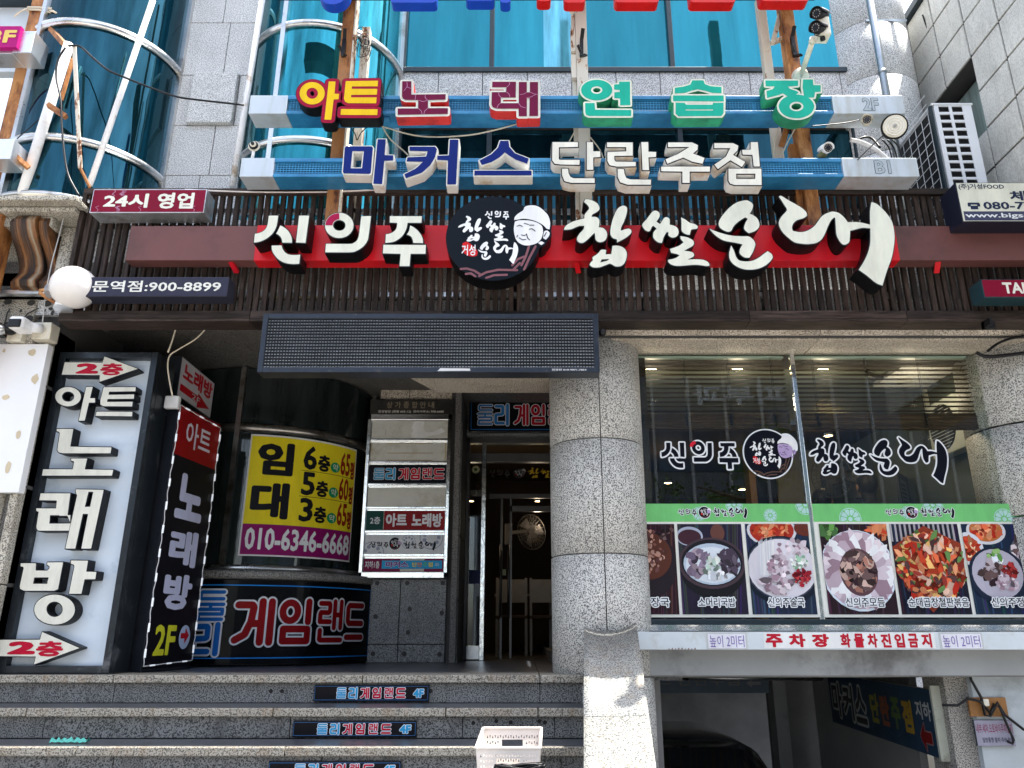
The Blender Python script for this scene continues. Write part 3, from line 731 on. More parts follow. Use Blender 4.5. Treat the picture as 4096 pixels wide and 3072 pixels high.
corb(kx0 + .05, kx1 - .12, KM); corb(kx0, kx0 + .047, KM, .03, "scroll_edge"); corb(kx1 - .117, kx1 - .05, KM, .03, "scroll_edge")
MB().box(kx1 - .045, kx1 + .06, YL - .12, YL + .05, zb_ + .05, zt_ - .02, G_LEFT).build("side_block", kk, .02)
# ================================================================== SLATTED FASCIA
YFA = 5.0
fx0 = (UX(352, 760, YFA) + UX(238, 1250, YFA)) / 2; fx1 = 3.83
fz0, fz1 = UZ(1272, YFA - .03), UZ(752, YFA - .03)
fas = thing("slatted_fascia", "dark stained vertical wood slat panel running behind the restaurant lettering", "slat panel", (0, YFA, fz0))
sv = []
for k in range(5):
    w = .036 + .002 * (k % 3 - 1); r = MB().box(-w / 2, w / 2, -.016, .016, 0, fz1 - fz0 - .06, WOOD); sv.append(r.mesh("slat"))
pitch = (UX(2300 + 1000, 1200, YFA) - UX(2300, 1200, YFA)) / (1000 / 31.9)
n = int((fx1 - fx0 - .05) / pitch)
for i in range(n):
    x = fx0 + .06 + i * pitch + random.uniform(-.004, .004)
    o = put("slat", random.choice(sv), fas, (x, YFA + .016 + random.uniform(-.003, .003), fz0 + .03))
    o.rotation_euler = (0, random.uniform(-.004, .004), random.uniform(-.04, .04))
    b = o.modifiers.new("bevel", 'BEVEL'); b.width = .003; b.segments = 1
seg = [fx0, -1.9, -.55, .28, 1.6, 2.7, fx1]
for z0, z1, y in ((fz0, fz0 + .058, YFA - .028), (fz1 - .05, fz1, YFA - .028)):
    for a, b in zip(seg[:-1], seg[1:]): MB().box(a + .001, b - .002, y, y + .03, z0, z1, WOODH).build("rail", fas, .003)
for a, b in zip(seg[:-1], seg[1:]): MB().box(a + .001, b - .002, YFA - .026, YFA + .14, fz0 - .022, fz0 - .001, WOODH).build("bottom_board", fas, .002)
MB().box(fx0, fx0 + .03, YFA - .026, YFA + .14, fz0 - .001, fz1 - .001, WOOD).build("end_board", fas, .002)
for z in (fz0 + .2, fz1 - .16, fz1 - .30): MB().box(fx0 + .03, fx1, YFA + .05, YFA + .085, z, z + .035, ALU).build("support_rail", fas)
for x in [fx0 + .5 + i * .9 for i in range(8)]: MB().box(x - .02, x + .02, YFA + .086, YFA + .12, fz0, fz1 - .06, BLACK).build("support_post", fas)
# stone wall behind the slats
bk = part(MB().box(-3.9, 3.8, 5.26, 5.36, 2.5, UZ(880, 5.26), G_WALL), "fascia_backing_wall")
part(MB().box(-3.9, 3.8, 5.145, 5.262, 2.62, 2.65, ALU), 'sun_stop_strip')  # unseen strip added to block sunlight through the gap behind the slats
for q in (-2.6, -1.3, 0.1, 1.4, 2.7): MB().box(q - .003, q + .003, 5.258, 5.262, 2.5, UZ(880, 5.26), G_MORTAR).build("joint", bk)
m = MB()   # angle bracket below the fascia
p = U(3955, 1290, Y=4.99); m.box(p.x - .05, p.x + .03, 4.97, 5.0, p.z - .05, p.z + .0, BLACK); m.box(p.x - .05, p.x - .03, 4.9, 5.0, p.z - .05, p.z, BLACK)
m.build("angle_bracket", fas)

# ================================================================== RED BAND + RAISED LETTERS
YB1, YL1 = 4.86, 4.715
bz1, bz0 = UZ(904, YB1), UZ(1041, YB1)
bx0 = (UX(525, 902, YB1) + UX(500, 1041, YB1)) / 2
ra, rb = (UX(1031, 904, YB1) + UX(1015, 1041, YB1)) / 2, (UX(3578, 905, YB1) + UX(3598, 1042, YB1)) / 2
BROWN = paint("faded_brown_panel", (.14, .055, .05), .42, 0, .10, 1.2, dirt=(.08, .038, .034), dirt_amt=.4)
RED = paint("red_panel", (.62, .008, .014), .33, 0, .12, 1.6, dirt=(.5, .010, .022), dirt_amt=.5, streak=True)
rs = thing("main_sign_band", "long brown and red sign band with cream calligraphy channel letters over the slats", "sign", ((ra + rb) / 2, YB1, bz0))
MB().box(bx0, ra - .001, YB1, YFA - .03, bz0, bz1, BROWN).build("brown_end_panel", rs, .002)
MB().box(rb + .001, fx1, YB1, YFA - .03, bz0, bz1, BROWN).build("brown_end_panel", rs, .002)
MB().box(ra, rb, YB1 - .004, YFA - .03, bz0 - .004, bz1 + .004, RED).build("red_panel", rs, .002)
for px in (940, 2308, 3740):
    p = U(px, 1062, Y=YFA - .05); MB().beam((p.x - .012, YB1 + .02, p.z + .01), (p.x + .012, YFA - .03, p.z - .045), .035, .02, RED).build("bracket", rs)
CREAM = (.70, .71, .60)
cA = crop(1000, 820, 3.1725); cB = crop(1280, 820, 2.8864); cC = crop(2240, 780, 2.975); cD = crop(2540, 820, 3.4); cE = crop(2820, 780, 2.8); cF = crop(3080, 760, 2.2667)
sin_ = px_shape([[[(240,138),(360,138),(348,220),(330,290),(290,360),(230,415),(160,455),(90,475),(52,478),(64,368),(110,360),(160,340),(200,305),(222,260),(233,200)]],
  [[(388,262),(430,285),(475,320),(508,365),(528,410),(534,450),(532,482),(412,480),(405,440),(388,405),(360,380),(336,364),(360,320)]],
  [[(625,138),(752,138),(706,484),(586,478)]],
  [[(278,518),(402,516),(412,550),(430,585),(460,615),(500,632),(560,638),(638,634),(626,748),(560,752),(480,745),(410,722),(350,680),(305,625),(280,570)]]], cA, YL1, True)
ui_ = px_shape([[ell_loop(223,238,165,146), ell_loop(224,238,72,62)], [smooth([(478,132),(590,130),(560,370),(545,420),(515,465),(470,505),(420,532),(350,548),(62,548),(70,450),(340,452),(390,440),(425,415),(445,375),(455,320)])]], cB, YL1)
uiq = px_shape([[[(223 - 159 * math.cos(t), 238 - 140 * math.sin(t)) for t in np.linspace(0, math.pi / 2, 9)] + [(224 - 78 * math.cos(t), 238 - 68 * math.sin(t)) for t in np.linspace(math.pi / 2, 0, 9)]]], cB, YL1)
ju_ = px_shape([[[(808,132),(1178,132),(1172,208),(1012,208),(1002,260),(980,315),(945,365),(895,405),(840,430),(756,440),(762,340),(800,335),(840,318),(872,290),(888,255),(892,210),(806,205)]],
  [[(1042,240),(1085,262),(1130,300),(1165,345),(1185,390),(1190,442),(1078,440),(1070,400),(1050,365),(1004,342),(1030,300)]],
  [[(733,462),(1222,464),(1218,566),(1046,566),(1034,708),(920,708),(932,566),(727,560)]]], cB, YL1, True)
chap = px_shape([[[(300,55),(340,55),(400,75),(450,110),(470,160),(455,190),(420,215),(385,235),(375,262),(430,265),(462,290),(468,330),(460,388),(510,395),(548,430),(560,480),(545,530),(510,558),(460,562),(425,535),(418,490),(412,452),(380,480),(330,530),(280,568),(240,572),(208,550),(205,510),(235,460),(280,410),(288,370),(230,370),(180,390),(130,410),(48,418),(60,380),(110,340),(180,310),(290,280),(292,240),(320,200),(345,165),(330,125),(285,85)]],
  [[(755,130),(790,145),(798,185),(785,250),(760,320),(730,380),(722,428),(770,412),(815,403),(845,420),(845,455),(810,490),(760,525),(680,566),(676,530),(630,515),(602,475),(600,420),(612,350),(635,270),(670,190),(710,145)]],
  [[(625,608),(680,605),(735,620),(775,650),(795,700),(785,770),(760,820),(720,848),(660,852),(598,820),(540,838),(470,862),(390,862),(352,835),(365,805),(390,780),(388,745),(430,715),(465,685),(490,655),(548,655),(542,710),(610,706)],[(495,768),(585,763),(560,785),(478,806)]]], cC, YL1, True)
ssal = px_shape([[[(270,80),(310,90),(335,125),(330,170),(290,228),(340,262),(375,210),(400,175),(440,170),(470,200),(470,270),(530,285),(575,315),(592,370),(575,420),(530,445),(490,442),(455,415),(455,375),(430,372),(410,400),(385,450),(370,505),(362,520),(310,508),(265,470),(245,430),(255,370),(295,325),(250,285),(225,305),(205,350),(180,362),(140,345),(105,300),(102,260),(150,205),(200,140),(235,95)]],
  [[(627,172),(690,205),(745,245),(810,262),(852,292),(840,325),(770,335),(755,360),(742,408),(700,402),(650,375),(632,340),(632,250)]],
  [[(615,428),(680,435),(740,455),(790,490),(800,525),(780,560),(720,595),(665,625),(740,635),(785,650),(802,680),(785,710),(710,745),(800,742),(900,745),(960,760),(1005,795),(1010,828),(970,832),(900,822),(820,816),(720,822),(620,830),(550,828),(490,812),(455,780),(450,748),(520,735),(570,715),(605,688),(570,670),(490,652),(475,600),(540,580),(610,550),(660,508),(625,470)]]], cD, YL1, True)
sun_ = px_shape([[[(450,62),(500,75),(535,110),(528,160),(500,212),(550,235),(590,275),(608,330),(595,375),(550,410),(490,430),(450,400),(436,370),(450,320),(478,270),(450,255),(410,275),(350,320),(315,360),(295,400),(260,415),(210,398),(165,365),(152,320),(175,260),(225,195),(290,130),(360,85)]],
  [[(48,380),(110,405),(180,430),(300,458),(420,465),(490,468),(540,505),(562,550),(550,600),(530,650),(495,705),(440,700),(390,660),(390,610),(420,555),(330,535),(220,515),(150,480),(90,430)]],
  [[(292,570),(320,620),(345,690),(375,730),(430,745),(520,742),(600,705),(660,660),(700,632),(745,665),(755,705),(720,755),(660,800),(580,830),(480,838),(390,820),(310,770),(275,715),(270,650)]]], cE, YL1, True)
dae = px_shape([[[(80,62),(100,55),(150,85),(220,125),(280,160),(325,200),(335,235),(300,258),(245,275),(210,305),(198,340),(205,372),(250,382),(300,382),(350,365),(400,330),(435,285),(465,245),(510,215),(565,198),(620,210),(665,245),(705,295),(760,292),(820,297),(915,318),(915,350),(840,345),(780,358),(725,372),(722,430),(715,475),(680,497),(650,490),(620,450),(600,400),(595,330),(590,255),(580,250),(550,280),(520,340),(495,400),(465,450),(420,480),(350,492),(280,488),(220,475),(160,430),(110,380),(80,320),(85,275),(110,235),(152,185),(130,140)]],
  [[(918,112),(960,125),(1010,165),(1060,220),(1100,280),(1120,350),(1128,430),(1120,520),(1100,620),(1060,730),(1018,868),(960,845),(880,780),(803,725),(850,650),(890,560),(908,470),(908,350),(905,200)]]], cF, YL1, True)
W1 = join(sin_, ui_, ju_); W2 = join(chap, ssal, sun_, dae); W2a = join(chap, ssal); W2b = join(sun_, dae)
pl = plane(YL1)
def channel(sh, par, mp, depth, rim, facecol, retmat, rimcol=None, extra=None, name="letter", lab=None, label=None, grid=0, rimm=None):
    mb = MB(); base = sh.off(rim, 4) if rim else sh
    solid(mb, base, mp, -depth, 0, rimm or PRINTC, retmat, rimcol or (.02, .03, .035), grid=grid)
    flat(mb, sh, mp, .003, facecol, PRINTC, grid)
    if extra: extra(mb)
    o = mb.build(name, par)
    if label: o['label'] = label
    return o
for sh in (sin_, ju_, chap, ssal, sun_, dae): channel(sh, rs, pl, YB1 - YL1 - .002, .006, CREAM, BLACKG)
channel(ui_, rs, pl, YB1 - YL1 - .002, .006, CREAM, BLACKG, extra=lambda mb: flat(mb, uiq, pl, .005, (.36, .008, .06), PRINTC), label="cream letter with a crimson quarter in its ring")

# ---------------------------------------------------------------- logo
cL = crop(1750, 750, 2.309)
YLG = 4.70
def lpx(*loops, sm=True): return px_shape([[list(l)] for l in loops], cL, YLG, sm)
LG = dict(
    disc=px_shape([[ell_loop(515, 472, 438, 388, 56)]], cL, YLG),
    cap=lpx([(810,180),(870,168),(930,180),(985,220),(1025,270),(1040,330),(1035,390),(1010,385),(985,360),(950,335),(880,305),(800,292),(740,300),(708,305),(715,275),(745,245),(790,215)]),
    face=lpx([(715,318),(760,306),(850,308),(920,328),(962,358),(974,400),(970,440),(955,480),(920,515),(870,533),(820,538),(770,525),(730,490),(712,440),(705,380)], [(985,410),(1015,400),(1035,420),(1030,450),(1000,485),(975,470)], [(928,515),(958,500),(988,515),(958,535)]),
    seal=lpx([(230,520),(265,503),(300,520),(330,545),(368,590),(365,630),(325,640),(270,625),(235,590)]))
def lstroke(lines, w):
    q = []
    for pl_ in lines:
        r = []
        for x, y in pl_: p = U(*cL(x, y), Y=YLG); r.append((p.x, p.z))
        q.append(r)
    return strokes(q, w, 4)
LG['lines'] = lstroke([[(735,362),(760,352),(784,364)],[(848,390),(872,384),(902,407)],[(755,470),(785,488),(815,485)],[(775,442),(800,449),(818,440)],[(733,462),(740,445)],[(822,432),(832,470),(852,490)],[(800,335),(840,345)],[(850,352),(890,352)],[(985,455),(1005,420)]], .006)
LG['wave'] = lstroke([[(215,755),(270,750),(340,770),(400,808)],[(262,800),(310,795),(350,822)],[(385,820),(450,785),(560,762),(735,765)],[(450,836),(520,812),(640,808)],[(905,545),(850,650),(800,760)],[(845,545),(815,640),(775,720)],[(690,720),(740,665),(800,640)],[(700,760),(760,700)]], .016)
def lrect(x0, x1, y0, y1):
    a, b = U(*cL(x0, y1), Y=YLG), U(*cL(x1, y0), Y=YLG); return a.x, b.x, a.z, b.z
LG['w1'] = W1.fit(*lrect(438, 660, 218, 298)); LG['w2a'] = W2a.fit(*lrect(188, 655, 265, 502)); LG['w2b'] = W2b.fit(*lrect(370, 745, 492, 708))
LG['st'] = text("거성", .02).fit(*lrect(222, 352, 532, 632))
LBB = LG['disc'].bbox()
def logo(mb, mp, bb, h, bg=(.004, .007, .012), face=(.78, .79, .80), wave=(.20, .085, .10), mat=None, simple=False, white=(.78, .79, .80), step=.0012):
    ft = lambda s: s.fit(*([0] * 0), **{}) if False else s
    def tr(s):
        kx = (bb[1] - bb[0]) / (LBB[1] - LBB[0]); kz = (bb[3] - bb[2]) / (LBB[3] - LBB[2])
        return s.map(lambda x, y: (bb[0] + (x - LBB[0]) * kx, bb[2] + (y - LBB[2]) * kz))
    L = [('wave', wave, 1), ('face', face, 2), ('cap', white, 3), ('lines', (.02, .02, .025), 4), ('seal', (.62, .015, .02), 1), ('w1', white, 2), ('w2a', white, 2), ('w2b', white, 2), ('st', white, 3)]
    flat(mb, tr(LG['disc']), mp, h, bg, mat)
    for k, c, l in L:
        if simple and k in ('lines', 'st'): continue
        flat(mb, tr(LG[k]), mp, h + step * l, c, mat)
lg = thing("round_logo_sign", "round black logo sign with white calligraphy and an old woman in a white cap", "sign", (U(1973, 955, Y=YLG).x, YLG, U(1973, 1110, Y=YLG).z))
mb = MB(); outl = join(LG['disc'], LG['cap'].off(.012, 4), LG['face'].off(.014, 4))
solid(mb, outl, plane(YLG), -.15, 0, PRINTC, BLACKG, (.004, .007, .012)); mb.build("sign_box", lg)
mb = MB(); logo(mb, plane(YLG), LBB, .002, mat=PRINTC); mb.build("printed_face", lg)

# ================================================================== small light boxes on the fascia
CRIM = (.20, .004, .025)
def lightbox(name, label, x0, x1, y0, y1, Y, depth, facecol, side, cat="sign", frame=.006, draw=None, frcol=None, cracks=0):
    """box from full-photo pixel rect on plane Y"""
    X0, X1 = UX(x0, (y0 + y1) / 2, Y), UX(x1, (y0 + y1) / 2, Y); Z0, Z1 = UZ(y1, Y), UZ(y0, Y)
    t = thing(name, label, cat, ((X0 + X1) / 2, Y, Z0))
    MB().box(X0, X1, Y, Y + depth, Z0, Z1, side).build("box", t, .003)
    mb = MB(); flat(mb, rect(X0 + frame, X1 - frame, Z0 + frame, Z1 - frame), plane(Y), .002, facecol, PRINTC)
    R = lambda a, b, c, d: (X0 + (X1 - X0) * a, X0 + (X1 - X0) * b, Z0 + (Z1 - Z0) * c, Z0 + (Z1 - Z0) * d)
    if draw: draw(mb, R, plane(Y))
    if cracks:
        ln = []
        for k in range(cracks):
            a = random.random(); s = -1 if k % 2 else 1; z = .98 if s > 0 else .02
            ln.append([R(a, a, z, z)[::2], R(a + .01, a, z - s * .1, 0)[::2], R(a - .015, a, z - s * .2, 0)[::2], R(a + .01, a, z - s * .26, 0)[::2]])
        flat(mb, strokes(ln, .0022, 3), plane(Y), .0035, (.55, .30, .45))
    mb.build("printed_face", t); return t
CW = (.74, .73, .64)
def d24(mb, R, mp):
    tx(mb, "24시", mp, *R(.11, .50, .20, .80), .004, CW, .035); tx(mb, "영업", mp, *R(.58, .90, .16, .84), .004, CW, .035)
lightbox("opening_hours_sign", "crimson light box reading 24시 영업 at the fascia's upper left corner", 366, 822, 757, 851, 4.84, .15, CRIM, ALU, draw=d24, cracks=12)
def dph(mb, R, mp):
    tx(mb, "문역점:900-8899", mp, *R(.115, .955, .22, .80), .004, (.72, .72, .66), .018)
lightbox("phone_number_sign", "slate blue light box with a phone number, half behind the white globe lamp", 300, 912, 1108, 1186, 4.86, .13, (.035, .035, .06), paint("dark_navy_box", (.03, .032, .05), .4), draw=dph)
def dtk(mb, R, mp): tx(mb, "TAKE OUT", mp, *R(.20, .92, .2, .82), .004, CW, .035)
lightbox("takeout_sign", "crimson light box starting TAKE at the right edge of the slats", 3930, 4330, 1117, 1190, 4.84, .15, CRIM, paint("teal_dark_box", (.02, .05, .06), .3), draw=dtk)
def dfd(mb, R, mp):
    flat(mb, rect(*R(.02, .98, .03, .26)), mp, .0035, (.055, .06, .11)); N = (.02, .03, .07)
    tx(mb, "(주)거성FOOD", mp, *R(.02, .39, .80, .96), .004, N, .02); tx(mb, "체인점", mp, *R(.42, .85, .52, .78), .004, N, .03)
    tx(mb, "080-777-1234", mp, *R(.19, .98, .31, .50), .004, N, .03); tx(mb, "www.bigsoondae", mp, *R(.03, .85, .07, .22), .0045, (.72, .74, .74), .02)
    flat(mb, join(rect(*R(.085, .145, .31, .40)), rect(*R(.07, .16, .43, .48)), rect(*R(.065, .09, .38, .46)), rect(*R(.14, .165, .38, .46))), mp, .004, N)
lightbox("franchise_sign", "cream light box reading 거성FOOD at the top right above the slats", 3835, 4330, 730, 888, 4.70, .2, (.70, .70, .58), paint("navy_box_side", (.01, .012, .025), .3), draw=dfd)

# ================================================================== LED MATRIX BOX
YE = 4.84
ex0, ex1 = (UX(1054, 1254, YE) + UX(1028, 1488, YE)) / 2, (UX(2392, 1254, YE) + UX(2400, 1491, YE)) / 2
ez1, ez0 = UZ(1254, YE), UZ(1489, YE)
led = thing("led_display_board", "switched-off black dot matrix LED board under the slats", "display board", ((ex0 + ex1) / 2, YE, ez0))
NF = paint("led_frame", (.02, .027, .04), .35, .4, .2, 12, dirt=(.10, .09, .08), dirt_amt=.12)
fr = .035
for a in ((ex0, ex0 + fr, ez0, ez1), (ex1 - fr, ex1, ez0, ez1), (ex0 + fr, ex1 - fr, ez0, ez0 + fr), (ex0 + fr, ex1 - fr, ez1 - fr, ez1)):
    MB().box(a[0], a[1], YE, YE + .13, a[2], a[3], NF).build("frame", led, .003)
MB().box(ex0 + .01, ex1 - .01, YE + .03, YE + .12, ez0 + .01, ez1 - .01, BLACK).build("housing", led)
nx, nz_ = 112, 16; iw, ih = (ex1 - ex0 - 2 * fr) / nx, (ez1 - ez0 - 2 * fr) / nz_
lens = paint("led_lens", (.88, .9, .9), .2); grid_ = paint("led_louvre", (.022, .025, .03), .45, vary=.3, scale=3)
m = MB()
for i in range(nx + 1):
    x = ex0 + fr + i * iw; m.box(x - .0022, x + .0022, YE + .004, YE + .03, ez0 + fr, ez1 - fr, grid_)
for j in range(nz_ + 1):
    z = ez0 + fr + j * ih; m.box(ex0 + fr, ex1 - fr, YE + .002, YE + .03, z - .0022, z + .0022, grid_)
tag(m.build("louvre_grid", led), None, None, kind='stuff')
m = MB()
for i in range(nx):
    for j in range(nz_):
        x = ex0 + fr + (i + .5) * iw; z = ez0 + fr + (j + .5) * ih; s = .0068 if (i // 16) % 2 == 0 or random.random() < .5 else .0054
        m.quad((x - s, YE + .010, z - .006), (x + s, YE + .010, z - .006), (x + s, YE + .020, z + .005), (x - s, YE + .020, z + .005), lens)
tag(m.build("led_lens", led), None, None, kind='stuff')
mb = MB(); tx(mb, "전광판 010-9871-7854", plane(YE), ex1 - .32, ex1 - .09, ez0 + .010, ez0 + .024, .003, (.75, .75, .75), .01)
flat(mb, poly([(ex0 + 1.2, ez0 + .008), (ex0 + 1.42, ez0 + .010), (ex0 + 1.415, ez0 + .026), (ex0 + 1.22, ez0 + .028)]), plane(YE), .002, (.6, .6, .6)); mb.build("sticker", led)
MB().ell((ex1 + .03, YE + .05, ez1 - .12), .028, .028, .028, BLACK).build("sensor", led)

# ================================================================== RUSTY POLES
def pole(label, xt, yt, xb, yb, w, Y, mat, matside, z0, z1, depth=.1):
    a, b = U(xt, yt, Y=Y), U(xb, yb, Y=Y); x = (a.x + b.x) / 2
    t = thing("sign_pole", label, "pole", (x, Y, z0), "rusty square steel poles carrying the sign bars")
    MB().box(x - w / 2, x + w / 2, Y, Y + depth, z0, z1, mat).build("post", t, .004)
    return t, x
YPo = 4.93
ZP0, ZP1 = 2.9, 6.7
pa, xa = pole("rusty brown square pole left of the 노 letter, bundle of black wire hanging on it", 1408, 30, 1345, 500, .092, YPo, RUSTD, RUST, ZP0, ZP1)
MB().box(xa + .048, xa + .058, YPo - .001, YPo + .1, ZP0, ZP1, RUSTW).build("flange_and_lit_side", pa)  # paler plate puts the pole's lit right side into the colour
pb, xb_ = pole("central rusty white-painted square pole behind the green 연 letter", 2325, 30, 2333, 500, .088, YPo, RUSTW, RUSTW, ZP0, ZP1)
MB().box(xb_ - .075, xb_ - .046, YPo + .04, YPo + .07, 3.0, 5.0, RUSTW).build("flange_and_lit_side", pb, .002)
for z in (5.0, 4.6, 4.35): MB().box(xb_ - .085, xb_ - .046, YPo + .0, YPo + .04, z, z + .22, RUSTW).build("splice_plate", pb, .002)
pc_, xc = pole("tall orange-rust square pole behind the 장 letter with the camera arm", 3141, 20, 3232, 620, .098, YPo, RUST, RUST, ZP0, ZP1)
# secondary members
MB().box(xa + .085, xa + .15, 5.05, 5.12, 3.0, 4.95, RUSTW).build("rear_post", pa, .003)
MB().box(xc - .19, xc - .12, 5.05, 5.11, 3.0, 5.25, RUSTW).build("rear_post", pc_, .003)
MB().beam(U(3125, 40, Y=5.0), U(3090, 175, Y=5.0), .035, .03, RUSTW).build("brace", pc_)
MB().beam(U(3085, 172, Y=5.0), U(3145, 150, Y=5.0), .035, .03, RUSTW).build("brace", pc_)
MB().beam(U(3150, 500, Y=5.0), U(3128, 580, Y=5.0), .05, .04, RUSTD).build("brace", pc_)
MB().box(xc - .10, xc - .05, 4.97, 5.03, 3.0, 3.78, RUSTD).build("rear_post", pc_, .003)
def blackbr(px, py0, py1, par, tilt=0):
    a, b = U(px, py0, Y=YPo - .03), U(px + tilt, py1, Y=YPo - .03); m = MB()
    m.beam(a, b, .028, .03, BLACK); d = (b - a)
    m.beam(a + d * .02, a + d * .02 + Vector((.01, -.05, .07)), .028, .012, BLACK); m.beam(b, b + Vector((.03, -.05, -.03)), .028, .012, BLACK)
    m.beam(b + d * -.15, b + d * -.15 + Vector((-.03, -.04, .05)), .02, .012, BLACK)
    m.build("black_bracket", par)
blackbr(1378, 160, 225, pa, -6); blackbr(2326, 160, 225, pb, 0); blackbr(3168, 150, 225, pc_, 12)
m = MB(); p0 = U(1445, 175, Y=4.98)
for k in range(26):
    a = random.uniform(0, 6.28); rr = random.uniform(.02, .075); c = p0 + Vector((random.uniform(-.03, .05), random.uniform(-.03, .03), random.uniform(-.09, .07)))
    m.tube([c + Vector((rr * .7 * math.cos(t), .02 * math.sin(t * 2 + a), rr * 1.3 * math.sin(t))) for t in np.linspace(a, a + random.uniform(3, 6), 12)], .0022, BLACK, 4)
m.build("wire_bundle", pa)

# ================================================================== HORIZONTAL SIGN BARS WITH LETTERS
WIREM = paint("blue_wire", (.06, .30, .55), .4)
def signbar(name, label, x0, xg0, xg1, x1, y0, y1, Y, depth, endtext=None):
    """x in full pixels along the bar, y0/y1 = top and bottom pixel rows of its face"""
    ym = (y0 + y1) / 2; X = [UX(q, ym, Y) for q in (x0, xg0, xg1, x1)]; Z0, Z1 = UZ(y1, Y), UZ(y0, Y); H = Z1 - Z0
    t = thing(name, label, "sign", ((X[0] + X[3]) / 2, Y, Z0))
    MB().box(X[0], X[1] - .001, Y - .002, Y + depth, Z0, Z1, SILVER).build("silver_end_box", t, .003)
    MB().box(X[2] + .001, X[3], Y - .002, Y + depth, Z0, Z1, SILVER).build("silver_end_box", t, .003)
    MB().box(X[1], X[2], Y, Y + depth, Z1 - H * .2, Z1, BLUE).build("top_rail", t, .003)
    MB().box(X[1], X[2], Y, Y + depth, Z0, Z0 + H * .18, BLUE).build("bottom_rail", t, .003)
    m = MB(); x = X[1] + .02
    while x < X[2]: m.box(x - .0024, x + .0024, Y + .02, Y + .024, Z0 + H * .18, Z1 - H * .2, WIREM); x += .021
    for k in range(7):
        z = Z0 + H * .2 + (H * .6) * k / 6; m.box(X[1], X[2], Y + .016, Y + .0195, z - .0024, z + .0024, WIREM)
    tag(m.build("wire_mesh", t), None, None, kind='stuff')
    for q in np.linspace(X[1], X[2], 8): MB().box(q - .012, q + .012, Y + .03, Y + .05, Z0 + H * .18, Z1 - H * .2, BLUE).build("strut", t)
    MB().box(X[1] + .01, X[2] - .01, Y + depth - .02, Y + depth - .009, Z0 + H * .56, Z1 - H * .2, paint('dark_backing', (.012, .03, .07), .5)).build('back_panel', t)
    MB().box(X[1] + .01, X[2] - .01, Y + depth - .008, Y + depth, Z0 + H * .18, Z0 + H * .55, paint("grey_film", (.10, .17, .21), .4)).build("back_panel", t)
    if endtext:
        mb = MB(); zc = (Z0 + Z1) / 2; xm = X[2] + (X[3] - X[2]) * .53; hh = H * .34; ww = hh * 1.05
        s = text(endtext, .02).fit(xm - ww, xm + ww, zc - hh, zc + hh)
        flat(mb, s.off(.004, 3), plane(Y), .0035, (.10, .12, .13)); flat(mb, s, plane(Y), .0048, (.42, .48, .52)); mb.build("end_lettering", t)
    for q in (.18, .72):
        x = X[1] + (X[2] - X[1]) * q; MB().box(x - .03, x + .03, Y + .03, Y + .09, Z0 - .012, Z0, BLUE).build("mount_plate", t, .002)
    return t, X, Z0, Z1
YBr, YLt = 4.76, 4.66
t2, X2, _, _ = signbar("second_floor_sign_bar", "blue mesh sign bar with 아트노래연습장 letters in yellow, maroon and green, end marked 2F", 998, 1149, 3330, 3616, 382, 455, YBr, .17, "2F")
t1, X1_, _, _ = signbar("basement_sign_bar", "blue mesh sign bar with blue and cream 마커스 단란주점 letters, end marked B1", 962, 1096, 3370, 3672, 632, 707, YBr, .17, "B1")
pu = plane(YLt); DP = YBr - YLt
cG = crop(1170, 280, 3.175); cH = crop(1560, 300, 1.984); cI = crop(2300, 300, 1.984); cJ = crop(3020, 290, 1.984); cK = crop(1340, 540, 1.549); cLd = crop(2180, 550, 1.411)
P = lambda pcs, cr, sm=False: px_shape(pcs, cr, YLt, sm)
# 아트 : two syllables share one red outline body in the photo; each is a letter
YEL, CRM = (.80, .52, .01), (.32, .004, .035)
a1 = P([[ell_loop(252,300,160,142,36), ell_loop(252,300,73,70)], [[(462,150),(548,150),(535,305),(593,308),(586,376),(524,378),(494,636),(407,634)]]], cG)
a2 = P([[[(678,146),(1088,140),(1082,212),(756,214),(753,244),(1078,244),(1073,318),(747,320),(745,352),(1070,352),(1064,427),(705,425),(670,405),(655,370)]], [[(617,500),(1084,503),(1078,576),(612,574)]]], cG)
def outlined(sh, par, o1, fill, out, ret, o2=0.0, rimc=(.01, .01, .01), d=DP, extra=None, mp=pu):
    mb = MB(); body = sh.off(o1 + o2, 6)
    solid(mb, body, mp, -d + .001, 0, PRINTC, ret, rimc if o2 else out)
    if o2: flat(mb, sh.off(o1, 6), mp, .002, out, PRINTC)
    flat(mb, sh, mp, .004, fill, PRINTC)
    if extra: extra(mb)
    return mb.build("letter", par)
outlined(a1, t2, .0255, YEL, CRM, BLACKG, .004); 
outlined(a2, t2, .0245, YEL, CRM, BLACKG, .004)
MAR, OFFW = (.14, .004, .04), (.70, .70, .62)
def crk(cr, lines):
    def f(mb):
        q = []
        for l in lines:
            r = []
            for x, y in l: p = U(*cr(x, y), Y=YLt); r.append((p.x, p.z))
            q.append(r)
        flat(mb, strokes(q, .0032, 3), pu, .0055, (.55, .25, .42), PRINTC)
    return f
no_ = P([[[(98,52),(170,52),(170,158),(442,155),(440,198),(302,202),(302,266),(460,266),(458,312),(62,318),(62,268),(224,268),(224,202),(125,200),(103,190),(95,170)]]], cH)
outlined(no_, t2, .0165, MAR, OFFW, RET_RED, extra=crk(cH, [[(135,60),(138,95),(110,130)],[(138,100),(165,110)],[(205,160),(200,200)],[(280,160),(280,185),(300,205)],[(225,268),(250,290),(255,315)],[(300,268),(275,290),(270,312)],[(230,205),(262,215),(300,205)]]))
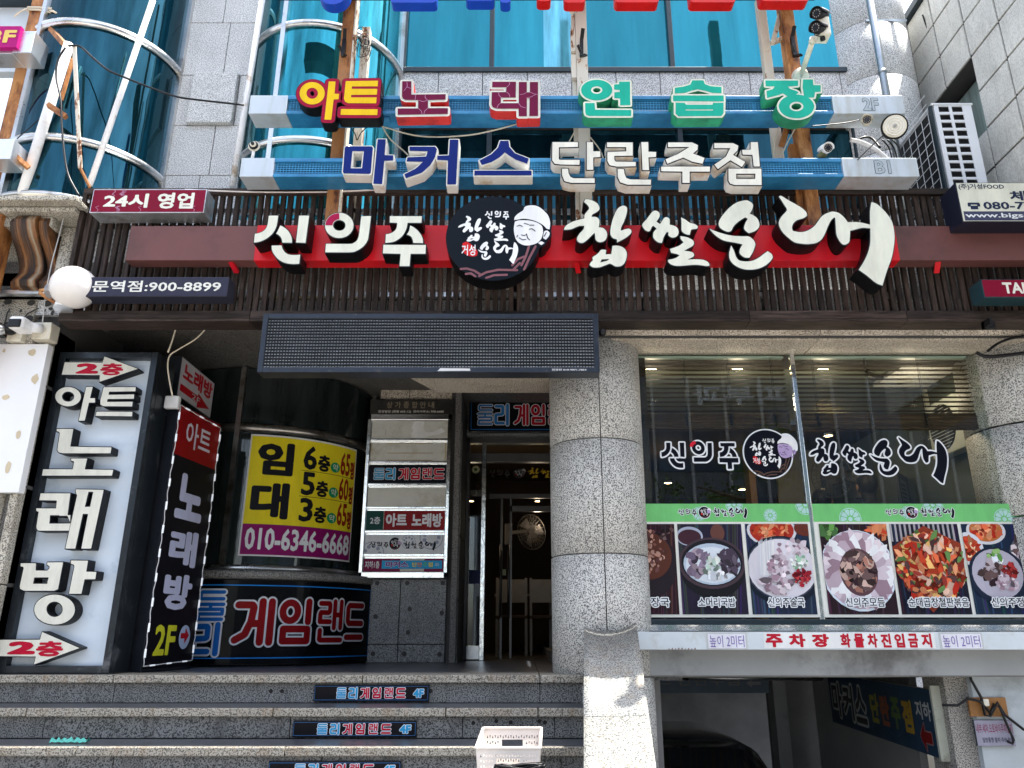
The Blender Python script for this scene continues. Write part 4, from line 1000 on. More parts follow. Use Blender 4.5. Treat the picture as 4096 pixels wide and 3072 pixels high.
rae = P([[[(812,56),(1000,56),(998,182),(880,182),(880,226),(1022,226),(1022,58),(1086,58),(1086,140),(1110,140),(1110,58),(1175,58),(1175,328),(1106,328),(1108,186),(1086,186),(1086,330),(1022,330),(1020,270),(845,270),(815,258),(805,235),(808,138),(920,138),(924,100),(810,100)]]], cH)
outlined(rae, t2, .0165, MAR, OFFW, RET_RED, extra=crk(cH, [[(950,60),(948,80),(928,100)],[(862,140),(865,165),(882,182)],[(925,138),(945,155),(952,180)],[(848,268),(860,240),(880,226)],[(1020,226),(1040,255),(1078,265)],[(1030,160),(1060,155),(1086,142)],[(1110,140),(1140,152),(1172,158)],[(1086,184),(1120,178),(1160,155)]]))
GRN = (.008, .40, .28)
yeon = P([[ell_loop(172,122,124,82,36), ell_loop(172,122,45,30)], [[(350,55),(436,55),(438,242),(358,242),(358,188),(312,186),(312,140),(355,136),(355,122),(310,118),(310,78),(350,76)]], [[(80,225),(155,225),(160,278),(445,280),(445,328),(110,328),(88,318),(82,300)]]], cI)
outlined(yeon, t2, .0135, GRN, (.72, .74, .62), RET_GREEN, .003, (.02, .2, .1))
seup = P([[[(930,45),(1018,45),(1030,75),(1075,92),(1162,98),(1162,148),(1090,145),(1030,128),(975,115),(920,128),(870,145),(790,150),(792,104),(860,95),(915,78)]], [[(778,165),(1178,165),(1180,212),(778,210)]], [[(798,222),(870,224),(880,238),(1090,238),(1095,224),(1178,222),(1178,305),(1160,328),(820,330),(798,310)],[(878,276),(1095,276),(1095,284),(878,284)]]], cI)
outlined(seup, t2, .0135, GRN, (.72, .74, .62), RET_GREEN, .003, (.02, .2, .1))
jang = P([[[(82,66),(342,66),(340,108),(262,114),(275,132),(330,150),(345,160),(300,200),(255,190),(218,168),(190,180),(95,205),(90,150),(140,135),(155,113),(84,112)]], [[(380,58),(458,58),(462,102),(520,104),(520,155),(475,158),(468,200),(420,203),(388,190),(376,120)]], [ell_loop(328,272,140,94,36), ell_loop(328,272,55,38)]], cJ)
outlined(jang, t2, .0135, GRN, (.72, .74, .62), RET_GREEN, .003, (.02, .2, .1))
BLU = (.004, .016, .15)
ma = P([[[(70,72),(228,72),(235,82),(222,236),(214,243),(56,240),(50,230),(62,80)],[(108,102),(180,102),(168,208),(98,208)]], [[(265,28),(315,28),(308,126),(362,128),(360,160),(306,162),(292,306),(238,304)]]], cK)
keo = P([[[(462,74),(620,74),(632,90),(620,140),(590,190),(540,235),(440,270),(430,245),(500,210),(545,168),(444,166),(450,140),(565,135),(575,103),(462,100)]], [[(712,30),(765,30),(750,308),(696,308),(700,160),(634,156),(634,130),(706,128)]]], cK)
seu = P([[[(1024,38),(1075,38),(1080,75),(1115,115),(1200,148),(1190,180),(1120,155),(1080,130),(1052,110),(1020,140),(970,170),(910,188),(895,160),(970,120),(1010,80)]], [[(864,222),(1218,222),(1218,252),(864,252)]]], cK)
for s in (ma, keo, seu): outlined(s, t1, .0085, BLU, (.75, .73, .66), RET_WHITE, d=DP)
K = (.012, .012, .02)
dan = P([[[(42,28),(186,28),(186,55),(78,57),(78,125),(85,128),(196,128),(194,156),(90,154),(55,150),(40,130)]], [[(236,28),(270,28),(272,80),(312,80),(312,112),(272,114),(272,184),(236,184)]], [[(96,178),(130,178),(133,205),(145,226),(165,232),(280,232),(280,258),(150,258),(110,248),(96,215)]]], cLd)
ran = P([[[(350,30),(495,30),(495,104),(390,106),(392,130),(400,138),(512,140),(512,164),(405,166),(365,158),(352,135),(352,84),(458,80),(458,56),(350,56)]], [[(543,28),(582,28),(583,82),(627,84),(625,112),(583,114),(587,186),(550,186)]], [[(410,180),(445,180),(448,205),(458,230),(480,238),(598,240),(597,268),(465,268),(425,255),(410,225)]]], cLd)
ju2 = P([[[(694,30),(830,30),(862,45),(860,70),(835,92),(900,118),(888,150),(830,138),(780,115),(740,130),(690,150),(680,125),(750,95),(815,55),(694,56)]], [[(655,166),(930,166),(930,194),(816,194),(816,258),(775,258),(775,194),(655,192)]]], cLd)
jeom = P([[[(955,34),(1060,34),(1090,48),(1085,75),(1060,100),(1130,140),(1110,168),(1045,130),(975,180),(955,155),(1020,110),(1045,62),(955,62)]], [[(1160,28),(1200,28),(1212,165),(1177,165),(1170,100),(1115,98),(1112,72),(1160,70)]], [[(1035,178),(1220,178),(1222,270),(1070,270),(1045,262),(1035,245)],[(1078,206),(1187,206),(1185,236),(1078,236)]]], cLd)
for s in (dan, ran, ju2, jeom): outlined(s, t1, .0075, (.72, .71, .62), K, RET_WHITE, d=DP)
# third bar, only its underside and letter feet show at the top edge
t3 = thing("third_floor_sign_bar", "third sign bar at the very top edge, only blue and red letter feet visible", "sign", (0, 4.7, UZ(5, 4.7)))
z0 = UZ(3, YBr + .17)
MB().box(UX(1080, 0, YBr), UX(3300, 0, YBr), YBr, YBr + .17, z0 + .0, z0 + .2, paint("dark_bar_underside", (.02, .025, .03), .5)).build("bar", t3, .003)
pt = plane(YLt); zz0 = UZ(12, YLt)
LB, LR = paint("letter_blue", (.01, .06, .45), .35), paint("letter_red", (.6, .01, .01), .35)
def foot(x0, x1, dy, mt, rnd=False):
    mb = MB(); A, B = UX(x0, 0, YLt), UX(x1, 0, YLt); zl = UZ(dy, YLt)
    s = disc((A + B) / 2, zl + .13, (B - A) / 2, .13, 40) if rnd else rrect(A, B, zl, zl + .26, .03)
    solid(mb, s, pt, -.09, 0, mt, mt); mb.build("letter", t3)
foot(1268, 1393, 17, LB, True); foot(1562, 1746, 10, LB); foot(1862, 1977, 3, LB); foot(2000, 2042, 11, LB)
foot(2147, 2204, 4, LR); foot(2256, 2341, 10, LR); foot(2460, 2636, 9, LR); foot(2761, 2942, 9, LR); foot(3044, 3237, 4, LR)
# ================================================================== LEFT VERTICAL SIGN
YS = 5.36
sx0, sx1 = (UX(236, 1407, YS) + UX(-10, 2698, YS)) / 2, (UX(656, 1409, YS) + UX(409, 2698, YS)) / 2
sz0, sz1 = UZ(2696, YS), UZ(1408, YS)
sz0 = max(sz0, .003)
vs = thing("tall_karaoke_sign", "tall pale light box with black-edged cream letters 아트노래방 between two 2층 arrows", "sign", ((sx0 + sx1) / 2, YS, sz0))
FRM = paint("dark_sign_frame", (.022, .028, .034), .3, .5, .2, 8, dirt=(.10, .11, .12), dirt_amt=.2)
f = .05
MB().box(sx0, sx1, YS + .06, YS + .30, sz0, sz1, FRM).build("cabinet", vs, .004)
for a in ((sx0, sx0 + f, sz0, sz1), (sx1 - f, sx1, sz0, sz1), (sx0 + f, sx1 - f, sz0, sz0 + f), (sx0 + f, sx1 - f, sz1 - f, sz1)):
    MB().box(a[0], a[1], YS, YS + .06, a[2], a[3], FRM).build("frame", vs, .004)
PANELW = paint("pale_blue_white_panel", (.58, .66, .74), .3, 0, .06, 3, dirt=(.38, .48, .58), dirt_amt=.25)
YPn = YS + .085
MB().box(sx0 + f, sx1 - f, YPn - .03, YPn, sz0 + f, sz1 - f, PANELW).build("panel", vs)
YSL = YS - .03
cM = crop(180, 1400, 2.38); cN = crop(0, 1350, 2.37); cO = crop(0, 2000, 2.212)
ps = plane(YSL); dS = YPn - .03 - YSL
LC = (.70, .69, .60)
S = lambda pcs, cr, sm=False: px_shape(pcs, cr, YSL, sm)
def sl_(sh, lab=None, ex=None):
    return channel(sh, vs, ps, dS, .0065, LC, BLACKG, (.008, .012, .02), extra=ex, label=lab)
RDT = (.45, .005, .03)
def arrow_tx(q):
    def g(mb):
        a, b = U(*q[0], Y=YSL), U(*q[1], Y=YSL); c, d = U(*q[2], Y=YSL), U(*q[3], Y=YSL)
        tx(mb, "2", ps, a.x, b.x, b.z, a.z, .005, RDT, .07, PRINTC); tx(mb, "층", ps, c.x, d.x, d.z, c.z, .005, RDT, .045, PRINTC)
    return g
def C(cr, *pts): return [cr(*p) for p in pts]
a = S([[[(190,118),(550,122),(568,64),(885,180),(520,304),(525,240),(162,236)]]], cM)
channel(a, vs, ps, dS, .006, LC, BLACKG, (.008, .012, .02), extra=arrow_tx(C(cM, (308,128), (506,228), (540,128), (738,244))), name="arrow", label="upper arrow reading 2층 in red")
sl_(S([[ell_loop(222,445,122,92), ell_loop(222,445,58,48)], [[(395,352),(456,352),(430,460),(478,460),(478,502),(420,502),(380,674),(322,674)]]], cM))
sl_(S([[[(560,355),(865,355),(862,394),(612,398),(606,428),(850,424),(848,465),(598,468),(592,496),(836,494),(832,538),(560,536),(530,520),(530,480)]], [[(494,588),(834,590),(830,632),(482,628)]]], cM))
sl_(S([[[(540,868),(697,868),(668,1036),(1058,1042),(1050,1098),(600,1098),(560,1090),(545,1070),(570,905),(555,892),(540,890)]], [[(675,1148),(828,1148),(805,1252),(1075,1255),(1063,1310),(400,1310),(412,1250),(690,1250),(705,1185),(700,1172),(680,1172)]]], cN))
sl_(S([[[(362,-58),(625,-58),(600,130),(597,135),(625,208),(612,272),(345,272),(328,258),(325,235),(345,105),(325,98),(322,75),(498,75),(505,5),(350,2)],[(445,135),(560,135),(625,135),(622,208),(438,210)]], [[(560,-58),(625,-58),(598,140),(528,140)]], [[(672,-94),(919,-89),(808,430),(722,430),(782,125),(735,122),(668,430),(580,430),(685,-40),(672,-70)],[(785,-72),(828,-72),(800,60),(752,62)]]], cO))
sl_(S([[[(185,560),(320,560),(318,625),(420,625),(440,605),(440,585),(420,575),(420,552),(560,552),(515,790),(480,803),(215,803),(180,785),(178,760),(212,605),(208,590),(185,588)],[(305,685),(432,685),(420,742),(295,742)]], [[(630,535),(780,538),(765,635),(855,637),(845,700),(750,702),(722,830),(612,830),(660,590),(655,572),(630,565)]], [ell_loop(485,970,180,132,36), ell_loop(485,967,72,68)]], cO))
a = S([[[(-120,1238),(355,1236),(375,1168),(705,1310),(302,1455),(320,1384),(-135,1380)]]], cO)
channel(a, vs, ps, dS, .006, LC, BLACKG, (.008, .012, .02), extra=arrow_tx(C(cO, (85,1250), (310,1366), (335,1248), (550,1385))), name="arrow", label="lower arrow reading 2층 in red")

# ================================================================== ANGLED LIT BANNER BOX
A = U(717, 1612, Y=5.6); B = U(883, 1695, Y=6.23); ztp = (A.z + B.z) / 2
bn = thing("angled_karaoke_banner", "angled black banner box reading 아트 노래방 2F edged with a string of LED modules", "sign", (A.x, A.y, .003))
mp = angled((A.x, A.y, 0), (B.x, B.y, 0)); L_ = math.hypot(B.x - A.x, B.y - A.y); z0, z1 = .02, ztp
sd = Vector((-.22, .09, 0)); 
m = MB(); q = [Vector((A.x, A.y, 0)), Vector((B.x, B.y, 0)), Vector((B.x, B.y, 0)) + sd * 1.0, Vector((A.x, A.y, 0)) + sd]
for z in (.003, z1): m.v += [(p.x, p.y, z) for p in q]
for fc in ((3, 2, 1, 0), (4, 5, 6, 7), (0, 1, 5, 4), (1, 2, 6, 5), (2, 3, 7, 6), (3, 0, 4, 7)): m.face(fc, NAVYBOX)
m.build("box", bn, .004)
d0 = Vector((A.x, A.y, 0)) + sd
m = MB(); m.beam((d0.x * .45 + A.x * .55, d0.y * .45 + A.y * .55 - .012, .01), (d0.x * .45 + A.x * .55, d0.y * .45 + A.y * .55 - .012, z1 - .1), .008, .02, BLACK); m.build("seam", bn)
mb = MB()
H1 = z1 - (z1 - z0) * .205
flat(mb, rect(.005, L_ - .005, z0, H1), mp, .003, (.005, .005, .008)); flat(mb, rect(.005, L_ - .005, H1, z1 - .01), mp, .003, (.27, .004, .006))
WV = (.52, .54, .72)
BNW = lambda v: z0 + (z1 - z0) * v
tx(mb, "아트", mp, L_ * .22, L_ * .80, BNW(.84), BNW(.95), .005, (.66, .64, .72), .015)
for ch, a, b in (("노", .555, .735), ("래", .375, .515), ("방", .21, .345)): tx(mb, ch, mp, L_ * .2, L_ * .80, BNW(a), BNW(b), .005, WV, .05)
tx(mb, "2F", mp, L_ * .16, L_ * .58, BNW(.045), BNW(.155), .005, (.62, .62, .03), .03)
flat(mb, disc(L_ * .77, BNW(.11), L_ * .12, .085), mp, .005, (.42, .52, .72))
flat(mb, poly([(L_ * .68, BNW(.105)), (L_ * .77, BNW(.105)), (L_ * .77, BNW(.085)), (L_ * .86, BNW(.115)), (L_ * .77, BNW(.145)), (L_ * .77, BNW(.125)), (L_ * .68, BNW(.125))]), mp, .007, (.45, .01, .02))
mb.build("printed_face", bn)
LEDW = emit("led_module_lit", (.80, .84, .9), .12)
per = [(0, z1 - .02), (0, z0 + .02), (L_ * .98, z0 + .04), (L_ * .98, z1 - .04), (0, z1 - .02)]
m = MB()
for (a, b), (c, d) in zip(per[:-1], per[1:]):
    n = max(2, int(math.hypot(c - a, d - b) / .02)); m.tube([mp(a + (c - a) * t, b + (d - b) * t, .012 + .004 * math.sin(9 * t * n / 10)) for t in np.linspace(0, 1, n)], .0035, paint("clear_wire", (.7, .7, .72), .4), 5)
m.build("led_wire", bn)
for (a, b), (c, d) in zip(per[:-1], per[1:]):
    Ld = math.hypot(c - a, d - b); n = int(Ld / .165)
    for k in range(n):
        t = (k + .5) / n; dx, dz = (c - a) / Ld, (d - b) / Ld; u, v = a + (c - a) * t, b + (d - b) * t
        m = MB(); m.beam(mp(u - dx * .03, v - dz * .03, .014), mp(u + dx * .03, v + dz * .03, .014), .013, .010, LEDW); m.build("led_module", bn, .003)
m = MB(); m.box(A.x - .09, A.x + .02, A.y - .06, A.y - .01, z1 - .06, z1 + .04, WHITEPL); m.build("switch_box", bn, .012)

# small arrow box above it
A2 = U(728, 1426, Y=5.75); B2 = U(859, 1531, Y=6.45); C2 = U(835, 1675, Y=6.45)
mp2 = angled((A2.x, A2.y, 0), (B2.x, B2.y, 0)); L2 = math.hypot(B2.x - A2.x, B2.y - A2.y); zt2 = (A2.z + B2.z) / 2; zb2 = (C2.z + U(700, 1582, Y=5.75).z) / 2
sb = thing("small_arrow_light_box", "small white light box reading 노래방 with a red 2F arrow, behind the angled banner", "sign", (A2.x, A2.y, zb2))
n2 = Vector(mp2(0, 0, 1)) - Vector(mp2(0, 0, 0)); bx = MB()
q = [Vector(mp2(0, 0, 0)), Vector(mp2(L2, 0, 0)), Vector(mp2(L2, 0, -.18)), Vector(mp2(0, 0, -.18))]
for z in (zb2, zt2): bx.v += [(p.x, p.y, z) for p in q]
for fc in ((3, 2, 1, 0), (4, 5, 6, 7), (0, 1, 5, 4), (1, 2, 6, 5), (2, 3, 7, 6), (3, 0, 4, 7)): bx.face(fc, NAVYBOX)
bx.build("box", sb, .003)
mb = MB(); h2 = zt2 - zb2
flat(mb, rect(.008, L2 - .008, zb2 + .008, zt2 - .008), mp2, .002, (.52, .51, .54)); RA = (.45, .008, .015)
tx(mb, "노래방", mp2, L2 * .08, L2 * .95, zb2 + h2 * .46, zt2 - h2 * .08, .004, RA, .045)
flat(mb, poly([(L2 * .05, zb2 + h2 * .16), (L2 * .55, zb2 + h2 * .16), (L2 * .55, zb2 + h2 * .04), (L2 * .92, zb2 + h2 * .22), (L2 * .55, zb2 + h2 * .42), (L2 * .55, zb2 + h2 * .34), (L2 * .05, zb2 + h2 * .34)]), mp2, .004, RA)
tx(mb, "2F", mp2, L2 * .38, L2 * .62, zb2 + h2 * .17, zb2 + h2 * .31, .006, (.6, .6, .62), .0)
mb.build("printed_face", sb)

# ================================================================== rounded-stroke lettering 둘리게임랜드
def arc(cx, cy, rx, ry, a0, a1, n=10): return [(cx + rx * math.cos(math.radians(a0 + (a1 - a0) * k / n)), cy + ry * math.sin(math.radians(a0 + (a1 - a0) * k / n))) for k in range(n + 1)]
GL = {
 "둘": ([[(.92,.94),(.16,.94),(.12,.90),(.12,.75),(.18,.72),(.92,.72)],[(.06,.54),(.94,.54)],[(.5,.54),(.5,.40)],[(.1,.38),(.92,.38),(.92,.23),(.12,.23),(.10,.06),(.92,.06)]], .115),
 "리": ([[(.12,.90),(.52,.90),(.55,.86),(.55,.55),(.50,.52),(.14,.50),(.10,.46),(.10,.14),(.14,.10),(.60,.10)],[(.86,.96),(.86,.04)]], .18),
 "게": ([[(.10,.87),(.42,.87),(.46,.82),(.42,.50),(.30,.22),(.08,.10)],[(.40,.46),(.66,.46)],[(.66,.95),(.66,.05)],[(.88,.95),(.88,.05)]], .16),
 "임": ([arc(.32,.72,.21,.20,0,360,16),[(.84,.95),(.84,.50)],[(.16,.34),(.84,.34),(.84,.08),(.16,.08),(.16,.34)]], .17),
 "랜": ([[(.12,.92),(.42,.92),(.44,.88),(.44,.74),(.40,.71),(.14,.71),(.12,.66),(.12,.50),(.46,.50)],[(.62,.97),(.62,.36)],[(.62,.66),(.84,.66)],[(.86,.97),(.86,.36)],[(.14,.30),(.14,.10),(.18,.08),(.90,.08)]], .135),
 "드": ([[(.90,.90),(.18,.90),(.12,.84),(.12,.52),(.18,.46),(.90,.46)],[(.08,.12),(.92,.12)]], .18)}
def gl(ch, x0, x1, z0, z1):
    st, w = GL[ch]; return strokes([[(x0 + (x1 - x0) * a, z0 + (z1 - z0) * b) for a, b in s] for s in st], w * min((x1 - x0) * 1.08, (z1 - z0)), 5)
LBL, LRD, OUT = (.012, .14, .50), (.27, .003, .006), (.72, .74, .78)
LBC = (.03, .34, .62)
def dl(mb, mp, items, h, o, grid=0, blue=LBL, red=LRD):
    for ch, x0, x1, z0, z1 in items:
        s = gl(ch, x0, x1, z0, z1); flat(mb, s.off(o, 4), mp, h, OUT, grid=grid)
    for ch, x0, x1, z0, z1 in items:
        s = gl(ch, x0, x1, z0, z1); flat(mb, s, mp, h + .0015, blue if ch in "둘리" else red, grid=grid)
def cylhit(x, y, c):
    cx, cy, r = c; p = U(x, y, Y=1.0); d = Vector((p.x, 1.0)); dz = p.z - EYE
    a = d.dot(d); b = -2 * (d.x * cx + d.y * cy); q = cx * cx + cy * cy - r * r; t = (-b - math.sqrt(max(0, b * b - 4 * a * q))) / (2 * a)
    X, Y = d.x * t, d.y * t; return r * math.atan2(X - cx, cy - Y), EYE + dz * t
# curved sign on the round plinth
KS = (kw[0], kw[1], kw[2] + .03); mk = cylm(*KS)
u1, _ = cylhit(1480, 2500, KS); u0 = -1.05
gs = thing("curved_game_room_sign", "curved black sign with blue line border reading 둘리 게임랜드 round the plinth", "sign", (kw[0], kw[1] - kw[2], 0))
m = MB(); solid(m, rect(u0, u1, .012, .685), mk, -.03, 0, BLACKG, BLACKG, grid=.06); m.build("panel", gs)
mb = MB()
flat(mb, rect(u0 + .01, u1 - .01, .02, .68), mk, .002, (.004, .0045, .006), PRINTG, .06)
BL = (.02, .24, .72)
v0, v1 = cylhit(1100, 2648, KS)[1], cylhit(1100, 2338, KS)[1]
v0 = .06; v1 = .635
for s in (rect(u0 + .02, u1 - .03, v1, v1 + .009), rect(u0 + .02, u1 - .03, v0, v0 + .009), rect(u1 - .036, u1 - .030, v0, v1)): flat(mb, s, mk, .0035, BL, PRINTG, .06)
cP = crop(740, 2320, 1.671)
its = []
for ch, a, b, c, d in (("둘", 80, 270, 68, 275), ("리", 35, 240, 290, 500), ("게", 320, 605, 128, 432), ("임", 620, 855, 128, 432), ("랜", 875, 1060, 135, 425), ("드", 1068, 1188, 145, 415)):
    ua, ub = cylhit(*cP((a), (c + d) / 2), KS)[0], cylhit(*cP(b, (c + d) / 2), KS)[0]; um = (a + b) / 2
    za, zb = cylhit(*cP(um, d), KS)[1], cylhit(*cP(um, c), KS)[1]; its.append((ch, ua, ub, za, zb))
dl(mb, mk, its, .004, .014, .06)
mb.build("printed_face", gs)

# ================================================================== YELLOW TO-LET BANNER ON THE BAY
YC = (gb[0], gb[1], gb[2] + .012); my = cylm(*YC)
c4 = [cylhit(*p, YC) for p in ((1006, 1736), (1431, 1801), (1393, 2247), (950, 2224))]
u0, u1 = (c4[0][0] + c4[3][0]) / 2, (c4[1][0] + c4[2][0]) / 2; v1, v0 = (c4[0][1] + c4[1][1]) / 2, (c4[2][1] + c4[3][1]) / 2
W_, H_ = u1 - u0, v1 - v0
yb = thing("yellow_rental_banner", "yellow and magenta rental banner with a phone number on the curved dark glass", "banner", (gb[0], gb[1] - gb[2], v0))
m = MB(); solid(m, rect(u0, u1, v0, v1), my, -.004, 0, PRINT, PRINT, (.72, .72, .72), (.7, .7, .7), grid=.05); m.build("sheet", yb)
mb = MB(); YY = (.80, .66, .02); BK = (.01, .01, .014); BR_ = (.27, .02, .008)
R = lambda a, b, c, d: (u0 + W_ * a, u0 + W_ * b, v0 + H_ * c, v0 + H_ * d)
flat(mb, rect(*R(.012, .988, .255, .985)), my, .002, YY, grid=.05); flat(mb, rect(*R(.012, .988, .012, .255)), my, .002, (.24, .008, .12), grid=.05)
tx(mb, "임", my, *R(.07, .36, .66, .94), .004, BK, .05, grid=.05); tx(mb, "대", my, *R(.05, .35, .30, .60), .004, BK, .05, grid=.05)
for fl, ar, a, b in (("6", "65", .735, .94), ("5", "60", .515, .715), ("3", "65", .295, .495)):
    tx(mb, fl, my, *R(.44, .56, a, b), .004, BK, .03, grid=.05); tx(mb, "층", my, *R(.57, .69, a, b - .06), .004, BK, .045, grid=.05)
    flat(mb, disc(u0 + W_ * .745, v0 + H_ * (a + .055), W_ * .05, H_ * .045), my, .004, (.01, .28, .10), grid=.05)
    tx(mb, "약", my, *R(.718, .775, a + .025, a + .085), .0055, (.7, .7, .65), .01)
    tx(mb, ar, my, *R(.80, .915, a, b), .004, BR_, .03, grid=.05); tx(mb, "평", my, *R(.92, .975, a - .02, b - .06), .004, BR_, .045, grid=.05)
for v in (.722, .503): flat(mb, rect(*R(.43, .97, v, v + .004)), my, .004, BK, grid=.05)
tx(mb, "010-6346-6668", my, *R(.04, .97, .05, .225), .004, (.72, .74, .76), .03, grid=.05)
mb.build("printed_face", yb)
for v in v0, v1: pass

# ================================================================== DIRECTORY BOARD
YD = YB - .05
dy = lambda y: UZ(y, YD)
dx0 = (UX(1466, 1660, YD) + UX(1444, 2313, YD)) / 2; dx1 = (UX(1812, 1660, YD) + UX(1784, 2313, YD)) / 2
db = thing("tenant_directory_board", "polished steel tenant directory with a column of seven name plates", "directory board", ((dx0 + dx1) / 2, YD, dy(2313)))
fx = .035
for a in ((dx0, dx0 + fx, dy(2313), dy(1659)), (dx1 - fx, dx1, dy(2313), dy(1659)), (dx0, dx1, dy(1683), dy(1659)), (dx0, dx1, dy(2313), dy(2289))):
    MB().box(a[0], a[1], YD - .03, YD + .05, a[2], a[3], MIRROR).build("frame", db, .004)
MB().box(dx0 + .01, dx1 - .01, YD + .02, YD + .045, dy(2310), dy(1662), MIRROR).build("back_plate", db)
MB().box(dx0 + .01, dx1 + .01, YD + .0, YD + .05, dy(1657), dy(1597), paint("dark_patina_steel", (.055, .05, .045), .3, .7, .3, 9)).build("header", db, .004)
rows = [(1685, 1754), (1771, 1843), (1859, 1933), (1951, 2025), (2043, 2120), (2139, 2214), (2234, 2287)]
pz = plane(YD)
PLW = paint("blank_name_plate", (.62, .62, .56), .35, 0, .05, 6, dirt=(.48, .46, .38), dirt_amt=.4)
for i, (a, b) in enumerate(rows):
    z1, z0 = dy(a), dy(b); x0, x1 = dx0 + fx + .005, dx1 - fx - .005
    MB().box(x0, x1, YD - .004, YD + .02, z0, z1, PLW).build("name_plate", db, .002)
    MB().box(dx0 + fx, dx1 - fx, YD - .022, YD + .02, z0 - .026, z0 - .006, MIRROR).build("divider", db, .003)
    mb = MB(); RR = lambda p, q, r, s: (x0 + (x1 - x0) * p, x0 + (x1 - x0) * q, z0 + (z1 - z0) * r, z0 + (z1 - z0) * s)
    if i == 0:
        e = lambda p, q: (x0 + (x1 - x0) * p, z0 + (z1 - z0) * q)
        flat(mb, poly([e(.56,.98),(e(.69,.98)),e(.68,.6),e(.71,.35),e(.80,.35),e(.92,.6),e(.97,.4),e(.9,.25),e(.75,.12),e(.70,.03),e(.53,.03),e(.52,.3),e(.55,.45),e(.52,.6)]), plane(YD - .004), .001, (.80, .80, .77))
        flat(mb, join(rect(*RR(.02, .4, .12, .13)), rect(*RR(.18, .19, .2, .5))), plane(YD - .004), .001, (.45, .44, .40))
    if i == 1:
        for q in (.96, .42, .02): flat(mb, rect(*RR(.22, .82, q - .02, q + .02)), plane(YD - .004), .001, (.42, .30, .14))
        flat(mb, rect(*RR(.005, .02, .5, .98)), plane(YD - .004), .001, (.5, .4, .2)); flat(mb, rect(*RR(.975, .99, .05, .98)), plane(YD - .004), .001, (.5, .4, .2))
    if i == 2:
        flat(mb, rect(*RR(0, 1, 0, 1)), plane(YD - .004), .001, (.005, .007, .013))
        its = [(ch, *RR(.06 + k * .152 + (.02 if k > 1 else 0), .06 + k * .152 + .135 + (.02 if k > 1 else 0), .2, .8)) for k, ch in enumerate("둘리게임랜드")]
        dl(mb, plane(YD - .004), its, .003, .0045, 0, LBC, (.55, .01, .03))
    if i == 4:
        flat(mb, rect(*RR(0, .22, 0, 1)), plane(YD - .004), .001, (.006, .06, .05)); flat(mb, rect(*RR(.225, 1, 0, 1)), plane(YD - .004), .001, (.24, .008, .012))
        tx(mb, "2층", plane(YD - .004), *RR(.05, .18, .3, .68), .003, OUT, .02); tx(mb, "아트", plane(YD - .004), *RR(.25, .52, .16, .86), .003, OUT, .045); tx(mb, "노래방", plane(YD - .004), *RR(.58, .97, .14, .86), .003, OUT, .045)
    if i == 5:
        flat(mb, rect(*RR(0, 1, 0, 1)), plane(YD - .004), .001, (.66, .68, .70)); GB = (.30, .34, .44)
        for (cx, cz, r) in ((.10, .0, .20), (.55, .62, .12), (.84, .85, .20)):
            c = RR(cx, cx, cz, cz); w = (x1 - x0) * r * .75
            s = [disc(c[0] + w * .62 * math.cos(t), c[2] + w * .62 * math.sin(t), w * .16) for t in np.linspace(0, 6.28, 10)[:-1]]
            rg = ring(c[0], c[2], w, w, w * .93, w * .93)
            def clipz(s): return s
            pts = join(rg, *s)
            v, t = pts.tess(); cc_ = v[t].mean(1); ok = (cc_[:, 1] > z0 + .003) & (cc_[:, 1] < z1 - .003) & (cc_[:, 0] > x0) & (cc_[:, 0] < x1)
            pts._t[0] = (np.stack([np.clip(v[:, 0], x0, x1), np.clip(v[:, 1], z0 + .002, z1 - .002)], 1), t[ok]); flat(mb, pts, plane(YD - .004), .002, GB)
        flat(mb, W1.fit(*RR(.06, .30, .3, .62)), plane(YD - .004), .004, BK)
        c = RR(.31, .455, .2, .85); logo(mb, plane(YD - .004), c, .004, face=(.45, .34, .5), simple=True, step=.0004)
        flat(mb, W2.fit(*RR(.49, .90, .15, .68)), plane(YD - .004), .004, BK)
    if i == 6:
        flat(mb, rect(*RR(0, 1, 0, 1)), plane(YD - .004), .001, (.20, .006, .06)); tx(mb, "지하1층", plane(YD - .004), *RR(.02, .20, .25, .8), .003, OUT, .02)
        flat(mb, rect(*RR(.46, .76, .02, .98)), plane(YD - .004), .002, (.55, .52, .45)); flat(mb, rect(*RR(.23, .985, .22, .84)), plane(YD - .004), .003, (.02, .32, .62))
        s = text("마커스", .03).fit(*RR(.28, .56, .32, .76)); flat(mb, s.off(.003, 3), plane(YD - .004), .004, (.65, .6, .7)); flat(mb, s, plane(YD - .004), .005, (.14, .02, .20))
        for k, (ch, cc2) in enumerate(zip("단란주점", ((.75, .62, .02), (.65, .2, .05), (.1, .45, .2), (.75, .6, .02)))): tx(mb, ch, plane(YD - .004), *RR(.61 + k * .066, .67 + k * .066, .36, .70), .004, cc2, .03)
        tx(mb, "지하", plane(YD - .004), *RR(.90, .95, .4, .66), .004, OUT, .01)
    if mb.v: mb.build("plate_print", db)
mb = MB(); ph = plane(YD - .0)
t_ = text("상가종합안내", .02); hx0, hx1 = dx0 + .01, dx1
for k, ch in enumerate("상가종합안내"): tx(mb, ch, ph, hx0 + (hx1 - hx0) * (.20 + k * .102), hx0 + (hx1 - hx0) * (.27 + k * .102), dy(1633), dy(1607), .003, (.30, .25, .17), .015)
tx(mb, "창경빌딩 (창동 655-12)  관리사무소: 995-6685", ph, hx0 + (hx1 - hx0) * .10, hx0 + (hx1 - hx0) * .90, dy(1653), dy(1641), .003, (.72, .70, .62), .02)
mb.build("header_lettering", db)

